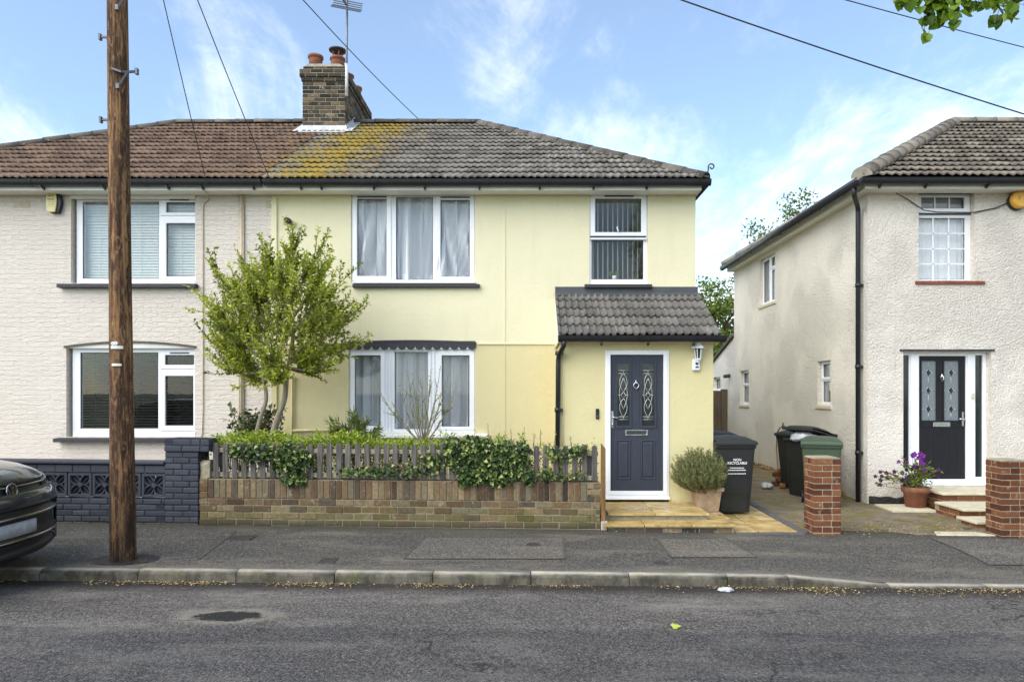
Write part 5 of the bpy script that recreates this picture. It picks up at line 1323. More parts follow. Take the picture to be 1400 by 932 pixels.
wire((PX(620, 19), 19, PZ(205, 19)), .22, 'wire crossing in front of the chimney and over the yellow house ridge', .0085)
def fit(depth_e, pxA, pyA, pxB, pyB, label):
    best = None
    for ex_ in range(1500, 2600, 50):
        for ey in range(60, 420, 15):
            for sg in (0.0, .1, .2, .3, .45, .6, .8):
                e = Vector((PX(ex_, depth_e), depth_e, PZ(ey, depth_e))); err = 0; ys_ = {}
                prev = None
                for i in range(41):
                    t = i / 40; p = TOP.lerp(e, t) - Vector((0, 0, sg * 4 * t * (1 - t))); qx, qy = VX + p.x / p.y * F, VY - (p.z - H) / p.y * F
                    for (ax, ay) in ((pxA, pyA), (pxB, pyB)):
                        if prev and prev[0] <= ax <= qx: ys_[ax] = abs(prev[1] + (qy - prev[1]) * (ax - prev[0]) / max(1e-6, qx - prev[0]) - ay)
                    prev = (qx, qy)
                if len(ys_) == 2:
                    err = sum(v * v for v in ys_.values()) + sg
                    if best is None or err < best[0]: best = (err, e, sg)
    wire(best[1], best[2], label, on=28)
fit(11.5, 930, 0, 1400, 155, 'lower of the two wires crossing the sky above the roughcast house')
fit(14.0, 1155, 0, 1400, 65, 'upper of the two wires in the sky, passing behind the hanging leaves')
# ---- television aerial on the chimney
ae = thing('tv_aerial', 'television aerial on a thin pole strapped to the chimney', 'aerial', (PX(474, 13.18), 13.17, 0))
za, zb_ = PZ(132, 13.18), PZ(6, 13.18); mb = MB(); mb.tube([(0, 0, za), (.012, 0, zb_ + .25)], .021, 8); mb.build('mast', M['alu'], ae)
mb = MB(); mb.tube([(0, 0, za), (.004, 0, za + .62)], .030, 8); mb.build('mast_sleeve', M['flash'], ae)
mb = MB(); mb.bar((.0, 0, zb_ - .02), (-.30, -.9, zb_ + .34), .03); mb.build('boom', M['alu'], ae)
mb = MB(); d = Vector((-.30, -.9, .36)); sd = Vector((.93, .36, 0)).normalized()
for k in range(2, 7):
    c = Vector((.0, 0, zb_ - .02)) + d * (k / 6); L = .26 - .008 * k; mb.bar(c - sd * L, c + sd * L, .012)
mb.build('elements', M['alu'], ae)
mb = MB(); c = Vector((.02, -.02, zb_ - .08)); upv = Vector((.0, .10, .2))
for k in range(4):
    for s_ in (1, -1):
        q = c + Vector((0, 0, 0)) + (upv * (k * .28) if s_ > 0 else Vector((0, -.12, -.10)) * (k * .33)); mb.bar(q - sd * .27, q + sd * .27, .014)
for s_ in (-.27, .27): mb.bar(c + sd * s_, c + sd * s_ + Vector((0, -.12, -.10)), .014)
mb.build('reflector', M['alu'], ae)

# ================================================================== small things on the walls
wl = thing('wall_lantern', 'white lantern lamp on the porch wall beside the grey front door', 'lamp', (PX(952.5, DP), DP, PZ(488, DP)))
zz = lambda py: PZ(py, DP) - PZ(488, DP)
mb = MB(); mb.box(PX(945.5, DP) - PX(952.5, DP), PX(956, DP) - PX(952.5, DP), -.055, 0, zz(506.5), zz(490.5)); mb.build('back_box', M['white'], wl, bevel=.018, seg=3)
cy = -.085; mb = MB(); mb.lathe([(.034, zz(491)), (.036, zz(490)), (.052, zz(477)), (.05, zz(477)), (.035, zz(489))], (0.0, cy, 0), 6, sm=False); 
g_ = mb.build('glass', M['glass_dark'], wl)
mb = MB()
for k in range(6):
    a = k * math.pi / 3; mb.bar((.036 * math.cos(a), cy + .036 * math.sin(a), zz(491)), (.054 * math.cos(a), cy + .054 * math.sin(a), zz(476.5)), .009)
mb.lathe([(.04, zz(492.2)), (.04, zz(490.5))], (0, cy, 0), 6, sm=False); mb.build('cage', M['white'], wl)
mb = MB(); mb.lathe([(.098, zz(476.6)), (.096, zz(475.4)), (.06, zz(472.5)), (.035, zz(470)), (.012, zz(468.5)), (.012, zz(467)), (.016, zz(466)), (.006, zz(465))], (0, cy, 0), 6, sm=False); mb.build('cap', M['white'], wl)
mb = MB(); mb.tube([(0, cy, zz(491.5)), (0, cy, zz(494.5)), (0, -.04, zz(496.5))], .016, 8); mb.build('arm', M['white'], wl)
mb = MB(); mb.lathe([(.02, -.0), (.018, .012), (.006, .02)], (0, 0, 0), 12); mb.v = [(x - .012, -.056 - z, y + zz(497)) for x, y, z in mb.v]; mb.box(-.03, .015, -.058, -.052, zz(503), zz(500.8)); mb.build('sensor', M['slate'], wl)
db = thing('doorbell', 'small dark doorbell on the porch wall left of the grey front door', 'doorbell', (PX(816.7, DP), DP, PZ(565.5, DP)))
mb = MB(); mb.box(-.024, .024, -.022, 0, -.073, .073); mb.build('case', M['black'], db, bevel=.008, seg=2)
mb = MB(); mb.lathe([(.015, 0), (.013, .004)], n=14); mb.v = [(x, -.0222 - z, y - .035) for x, y, z in mb.v]; mb.build('button', M['iron'], db)
mb = MB(); mb.box(-.014, .014, -.024, -.0205, .02, .05); mb.build('lens', M['glass_black'], db)
sl = thing('security_light', 'small round dark security camera on the yellow wall above the tree', 'camera', (PX(399, DM), DM, PZ(305, DM)))
mb = MB(); mb.lathe([(.05, 0), (.048, .02), (.02, .03)], n=16); mb.v = [(x + .02, -z, y - .02) for x, y, z in mb.v]; mb.build('mount', M['pipe_yellow'], sl)
mb = MB(); mb.lathe([(.02, 0), (.045, .02), (.05, .07), (.046, .10), (.036, .098), (.03, .085)], n=18); mb.v = [(x - .018 - z * .2, -.03 - z, y + .01) for x, y, z in mb.v]; mb.build('housing', M['black'], sl)
mb = MB(); mb.lathe([(.018, .0), (.014, .008), (.004, .012)], n=12); mb.v = [(x - .040, -.122 - z, y + .01) for x, y, z in mb.v]; mb.build('lens', M['alu'], sl)
ab = thing('alarm_box', 'tall rounded yellow and dark blue alarm box on the cream brick wall', 'alarm box', (PX(75.5, DM), DM, PZ(277.5, DM)))
M['alarm_blue'] = plain('alarm_navy', S(34, 36, 52), .4)
def barrel(w0, w1, h, n=10): return [(-w0 - (w1 - w0) * math.sin(math.pi * i / n), -h + 2 * h * i / n) for i in range(n + 1)][::-1] + [(w0 + (w1 - w0) * math.sin(math.pi * i / n), -h + 2 * h * i / n) for i in range(n + 1)]
mb = MB(); mb.prism([(x + .028, z) for x, z in barrel(.062, .108, .172)][::-1], -.07, 0); mb.build('housing', M['alarm_blue'], ab, bevel=.012, seg=2)
mb = MB(); mb.prism([(x - .0, z) for x, z in barrel(.056, .083, .163)][::-1], -.095, -.0705); mb.build('cover', M['alarm_yellow'], ab, bevel=.010, seg=2)
M['alarm_print'] = plain('alarm_print', S(140, 122, 66), .6)
mb = MB()
for k, (z, w_, h_) in enumerate(((.085, .045, .010), (.078, .05, .004), (.03, .055, .013), (-.005, .048, .004), (-.03, .055, .004), (-.055, .05, .004), (-.08, .055, .004))): mb.box(-w_, w_, -.0962, -.0945, z - h_ / 2, z + h_ / 2)
mb.build('print', M['alarm_print'], ab)
ar = thing('alarm_box', 'round orange alarm bell box high on the roughcast wall near the eaves', 'alarm box', (PX(1388, DR_), DR_, PZ(276, DR_)))
mb = MB(); mb.lathe([(.135, 0), (.14, .02), (.138, .06)], n=32); mb.v = [(x, -z, y) for x, y, z in mb.v]; mb.build('backplate', M['black'], ar)
mb = MB(); mb.lathe([(.136, .06), (.134, .10), (.118, .135), (.108, .137)], n=32); mb.v = [(x + .0, -z, y + .008) for x, y, z in mb.v]; mb.build('cover', M['alarm_orange'], ar, bevel=.006)
mb = MB(); mb.lathe([(.026, 0), (.026, .003)], n=16); mb.v = [(x + .075, -.1375 - z, y - .0) for x, y, z in mb.v]; mb.build('strobe', M['alarm_print'], ar)
text_mesh('Y', .085, 'lettering', M['alarm_print'], ar, (-.03, -.1385, .02))

# ================================================================== bins
def wheelie(label, loc, rz, body, lid, name='wheelie_bin', lid_tilt=0, text=False, handle=True):
    """front faces -y before rotation; body 0.50 wide at the top"""
    r = thing(name, label, 'bin', loc, rz, 'wheelie bins')
    mb = MB(); lv = []
    def sect(z, w, y0, y1): return [(-w, y0, z), (-w * .82, y0 - .012, z), (w * .82, y0 - .012, z), (w, y0, z), (w, y1, z), (-w, y1, z)]
    prof = [(0.02, .215, -.24, .16), (.10, .222, -.25, .20), (.20, .228, -.255, .22), (.30, .232, -.27, .24), (.60, .250, -.29, .265), (.90, .268, -.312, .29), (.93, .285, -.33, .31), (.965, .287, -.332, .31), (.97, .262, -.30, .285)]
    rows = []
    for q in prof: s_ = sect(*q); rows.append(s_ + [s_[0]])
    mb.sheet(rows, sm=False); mb.face([0, 1, 2, 3, 4, 5][::-1])
    mb.build('body', body, r, bevel=.008, seg=2)
    mb = MB()                                   # recessed arch panel outline and ribs
    arch_ = [(-.19, .10)] + [(-.19 + .0, .50), (-.15, .60), (.15, .60), (.19, .50)] + [(.19, .10)]
    for a, c_ in zip(arch_[:-1], arch_[1:]):
        f = lambda z: -.262 - (z - .1) * .052 - .012
        mb.bar((a[0], f(a[1]), a[1]), (c_[0], f(c_[1]), c_[1]), .018, .012)
    mb.build('rib', body, r)
    L = MB(); n = 9; rows = []
    for i in range(n):
        t = i / (n - 1); x = -.29 + .58 * t; e = math.sin(math.pi * t) ** .35; rows.append([(x, -.365, -.02), (x, -.37, .018), (x, -.34, .03 + .01 * e), (x * .94, -.30, .035 + .035 * e), (x * .94, -.12, .045 + .055 * e), (x * .94, .12, .045 + .05 * e), (x * .97, .26, .03 + .03 * e), (x, .33, .02)])
    L.sheet(rows[::-1], sm=True); L.box(-.285, .285, -.355, .32, -.012, .016)
    l = L.build('lid', lid, r, bevel=.008); l.location = (0, .30, .985); l.rotation_euler = (lid_tilt, 0, 0)
    l.data.transform(Matrix.Translation((0, -.30, 0)))
    for x in (-.16, .16):
        mb = MB(); mb.bar((x - .03, -.28, .075), (x + .03, -.28, .075), .02); 
    mb = MB()
    for x in (-.20, .20): mb.tube([(x, .315, .955), (x, .375, .985), (x, .38, 1.02)], .018, 6)
    mb.tube([(-.23, .385, 1.02), (.23, .385, 1.02)], .018, 8); mb.build('handle', body, r)
    for x in (-.25, .25):
        mb = MB(); mb.lathe([(.10, -.022), (.10, .022)], n=18); mb.v = [(z + x, y + .23, xx + .10) for xx, y, z in mb.v]; mb.build('wheel', M['black'], r)
    if text:
        f = lambda z: -.262 - (z - .1) * .052 - .020
        ex_ = rad(90) - math.atan(.052) * -1
        text_mesh('NON\nRECYCLABLE', .047, 'lettering', M['letter'], r, (.02, f(.735) - .002, .735), (rad(93), 0, 0), bold=.0012)
        mb = MB()
        for z, w_ in ((.645, .095), (.615, .12), (.565, .125)):
            x = -w_
            while x < w_: e = x + U(.008, .02); mb.box(x + .02, min(e, w_) + .02, f(z) - .0022, f(z) + .004, z - .007, z + .007); x = e + .006
        mb.build('small_print', M['letter'], r)
    return r
bb, bg_ = M['bin_black'], M['bin_green']
wheelie('black wheelie bin with white printed lettering beside the rosemary pot', (2.86, 9.78, .005), rad(2), bb, bb, text=True)
wheelie('black wheelie bin mostly hidden behind the lettered bin by the porch', (2.90, 10.62, .02), rad(4), bb, bb)
wheelie('black wheelie bin with its lid up on bulging rubbish, behind the green bin', (4.66, 11.3, -.03), rad(-58), bb, bb, lid_tilt=rad(-13))
wheelie('farthest black wheelie bin against the roughcast side wall', (4.80, 12.0, -.03), rad(-62), bb, bb, lid_tilt=rad(0))
wheelie('green wheelie bin behind the short brick pillar', (4.47, 10.45, -.05), rad(-21), bg_, bg_)
M['bag'] = plain('rubbish_bag', S(196, 198, 202), .35, 0, .25, 14, .6, 18)
def lump(name, mat, c, r3, label, cat, seed, n=12, rough=.35):
    mb = MB(); rows = []
    for i in range(n + 1):
        th = math.pi * i / n; row = []
        for j in range(2 * n + 1):
            ph = math.pi * (j % (2 * n)) / n; v = Vector((math.sin(th) * math.cos(ph), math.sin(th) * math.sin(ph), math.cos(th)))
            k = 1 + rough * mnoise.noise(v * 2.3 + Vector((seed, 0, 0))) + rough * .5 * mnoise.noise(v * 6 + Vector((seed, 3, 0))); row.append((v.x * r3[0] * k, v.y * r3[1] * k, v.z * r3[2] * k))
        rows.append(row)
    mb.sheet(rows[::-1]); o = mb.build(name, mat, loc=c); return tag(o, label, cat)
lump('rubbish_bag', M['bag'], (4.50, 11.17, .95), (.2, .2, .10), 'pale rubbish bag bulging under the raised lid of the black bin', 'bag', 3)
lump('crumpled_paper', M['bag'], (4.15, 11.9, .07), (.10, .08, .06), 'crumpled pale paper on the ground by the loose bricks', 'litter', 7)
# loose bricks at the foot of the side wall
lb = 0
for k, (x, y, z, rz) in enumerate(((4.48, 12.25, .03, .2), (4.52, 12.2, .105, .5), (4.50, 12.27, .18, -.1), (4.66, 12.5, .03, .9), (4.46, 12.0, .03, 1.2), (4.58, 12.25, .255, .3))):
    mb = MB(); mb.box(-.108, .108, -.052, .052, 0, .07, U(0, 1)); o = mb.build('loose_brick', M['brick_red'], bevel=.006, loc=(x, y, z)); o.rotation_euler = (0, 0, rz)
    tag(o, 'old red brick in the little heap beside the far black bin', 'brick', 'loose bricks by the side wall')
hs = thing('garden_hose', 'thin dark hose hanging from an outside tap on the roughcast side wall', 'hose', (0, 0, 0)); dh = F * (SX - .05) / (1066 - VX)
mb = MB(); pp = [(SX - .04, dh - .15, PZ(582, dh)), (SX - .08, dh - .10, PZ(584, dh)), (SX - .06, dh + .12, PZ(592, dh)), (SX - .04, dh + .22, PZ(615, dh)), (SX - .05, dh + .1, PZ(640, dh)), (SX - .10, dh - .0, .03)]
pts = []
for i in range(len(pp) - 1):
    for t in range(6): pts.append(Vector(pp[i]).lerp(Vector(pp[i+1]), t / 6))
mb.tube(pts, .014, 6); mb.build('tube', M['twig'], hs); mb = MB(); mb.tube([(SX, dh - .15, PZ(582, dh)), (SX - .06, dh - .15, PZ(582, dh))], .018, 8); mb.box(SX - .05, SX - .03, dh - .17, dh - .13, PZ(582, dh), PZ(577, dh)); mb.build('tap', M['iron'], hs)
# small fittings on the side wall
dv = F * SX / (998 - VX); ve = thing('wall_vent', 'small dark vent pipe sticking out of the roughcast side wall', 'vent', (SX, dv, PZ(513.5, dv)))
mb = MB(); mb.tube([(0, 0, 0), (-.16, 0, -.02)], .05, 10); mb.build('spout', M['dark_iron'], ve)
# timber side gate
ga_ = thing('timber_gate', 'tall brown timber side gate at the end of the passage', 'gate', (0, 18.1, 0))
mb = MB(); x = 2.6
while x < 5.2: mb.box(x, x + .145, 0, .022, .05, 1.74 + U(-.005, .005), U(0, 1)); x += .15
mb.build('boards', M['gatewood'], ga_)
mb = MB(); mb.box(5.10, 5.25, -.06, .08, 0, 1.78, .4); mb.build('post', M['gatewood'], ga_, bevel=.01)
for z in (.4, 1.45): mb = MB(); mb.box(2.6, 5.1, .023, .07, z, z + .1); mb.build('ledge', M['gatewood'], ga_)
mb = MB(); mb.box(5.0, 5.09, -.03, -.001, 1.1, 1.28); mb.build('latch', M['iron'], ga_)
# covers in the pavement
def cover(label, px, py, rx, ry, square, name='inspection_cover'):
    x, y = gp(px, py); z = zpave(x, y); r = thing(name, label, 'cover', (x, y, z))
    mb = MB()
    if square: mb.box(-rx, rx, -ry, ry, -.03, .007)
    else: mb.lathe([(rx, -.03), (rx, .007)], n=28, sy=ry / rx)
    o = mb.build('plate', M['dark_iron'], r, bevel=.003)
    mb = MB()
    if square:
        for i in range(-2, 3): mb.box(-rx * .8, rx * .8, i * ry * .36 - .006, i * ry * .36 + .006, .0068, .011)
    else:
        for i in range(-2, 3): w_ = math.sqrt(1 - (i / 2.8) ** 2) * rx * .85; mb.box(-w_, w_, i * ry * .33 - .007, i * ry * .33 + .007, .0068, .011)
    mb.build('tread_pattern', M['dark_iron'], r)
cover('small round iron stopcock cover in the pavement patch', 729, 744.5, .085, .085, False); cover('small square iron cover in the pavement near the kerb', 448.5, 766, .085, .10, True)
cover('worn round iron cover in the pavement below the front steps', 903, 770, .08, .07, False); cover('pale square cover let into the pavement below the picket fence', 328, 735, .16, .12, True)
lump('litter', M['bag'], (PX(992, 6.30), 6.30, zroad(1.8, 6.3) + .018), (.075, .035, .022), 'crushed silvery scrap of litter in the gutter beside the kerb', 'litter', 5)
# ================================================================== plants
M['leaf_tree'] = leafmat('tree_leaf', [S(70, 88, 28), S(130, 148, 46), S(188, 198, 74), S(232, 234, 146)], .42)  # palest stop paints glossy highlights into the leaf colour
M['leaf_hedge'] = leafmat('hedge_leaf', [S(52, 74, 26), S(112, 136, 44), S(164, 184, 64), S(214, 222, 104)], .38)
M['leaf_ivy'] = leafmat('ivy_leaf', [S(22, 38, 16), S(48, 70, 28), S(84, 108, 46), S(176, 186, 108)], .2, .35)
M['leaf_dark'] = leafmat('dark_leaf', [S(46, 62, 36), S(76, 92, 52), S(112, 124, 76), S(128, 70, 62)], .2, .35)
M['leaf_spear'] = leafmat('spear_leaf', [S(58, 78, 34), S(96, 114, 50), S(136, 148, 76)], .25, .4)
M['leaf_rosemary'] = leafmat('rosemary_leaf', [S(82, 100, 58), S(124, 140, 84), S(158, 170, 114), S(148, 132, 108)], .25)
M['leaf_big'] = leafmat('lime_leaf', [S(60, 88, 26), S(104, 136, 38), S(150, 174, 58)], .5, .4)
M['leaf_far'] = leafmat('far_leaf', [S(66, 88, 36), S(104, 124, 48), S(142, 158, 70)], .35)
M['leaf_pansy'] = leafmat('pansy_leaf', [S(60, 84, 34), S(104, 126, 46), S(150, 166, 72)], .3)
M['petal'] = leafmat('pansy_petal', [S(52, 14, 52), S(84, 20, 92), S(126, 36, 150)], .3)
def rv(): 
    while True:
        v = Vector((U(-1, 1), U(-1, 1), U(-1, 1)))
        if .05 < v.length < 1: return v.normalized()
def bez(a, b, c, n): return [a.lerp(b, i / n).lerp(b.lerp(c, i / n), i / n) for i in range(n + 1)]
def twig_leaves(lv, pts, n, L, W, spread=.9, r0=0, r1=1, skip=.0, jit=.012):
    for k in range(n):
        t = skip + (1 - skip) * (k + U(0, 1)) / n; f = t * (len(pts) - 1); i = min(int(f), len(pts) - 2); p = pts[i].lerp(pts[i+1], f - i); d = (pts[i+1] - pts[i]).normalized()
        side = rv(); side = (side - d * side.dot(d)).normalized(); dd = (d * U(.25, .9) + side * spread).normalized()
        nrm = (Vector((0, -.25, .8)) + rv() * .8).normalized(); s_ = U(.5, 1.3)
        lv.leaf(p + rv() * jit, dd, nrm, L * s_, W * s_, U(r0, r1))
# ---- the small tree
tr = thing('garden_tree', 'small yellow-green tree with two leaning bare stems in the front garden', 'tree', (0, 0, 0))
DT = 9.35
def P2(px, py, d=DT): return Vector((PX(px, d), d, PZ(py, d)))
stemA = [P2(347, 600), P2(354, 572), P2(362, 545), P2(359, 520), P2(357, 500), P2(360, 470), P2(366, 440)]
stemB = [P2(372, 600), P2(381, 570), P2(390, 545), P2(393, 515), P2(397, 492), P2(402, 455), P2(398, 410)]
mb = MB()
def smooth(pts, n=5):
    out = []
    for i in range(len(pts) - 1):
        p0, p1, p2, p3 = pts[max(0, i-1)], pts[i], pts[i+1], pts[min(len(pts)-1, i+2)]
        for k in range(n):
            t = k / n; out.append(.5 * ((2 * p1) + (p2 - p0) * t + (2*p0 - 5*p1 + 4*p2 - p3) * t * t + (3*p1 - p0 - 3*p2 + p3) * t ** 3))
    return out + [pts[-1]]
A_, B_ = smooth(stemA), smooth(stemB)
A_ = [p + Vector((0, .05, 0)) for p in A_]; B_ = [p + Vector((0, -.03, 0)) for p in B_]
mb.tube(A_, [.033 - .018 * i / len(A_) for i in range(len(A_))], 9); mb.tube(B_, [.044 - .024 * i / len(B_) for i in range(len(B_))], 9)
lv = MB(); cen = P2(384, 432); random.seed(5)
limbs = []
for (tip, base, src) in [((290, 500), .6, A_), ((335, 522), .55, A_), ((420, 505), .6, B_), ((385, 520), .55, B_), ((300, 485), .6, A_), ((268, 462), .66, A_), ((278, 408), .8, A_), ((300, 470), .62, A_), ((305, 375), .9, A_), ((330, 352), .95, A_), ((318, 430), .85, A_), ((352, 338), 1, A_), ((345, 400), .95, A_),
                         ((500, 425), .72, B_), ((478, 380), .85, B_), ((470, 470), .68, B_), ((452, 360), .9, B_), ((432, 342), .97, B_), ((405, 326), 1, B_), ((385, 345), 1, B_), ((440, 430), .8, B_), ((420, 490), .68, B_), ((375, 365), .9, B_), ((455, 500), .62, B_), ((372, 490), .6, B_), ((330, 500), .62, A_), ((465, 415), .8, B_), ((300, 440), .75, A_)]:
    b0 = src[int(base * (len(src) - 1))]; e = P2(*tip) + Vector((0, U(-.30, .45), 0)); m = b0.lerp(e, .5) + Vector((0, U(-.1, .1), -.10 if tip[1] > 400 else .02)); L_ = bez(b0, m, e, 10)
    limbs.append(L_); mb.tube(L_, [.024 - .019 * i / 10 for i in range(11)], 6)
def tone():
    a = U(0, .55); return a, a + .45
def in_crown(p):
    q = Vector(((p.x - cen.x) / 1.02, (p.y - cen.y) / .85, (p.z - cen.z) / (.98 if p.z > cen.z else 1.0)))
    return q.length + .30 * mnoise.noise(p * 2.1) < 1.0
cnt = 0; tw = MB()
for L_ in limbs:
    tipdir = (L_[-1] - L_[-3]).normalized(); far = L_[-1]
    twig_leaves(lv, L_[5:], 55, .046, .025, jit=.03)
    twig_leaves(lv, [far, far + (tipdir + Vector((0, 0, .35))).normalized() * .16], 16, .045, .023)
    for k in range(34):
        f = U(.22, .98) * 10; i = int(f); p = L_[i].lerp(L_[min(10, i + 1)], f - i)
        out = (p - cen); out.z *= .5; d = (out.normalized() * .55 + Vector((0, 0, U(.25, 1.1))) + rv() * .62 + tipdir * .3).normalized(); ln = U(.18, .42)
        e = p + d * ln
        if not in_crown(e) and random.random() < .7 and k > 3: continue
        pts = bez(p, p + d * ln * .5 + rv() * .02, e + Vector((0, 0, .04)), 5); tw.tube(pts, [.007, .006, .005, .004, .003, .0025], 4, cap=False)
        twig_leaves(lv, pts, int(ln * 84), .056, .032, .9, *tone(), skip=.05); cnt += 1
for k in range(370):      # upright shoots that fill the crown and break its outline
    q = rv(); s_ = U(.35, .98); p = cen + Vector((q.x * .92 * s_, q.y * .75 * s_, q.z * (.74 if q.z > 0 else .72) * s_))
    d = (Vector((q.x * .45, q.y * .3, .9)) + rv() * .3).normalized(); ln = U(.16, .34); pts = bez(p, p + d * ln * .5 + rv() * .02, p + d * ln, 5)
    tw.tube(pts, [.006, .005, .004, .004, .003, .0025], 4, cap=False); twig_leaves(lv, pts, int(ln * 82), .056, .032, .9, *tone())
mb.build('trunk', M['bark'], tr); tw.build('twigs', M['twig'], tr); lv.build('crown', M['leaf_tree'], tr)
# ---- hedge along the fence
random.seed(21)
hg = thing('hedge', 'clipped light green hedge growing along the back of the picket fence', 'hedge', (0, 0, 0))
lv, tw = MB(), MB(); zf = ztop
def hedge_top(px): 
    if px < 330: return 598
    if px < 545: return 597 + 3 * math.sin(px * .05)
    if px < 720: return 596 + 3 * math.sin(px * .07)
    return 606
for k in range(1500):
    px = U(292, 720) if k < 1250 else U(720, 815); y = U(8.63, 8.95); top = PZ(hedge_top(px) + 11 * mnoise.noise((px * .045, 0, 0)), 8.75); x = PX(px, 8.75)
    t = random.random() ** (.6 if px < 720 else 1.2); z = .50 + (top - .10 - .50) * t; p = Vector((x, y, z)); d = (Vector((U(-.5, .5), U(-.75, .2), .75))).normalized(); ln = U(.08, .15)
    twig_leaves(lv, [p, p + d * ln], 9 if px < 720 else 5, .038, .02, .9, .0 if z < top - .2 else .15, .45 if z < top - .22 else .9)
    if k % 6 == 0: tw.tube([p - Vector((0, 0, .25)), p, p + d * ln], [.006, .005, .003], 4, cap=False)
for k in range(700):
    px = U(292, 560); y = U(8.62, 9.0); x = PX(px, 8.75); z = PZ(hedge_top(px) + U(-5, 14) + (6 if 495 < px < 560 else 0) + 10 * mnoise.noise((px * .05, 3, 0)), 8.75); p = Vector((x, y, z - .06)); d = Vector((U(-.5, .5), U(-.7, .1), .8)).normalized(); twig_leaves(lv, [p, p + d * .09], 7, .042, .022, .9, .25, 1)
for px in (604, 648, 700, 716, 729, 739, 757, 782, 668, 585):   # stray upright sprigs
    p = P2(px, 612, 8.8); e = P2(px + U(-3, 3), hedge_top(px) - U(6, 24), 8.8); tw.tube([p, e], [.005, .003], 4); twig_leaves(lv, [p, e], 18, .026, .014, 1.0, .3, .8)
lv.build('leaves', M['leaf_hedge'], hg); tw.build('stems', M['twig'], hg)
# ---- ivy
random.seed(31)
def ivy(label, blobs, n, name='ivy'):
    r = thing(name, label, 'ivy', (0, 0, 0)); lv, tw = MB(), MB()
    tot = sum(w for *_, w in blobs)
    for (px, py, rx, ry, w) in blobs:
        c = P2(px, py, 8.5)
        for k in range(int(n * w / tot)):
            while True:
                a, e = U(-1, 1), U(-1, 1)
                if a * a + e * e < 1 + 1.1 * mnoise.noise((a * 2.2 + px, e * 2.2, 0)): break
            x = c.x + a * rx / 109.8; z = c.z + e * ry / 109.8; bulge = math.sqrt(max(0, 1 - a * a * .9 - e * e * .9)); zl_ = zt + .245 + K * x
            y = 8.515 - .10 * bulge * U(.3, 1) - (.02 if z < zl_ else 0) + (U(0, .10) if random.random() < .3 else 0)
            if z < zl_: y = min(y, 8.482)
            d = Vector((U(-.7, .7), U(-.7, -.1), U(-1, .25))).normalized(); nrm = (Vector((0, -1, .35)) + rv() * .55).normalized(); s_ = U(.6, 1.15)
            lobed(lv, Vector((x, y, z)), d, nrm, .046 * s_ * U(.7, 1.2), random.random() ** 1.35)
        for k in range(5): a = U(-1, 1); tw.tube(bez(c + Vector((a * rx / 110, .03, ry / 110)), c + Vector((U(-1, 1) * rx / 110, -.02, 0)), c + Vector((U(-1, 1) * rx / 110, .0, -ry / 110)), 8), .005, 4)
    lv.build('leaves', M['leaf_ivy'], r); tw.build('stems', M['twig'], r)
def lobed(lv, p, d, nrm, L, r):
    d = d.normalized(); sd = d.cross(nrm); sd = sd.normalized() if sd.length > 1e-4 else d.orthogonal().normalized(); up = sd.cross(d)
    pr = [(0, 0), (.38, -.08), (.55, .22), (.32, .42), (.26, .68), (0, 1)]
    o = len(lv.v); 
    for s_ in (1, -1):
        pts = [p + sd * (a * L * s_) + d * (t * L) + up * (abs(a) * L * .22) for a, t in pr]; oo = len(lv.v); lv.v += [tuple(q) for q in pts]
        f = [oo, oo+1, oo+2, oo+3, oo+4, oo+5]; lv.face(f if s_ > 0 else f[::-1], r)
ivy('dense dark ivy spilling over the middle of the picket fence onto the brick wall', [(660, 630, 45, 30, 30), (640, 615, 38, 20, 14), (690, 640, 28, 24, 12), (640, 652, 16, 12, 4), (712, 620, 14, 18, 4), (722, 650, 8, 12, 2)], 2700)
ivy('trailing ivy growing through the pickets below the small tree', [(398, 628, 28, 24, 14), (352, 618, 22, 13, 6), (402, 655, 18, 8, 3), (325, 615, 12, 10, 3)], 1050)
ivy('thin straggling ivy along the lower rail between the two denser ivies', [(500, 644, 40, 7, 6), (550, 642, 40, 10, 8), (590, 634, 16, 16, 5)], 380)
ivy('sparse ivy and bare stems at the gate end of the picket fence', [(765, 620, 18, 12, 5), (790, 616, 14, 9, 4), (745, 648, 14, 10, 4), (780, 650, 24, 5, 3)], 280)
# ---- shrub with narrow leaves
random.seed(41)
sh = thing('narrow_leaved_shrub', 'shrub with narrow spear-shaped leaves below the bow-topped window', 'shrub', (0, 0, 0))
lv, tw = MB(), MB()
for k in range(26):
    b0 = P2(486 + U(-12, 14), 612, 9.1) + Vector((0, U(-.15, .15), 0)); tx_, ty_ = U(450, 524), 0; ty_ = 560 + abs(tx_ - 484) * .62 + U(-2, 18); e = P2(tx_, ty_, 9.1) + Vector((0, U(-.3, .25), 0))
    pts = bez(b0, b0.lerp(e, .5) + Vector((0, 0, .05)), e, 8); tw.tube(pts, [.008 - .0006 * i for i in range(9)], 5)
    for q in range(34):
        t = U(.3, 1); f = t * 8; i = min(7, int(f)); p = pts[i].lerp(pts[i+1], f - i); d = (pts[i+1] - pts[i]).normalized(); s_ = rv(); s_ = (s_ - d * s_.dot(d)).normalized()
        lv.leaf(p, (d * U(.5, 1.2) + s_ * .75).normalized(), rv(), U(.08, .13), .017, U(0, 1))
lv.build('leaves', M['leaf_spear'], sh); tw.build('stems', M['twig'], sh)
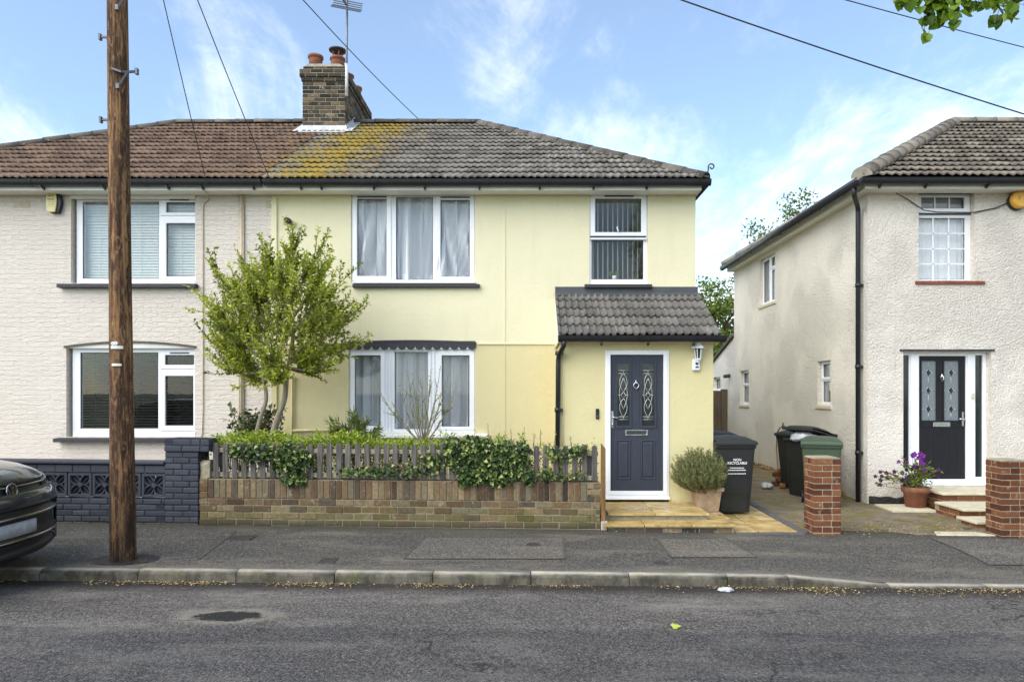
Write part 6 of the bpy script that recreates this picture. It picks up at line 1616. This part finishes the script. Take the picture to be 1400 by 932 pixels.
# ---- bare budding shrub
random.seed(43)
sh = thing('budding_shrub', 'nearly bare young shrub with small buds on fanned upright stems in front of the window', 'shrub', (0, 0, 0))
lv, tw = MB(), MB(); base = P2(579, 608, 9.2)
tips = [(523, 533), (540, 548), (546, 527), (560, 505), (566, 510), (577, 503), (592, 505), (600, 500), (610, 512), (607, 535), (618, 545), (622, 532), (585, 520), (572, 530), (555, 540), (598, 530)]
for (x, y) in tips:
    e = P2(x, y, 9.2) + Vector((0, U(-.25, .25), 0)); m = base.lerp(e, .45) + Vector((((x - 579) * .0018), 0, -.03)); pts = bez(base + Vector((U(-.02, .02), U(-.02, .02), 0)), m, e, 12)
    tw.tube(pts, [.010 - .0006 * i for i in range(13)], 5); twig_leaves(lv, pts, 34, .022, .014, .8, .2, 1, .3)
    for q in range(3):
        i = random.randint(4, 9); d = ((pts[i+1] - pts[i]).normalized() + rv() * .6).normalized(); e2 = pts[i] + d * U(.1, .25); tw.tube([pts[i], e2], [.005, .003], 4); twig_leaves(lv, [pts[i], e2], 9, .020, .013, .8, .2, 1)
lv.build('buds', M['leaf_hedge'], sh); tw.build('stems', M['bark'], sh)
# ---- dark shrub behind the tree stems
random.seed(47)
sh = thing('dark_leaved_shrub', 'dark glossy shrub with some reddish leaves behind the two tree stems', 'shrub', (0, 0, 0))
lv, tw = MB(), MB()
for k in range(46):
    b0 = P2(U(340, 385), 612, 9.9); e = P2(U(312, 396), U(556, 600), 9.9) + Vector((0, U(-.3, .3), 0)); pts = bez(b0, b0.lerp(e, .5) + Vector((0, 0, .08)), e, 6); tw.tube(pts, [.008 - .0009 * i for i in range(7)], 5)
    for q in range(20):
        f = U(.3, 1) * 6; i = min(5, int(f)); p = pts[i].lerp(pts[i+1], f - i); lv.leaf(p, (rv() + Vector((0, -.2, .3))).normalized(), (Vector((0, -.6, .6)) + rv() * .6).normalized(), U(.06, .095), .04, random.random() ** 1.6 * (.8 if random.random() < .9 else 1.25))
for (x, y) in ((314, 549), (320, 556), (316, 563)): lv.leaf(P2(x, y, 9.9), Vector((.2, -.2, -1)), Vector((0, -1, 0)), .09, .07, .4)
tw.tube(bez(P2(345, 612, 9.9), P2(322, 590, 9.9), P2(315, 548, 9.9), 6), .006, 5)
lv.build('leaves', M['leaf_dark'], sh); tw.build('stems', M['twig'], sh)
# ---- rosemary in its trough
random.seed(53)
pt = thing('planter_pot', 'pale square fluted terracotta pot holding the rosemary bush', 'pot', (2.43, 9.36, .08))
mb = MB()
def sq(h, z): return [(-h, -h, z), (h, -h, z), (h, h, z), (-h, h, z), (-h, -h, z)]
mb.sheet([sq(.135, 0), sq(.17, .285), sq(.195, .285), sq(.198, .335), sq(.17, .338), sq(.165, .30)], sm=False); mb.face([3, 2, 1, 0]); mb.build('body', M['pot_pink'], pt, bevel=.006, seg=2)
mb = MB()
for k in range(-5, 6):
    x0_, x1_ = k * .024, k * .030
    mb.bar((x0_, -.137, .02), (x1_, -.170, .275), .011); mb.bar((-.137, x0_, .02), (-.170, x1_, .275), .011)
mb.build('fluting', M['pot_pink'], pt)
mb = MB(); mb.box(-.16, .16, -.16, .16, .27, .30); mb.build('soil', M['soil'], pt)
rs = thing('rosemary_bush', 'rounded grey-green rosemary bush in the pale square pot by the door', 'shrub', (2.40, 9.30, .36))
lv, tw = MB(), MB()
for k in range(620):
    a = U(0, 6.28); e = math.asin(U(-.55, 1)); d = Vector((math.cos(a) * math.cos(e), math.sin(a) * math.cos(e), math.sin(e))); R_ = Vector((d.x * .41, d.y * .36, d.z * (.36 if d.z > 0 else .22))) * U(.55, 1.0)
    b0 = Vector((U(-.10, .10), U(-.10, .10), U(-.03, .03))); off = Vector((-.10, -.06, .20)); e_ = R_ + off; m = b0.lerp(e_, .5) + Vector((d.x * .08, d.y * .08, -.04)); pts = bez(b0, m, e_ + Vector((0, 0, .06)), 7)
    tw.tube(pts, [.005 - .0004 * i for i in range(8)], 4, cap=False)
    for q in range(46):
        f = U(.45, 1) * 7; i = min(6, int(f)); p = pts[i].lerp(pts[i+1], f - i); dd = (pts[i+1] - pts[i]).normalized(); s_ = rv(); s_ = (s_ - dd * s_.dot(dd)).normalized()
        lv.leaf(p, (dd * U(.5, 1.1) + s_ * .7).normalized(), rv(), U(.026, .042), .0085, U(0, .85) if random.random() < .9 else 1)
lv.build('leaves', M['leaf_rosemary'], rs); tw.build('stems', M['twig'], rs)
# ---- pansies
random.seed(59)
pp_ = thing('flower_pot', 'round terracotta pot of purple pansies beside the black front door', 'pot', (PX(1251.5, 10.22), 10.22, -.012))
mb = MB(); mb.lathe([(.135, 0), (.165, .215), (.19, .22), (.197, .30), (.18, .302), (.17, .26)], n=32); mb.build('body', M['terracotta'], pp_)
mb = MB(); mb.lathe([(.172, .25), (.172, .262)], n=24); mb.build('soil', M['soil'], pp_)
pn = thing('pansy_plant', 'leggy purple pansies spilling to the left out of the round pot', 'flower', (PX(1251.5, 10.22), 10.22, .26))
lv, tw = MB(), MB()
def flower(p, s_, r):
    n = Vector((U(-.5, .3), -1, U(-.1, .5))).normalized(); a = n.orthogonal().normalized(); b_ = n.cross(a)
    fl = MB()
    for k in range(5):
        t = k * 1.2566 + U(-.1, .1); d = a * math.cos(t) + b_ * math.sin(t); fl.leaf(p, (d + n * .2).normalized(), n, s_, s_ * 1.0, min(1, max(0, r + U(-.12, .12))), fold=-.1)
    fl.build('bloom', M['petal'], pn)
for k in range(46):
    left = random.random() < .45; tx_ = U(-.62, -.05) if left else U(-.25, .30); tz_ = U(.05, .36) if left else U(.18, .48); e = Vector((tx_, U(-.22, .1), tz_ - (.0 if not left else abs(tx_) * .08)))
    pts = bez(Vector((U(-.1, .1), U(-.1, .05), 0)), e * .45 + Vector((0, 0, .10)), e, 7); tw.tube(pts, .004, 4, cap=False); twig_leaves(lv, pts, 15, .045, .022, .9, 0, 1, .15)
    if k % 2 == 0 or left: flower(pts[-1], U(.030, .042), U(.0, .4) if left else U(.0, 1))
for k in range(260): p = Vector((U(-.17, .18), U(-.2, .1), U(.0, .36))); lv.leaf(p, rv(), rv(), .05, .024, U(.1, 1))
for (dx, dz) in ((-.10, .50), (-.07, .52), (.02, .52), (.05, .50), (.0, .47)): p = Vector((dx, -.1, dz)); flower(p, .048, .95); tw.tube([Vector((dx * .3, -.05, 0)), p], .004, 4)
for (dx, dz) in ((-.60, .05), (-.64, .09), (-.56, .07)): lv.leaf(Vector((dx, -.05, dz)), rv(), Vector((0, -1, 0)), .06, .035, 0)
tw.tube([Vector((-.1, -.05, 0)), Vector((-.4, -.08, .03)), Vector((-.62, -.05, .06))], .004, 4)
lv.build('leaves', M['leaf_pansy'], pn); tw.build('stems', M['twig'], pn)
# ---- trees behind the houses
def far_tree(label, x, y, z0, ztop_, rx, seed, n, name='background_tree', ls=.16):
    random.seed(seed); r = thing(name, label, 'tree', (x, y, -.42), 0, 'trees behind the houses'); lv, tw = MB(), MB()
    hgt = ztop_ + .42; tw.tube([Vector((0, 0, 0)), Vector((.1, 0, hgt * .35)), Vector((0, .1, hgt * .8))], [.26, .2, .06], 8)
    cz = (z0 + .42 + hgt) / 2; rz_ = (hgt - z0 - .42) / 2; clumps = []
    for k in range(70):
        v = rv() * random.random() ** .45; c = Vector((v.x * rx, v.y * rx, cz + v.z * rz_)); clumps.append((c, U(.35, .8)))
        if k % 2 == 0: s_ = Vector((0, 0, hgt * U(.25, .6))); tw.tube(bez(s_, s_.lerp(c, .5) + Vector((0, 0, .3)), c, 6), [.07, .06, .05, .04, .03, .02, .012], 5)
    for k in range(n):
        c, R_ = random.choice(clumps); v = rv() * (R_ * random.random() ** .4); v.z *= .75; lv.leaf(c + v, (rv() + Vector((0, 0, -.2))).normalized(), (rv() + Vector((0, 0, .6))).normalized(), ls * U(.6, 1.2), ls * .6, U(0, 1))
    tw.build('trunk', M['bark_dark'], r); lv.build('crown', M['leaf_far'], r)
far_tree('bushy green tree showing between the yellow porch and the roughcast house', 7.0, 26, .8, 6.0, 1.9, 61, 9000)
far_tree('green tree whose crown shows above the side eaves of the roughcast house', 11.0, 30, 3.5, 10.7, 2.2, 67, 6000)
far_tree('lower green tree at the far end of the passage', 9.0, 33, .5, 7.2, 2.2, 71, 6000)
# ---- street tree whose leaves hang into view
random.seed(73)
ot = thing('street_tree', 'street tree with broad green leaves hanging down from above the street', 'tree', (5.4, 2.6, -.1))
tw, lv = MB(), MB(); tw.tube([Vector((0, 0, -.3)), Vector((.05, .05, 2.5)), Vector((.0, .1, 5.2)), Vector((.1, 0, 7.5))], [.2, .16, .12, .05], 10)
O = Vector((5.4, 2.6, -.1))
def Q(px, py, d): return P2(px, py, d) - O
def big(p, d, s_): 
    nrm = (Vector((0, -.7, .6)) + rv() * .7).normalized(); sd = d.cross(nrm).normalized(); up = sd.cross(d); r = U(0, 1); pr = [(0, 0), (.40, .08), (.52, .32), (.40, .62), (.17, .86), (0, 1)]
    for k in (1, -1):
        oo = len(lv.v); lv.v += [tuple(p + sd * (a * s_ * k) + d * (t * s_) + up * (a * s_ * .28 - .12 * t * t * s_)) for a, t in pr]; f = [oo + i for i in range(6)]; lv.face(f if k > 0 else f[::-1], r)
    tw.tube([p - d * s_ * .45 + rv() * .01, p], .0015, 4, cap=False)
main = [Vector((0, .1, 4.9)), Q(1500, -70, 4.0), Q(1330, -55, 4.6), Q(1225, -25, 4.8)]; mp = smooth(main, 8); tw.tube(mp, [.05 - .0015 * i for i in range(len(mp))], 6)
hang = [((1235, -30), (1232, 8)), ((1255, -30), (1252, 14)), ((1275, -35), (1268, 30)), ((1285, -40), (1262, 52)), ((1300, -40), (1282, 40)), ((1310, -40), (1300, 32)), ((1330, -45), (1325, 14)), ((1350, -40), (1340, 8)), ((1270, -30), (1290, 20)), ((1300, -40), (1310, 18)), ((1380, -50), (1362, 30)), ((1395, -50), (1382, 28)), ((1410, -50), (1400, 8)), ((1365, -40), (1355, 12)), ((1320, -40), (1290, 5)), ((1260, -40), (1242, 4)), ((1400, -50), (1375, 10))]
for (a, e) in hang:
    d_ = U(4.3, 4.9); p0, p1 = Q(*a, d_), Q(*e, d_); pts = bez(p0, p0.lerp(p1, .5) + Vector((U(-.03, .03), 0, .02)), p1, 8); tw.tube(pts, [.005 - .0004 * i for i in range(9)], 4)
    for k in range(15):
        f = U(.25, 1) * 8; i = min(7, int(f)); p = pts[i].lerp(pts[i+1], f - i) + rv() * .03; big(p, (Vector((U(-.6, .6), U(-.6, .3), U(-1.2, -.1)))).normalized(), U(.055, .085))
for k in range(1300): # the rest of the crown, above the picture
    c = Vector((U(-2.6, 2.0), U(-1.6, 1.9), U(4.9, 7.6))); q = c + O
    if PZ(-20, max(.3, q.y)) > q.z and q.x < .74 * q.y: continue
    if (c - Vector((-.2, 0, 6.2))).length > 2.4: continue
    for i in range(6): big(c + rv() * U(.05, .3), (rv() + Vector((0, 0, -.8))).normalized(), U(.06, .09))
tw.build('trunk', M['bark_dark'], ot); lv.build('crown', M['leaf_big'], ot)
# ---- fallen blossom and leaf scraps
random.seed(79)
M['blossom'] = leafmat('fallen_blossom', [S(104, 78, 48), S(178, 146, 92), S(224, 204, 150)], .1, .8)
mb = MB()
for k in range(5200):
    x = U(-5.2, 5.6); dens = mnoise.noise((x * 1.7, 3, 0)) + .4 * mnoise.noise((x * 6, 9, 0)) + (.25 if -4 < x < -1.4 or x > 2.6 else -.12)
    if dens < U(-.35, .6): continue
    y = 6.46 - abs(random.gauss(0, .075 if x < 2.5 else .14)); s_ = U(.008, .024); z = zroad(x, y) + .004
    a = U(0, 6.28); mb.leaf(Vector((x, y, z + U(0, .012))), Vector((math.cos(a), math.sin(a), U(-.1, .25))), Vector((U(-.3, .3), U(-.3, .3), 1)), s_, s_ * .7, U(0, 1))
for k in range(900):
    y = U(11.2, 17); x = 5.24 - abs(random.gauss(0, .13)); s_ = U(.03, .07); a = U(0, 6.28); mb.leaf(Vector((x, y, zdrive(x, y) + U(.01, .06))), Vector((math.cos(a), math.sin(a), U(-.3, .4))), rv(), s_, s_ * .6, U(0, .7))
for k in range(700):
    x, y = U(3.5, 5.6), random.gauss(8.75, .28); s_ = U(.01, .03); a = U(0, 6.28); mb.leaf(Vector((x, y, zdrive(x, y) + U(.012, .03))), Vector((math.cos(a), math.sin(a), U(-.1, .3))), Vector((U(-.4, .4), U(-.4, .4), 1)), s_, s_ * .5, U(0, 1))
tag(mb.build('fallen_blossom', M['blossom']), 'brown and yellow fallen blossom and leaves gathered along the kerb and on the drive', 'litter', kind='stuff')
mb = MB(); M['petal_pale'] = plain('pale_petal', S(176, 170, 152), .8)
for k in range(420):
    if k < 230: x, y = random.gauss(-4.2, .8), U(6.75, 8.3)
    else: x, y = U(-5, 6), U(6.7, 8.4)
    s_ = U(.010, .030) if k < 230 else U(.006, .014); a = U(0, 6.28); mb.leaf(Vector((x, y, zpave(x, y) + .008)), Vector((math.cos(a), math.sin(a), .02)), Vector((0, 0, 1)), s_, s_ * .5, U(0, 1), fold=.05)
for k in range(150):
    x, y = U(-4, 5), U(3.6, 6.2); s_ = U(.005, .013); a = U(0, 6.28); mb.leaf(Vector((x, y, zroad(x, y) + .006)), Vector((math.cos(a), math.sin(a), .02)), Vector((0, 0, 1)), s_, s_ * .6, U(0, 1), fold=.05)
tag(mb.build('fallen_petals', M['petal_pale']), 'pale petal scraps scattered over the pavement and road', 'litter', kind='stuff')
mb = MB(); x, y = PX(925, 5.2), 5.2; lobed(mb, Vector((x - .03, y, zroad(x, y) + .012)), Vector((1, .2, .1)), Vector((0, -.3, 1)), .07, .95); tag(mb.build('fallen_leaf', M['leaf_hedge']), 'single yellow-green leaf lying on the road', 'leaf')
# ================================================================== parked car (only its nose is in view)
random.seed(91)
b = Mat('car_paint'); M['car'] = b.bsdf(S(44, 53, 62), .26, .25, None, .5, **{'Coat Weight': 1.0, 'Coat Roughness': .04})
M['car_black'] = plain('car_trim', S(24, 25, 27), .45); M['car_glass'] = plain('car_window', S(14, 16, 18), .06); M['tyre'] = plain('tyre_rubber', S(28, 28, 29), .85)
M['lamp_clear'] = plain('lamp_lens', S(70, 76, 80), .08, .3); M['plate'] = plain('number_plate', S(150, 152, 156), .5, 0, .25, 22); M['chrome_dark'] = plain('car_chrome', S(176, 178, 180), .16, 1.0)
car = thing('parked_car', 'dark grey parked car with its front end half on the pavement', 'car', (-4.56, 6.1, -.085), 0)
# rows across the car: (x, z, half width, sweep back at the edge, drop at the edge)
rowsd = [(-.16,.27,.76,.30,0),(-.05,.29,.82,.26,0),(-.01,.33,.85,.25,0),(-.03,.37,.86,.25,0),(-.09,.385,.86,.25,0),(-.09,.425,.87,.25,0),(-.03,.44,.88,.25,0),(-.02,.47,.885,.25,0),(-.045,.49,.885,.25,0),(-.055,.64,.895,.25,0),(-.03,.655,.90,.25,0),(-.03,.67,.90,.25,0),
         (-.08,.685,.90,.25,0),(-.08,.725,.905,.25,0),(-.02,.745,.91,.25,0),(-.025,.82,.91,.27,0),(-.05,.87,.905,.29,.0),(-.085,.885,.90,.30,.0),(-.095,.955,.885,.32,.0),(-.075,.965,.88,.33,.0),(-.09,.99,.87,.35,.0),(-.15,1.05,.865,.40,.02),(-.32,1.105,.87,.36,.04),(-.60,1.145,.875,.25,.05),(-.98,1.18,.875,.12,.06),(-1.06,1.19,.80,.10,.03),
         (-1.85,1.60,.62,.05,.03),(-2.2,1.655,.62,0,.03),(-3.2,1.64,.61,0,.03),(-3.75,1.56,.60,-.02,.03),(-4.15,1.12,.76,-.05,.03),(-4.28,1.02,.84,-.10,.0),(-4.34,.75,.88,-.12,0),(-4.34,.45,.87,-.12,0),(-4.28,.30,.82,-.1,0)]
dark = {0: 0, 1: 0}
N = 20; rows = []
for (x, z, w, sw, dr) in rowsd:
    row = []
    for i in range(N + 1):
        u = -1 + 2 * i / N; y = w * u; e = abs(u) ** 2.6; row.append((x - sw * e - .02 * u * u, y, z - dr * abs(u) ** 3))
    rows.append(row)
def band(i):  # material per band
    if i in (0, 1, 2): return 1
    if i in (3, 4): return 1
    if i in (7, 8): return 1
    if i in (11, 12): return 1
    if i in (16, 17, 18): return 1
    if i == 25: return 2
    if i in (29,): return 2
    return 0
mb = MB(); o = len(mb.v); n = N + 1
for r_ in rows: mb.v += r_
for i in range(len(rows) - 1):
    for k in range(N): mb.face((o+i*n+k, o+(i+1)*n+k, o+(i+1)*n+k+1, o+i*n+k+1), .5, True, band(i))
# sides
for k in (0, N):
    prev = None
    for i in range(len(rows)):
        t = rows[i][k]; s_ = 1 if k else -1; x, y, z = t
        zl_ = min(z, .30); mid = min(z, .72)
        cur = [t, (x, y + s_ * (.02 if z > .8 else 0) if z < 1.2 else s_ * .90, min(z, 1.08) if z > 1.2 else z), (x, s_ * max(abs(y), min(.915, abs(y) + .03)) if z < 1.2 else s_ * .915, mid), (x, s_ * max(abs(y) - .0, .0) if z < 1.2 else s_ * .88, zl_)]
        if prev:
            for j in range(3):
                q = [prev[j], cur[j], cur[j+1], prev[j+1]]; oo = len(mb.v); mb.v += q
                glass = j == 0 and 1.2 < (prev[0][2] + cur[0][2]) / 2
                mb.face([oo, oo+1, oo+2, oo+3] if s_ < 0 else [oo+3, oo+2, oo+1, oo], .5, True, 2 if glass else 0)
        prev = cur
mb.face([o + k for k in range(n)][::-1], .5, False, 1)
body = mb.build('body', [M['car'], M['car_black'], M['car_glass']], car, weld=True)
def fx(y, z):
    """nose surface at (y, z)"""
    for i in range(22):
        (x0, z0, w0, s0, _), (x1, z1, w1, s1, _) = rowsd[i], rowsd[i+1]
        if z0 <= z <= z1 and z1 > z0:
            t = (z - z0) / (z1 - z0); x = x0 + (x1 - x0) * t; w = w0 + (w1 - w0) * t; s_ = s0 + (s1 - s0) * t; u = min(1, abs(y) / w); return x - s_ * u ** 2.6 - .02 * u * u
    return -.05
def strip(z, h, y0, y1, out, mat, name, n=24, parent=None):
    mb = MB()
    a = [[(fx(y0 + (y1 - y0) * i / n, z) + o_, y0 + (y1 - y0) * i / n, z + dz) for i in range(n + 1)] for (o_, dz) in ((-.01, -h), (out, -h), (out, h), (-.01, h))]
    mb.sheet(a); return mb.build(name, mat, parent or car)
strip(.66, .010, -.86, .86, .016, M['chrome_dark'], 'chrome_strip'); strip(.455, .009, -.84, .84, .016, M['chrome_dark'], 'chrome_strip')
strip(.935, .008, -.80, .80, .022, M['chrome_dark'], 'chrome_strip')
for s_ in (-1, 1):
    mb = MB(); a = []
    for dz, o_ in ((-.035, -.01), (-.035, .012), (.04, .006), (.05, -.02)):
        a.append([(fx(s_ * (.50 + .37 * i / 10), .925 + dz * .6) + o_ + .004, s_ * (.50 + .37 * i / 10), .925 + dz * (.75 + .5 * i / 10)) for i in range(11)])
    mb.sheet(a); mb.build('headlight', M['lamp_clear'], car)
g = strip(.555, .058, -.27, .27, .03, M['plate'], 'number_plate', 8)
bd = thing('badge', None, None); bd.parent = car; bx_ = fx(0, .92) + .03; bd.location = (bx_, 0, .905); bd.rotation_euler = (0, rad(-6), 0)
mb = MB(); mb.tube([(0.0, .062 * math.cos(t * math.pi / 16), .062 * math.sin(t * math.pi / 16)) for t in range(33)], .0065, 8); mb.build('badge_ring', M['chrome_dark'], bd)
mb = MB(); mb.lathe([(.06, 0), (.06, .006)], n=28); mb.v = [(z - .008, x, y) for x, y, z in mb.v]; mb.build('badge_disc', M['car_black'], bd)
mb = MB()
for pts in ([(-.026, .054), (0, .006), (.026, .054)], [(-.052, .030), (-.026, -.050), (0, -.004), (.026, -.050), (.052, .030)]):
    for a, c_ in zip(pts[:-1], pts[1:]): mb.bar((.003, a[0], a[1]), (.003, c_[0], c_[1]), .013, .008, up=(1, 0, 0))
mb.build('badge_emblem', M['chrome_dark'], bd)
for (x, yy) in ((-.86, -.80), (-.86, .80), (-3.45, -.80), (-3.45, .80)):
    mb = MB(); mb.lathe([(.19, -.11), (.30, -.11), (.335, -.09), (.335, .09), (.30, .11), (.19, .11)], n=32); mb.v = [(x + a, yy + c_, .31 + e + (.09 if yy > 0 else 0)) for a, e, c_ in mb.v]; wh = mb.build('wheel', M['tyre'], car)
    mb = MB(); mb.lathe([(.21, -.10), (.20, .10), (.19, .112), (.05, .105)], n=24); mb.v = [(x + a, yy + c_ * (1 if yy > 0 else -1), .31 + e + (.09 if yy > 0 else 0)) for a, e, c_ in mb.v]; mb.build('rim', M['alu'], wh)
for s_ in (-1, 1): mb = MB(); mb.obox((-1.25, s_ * 1.0, 1.16), (.06, 0, 0), (0, .09, 0), (0, 0, .06)); mb.build('mirror', M['car'], car, bevel=.03, seg=3)
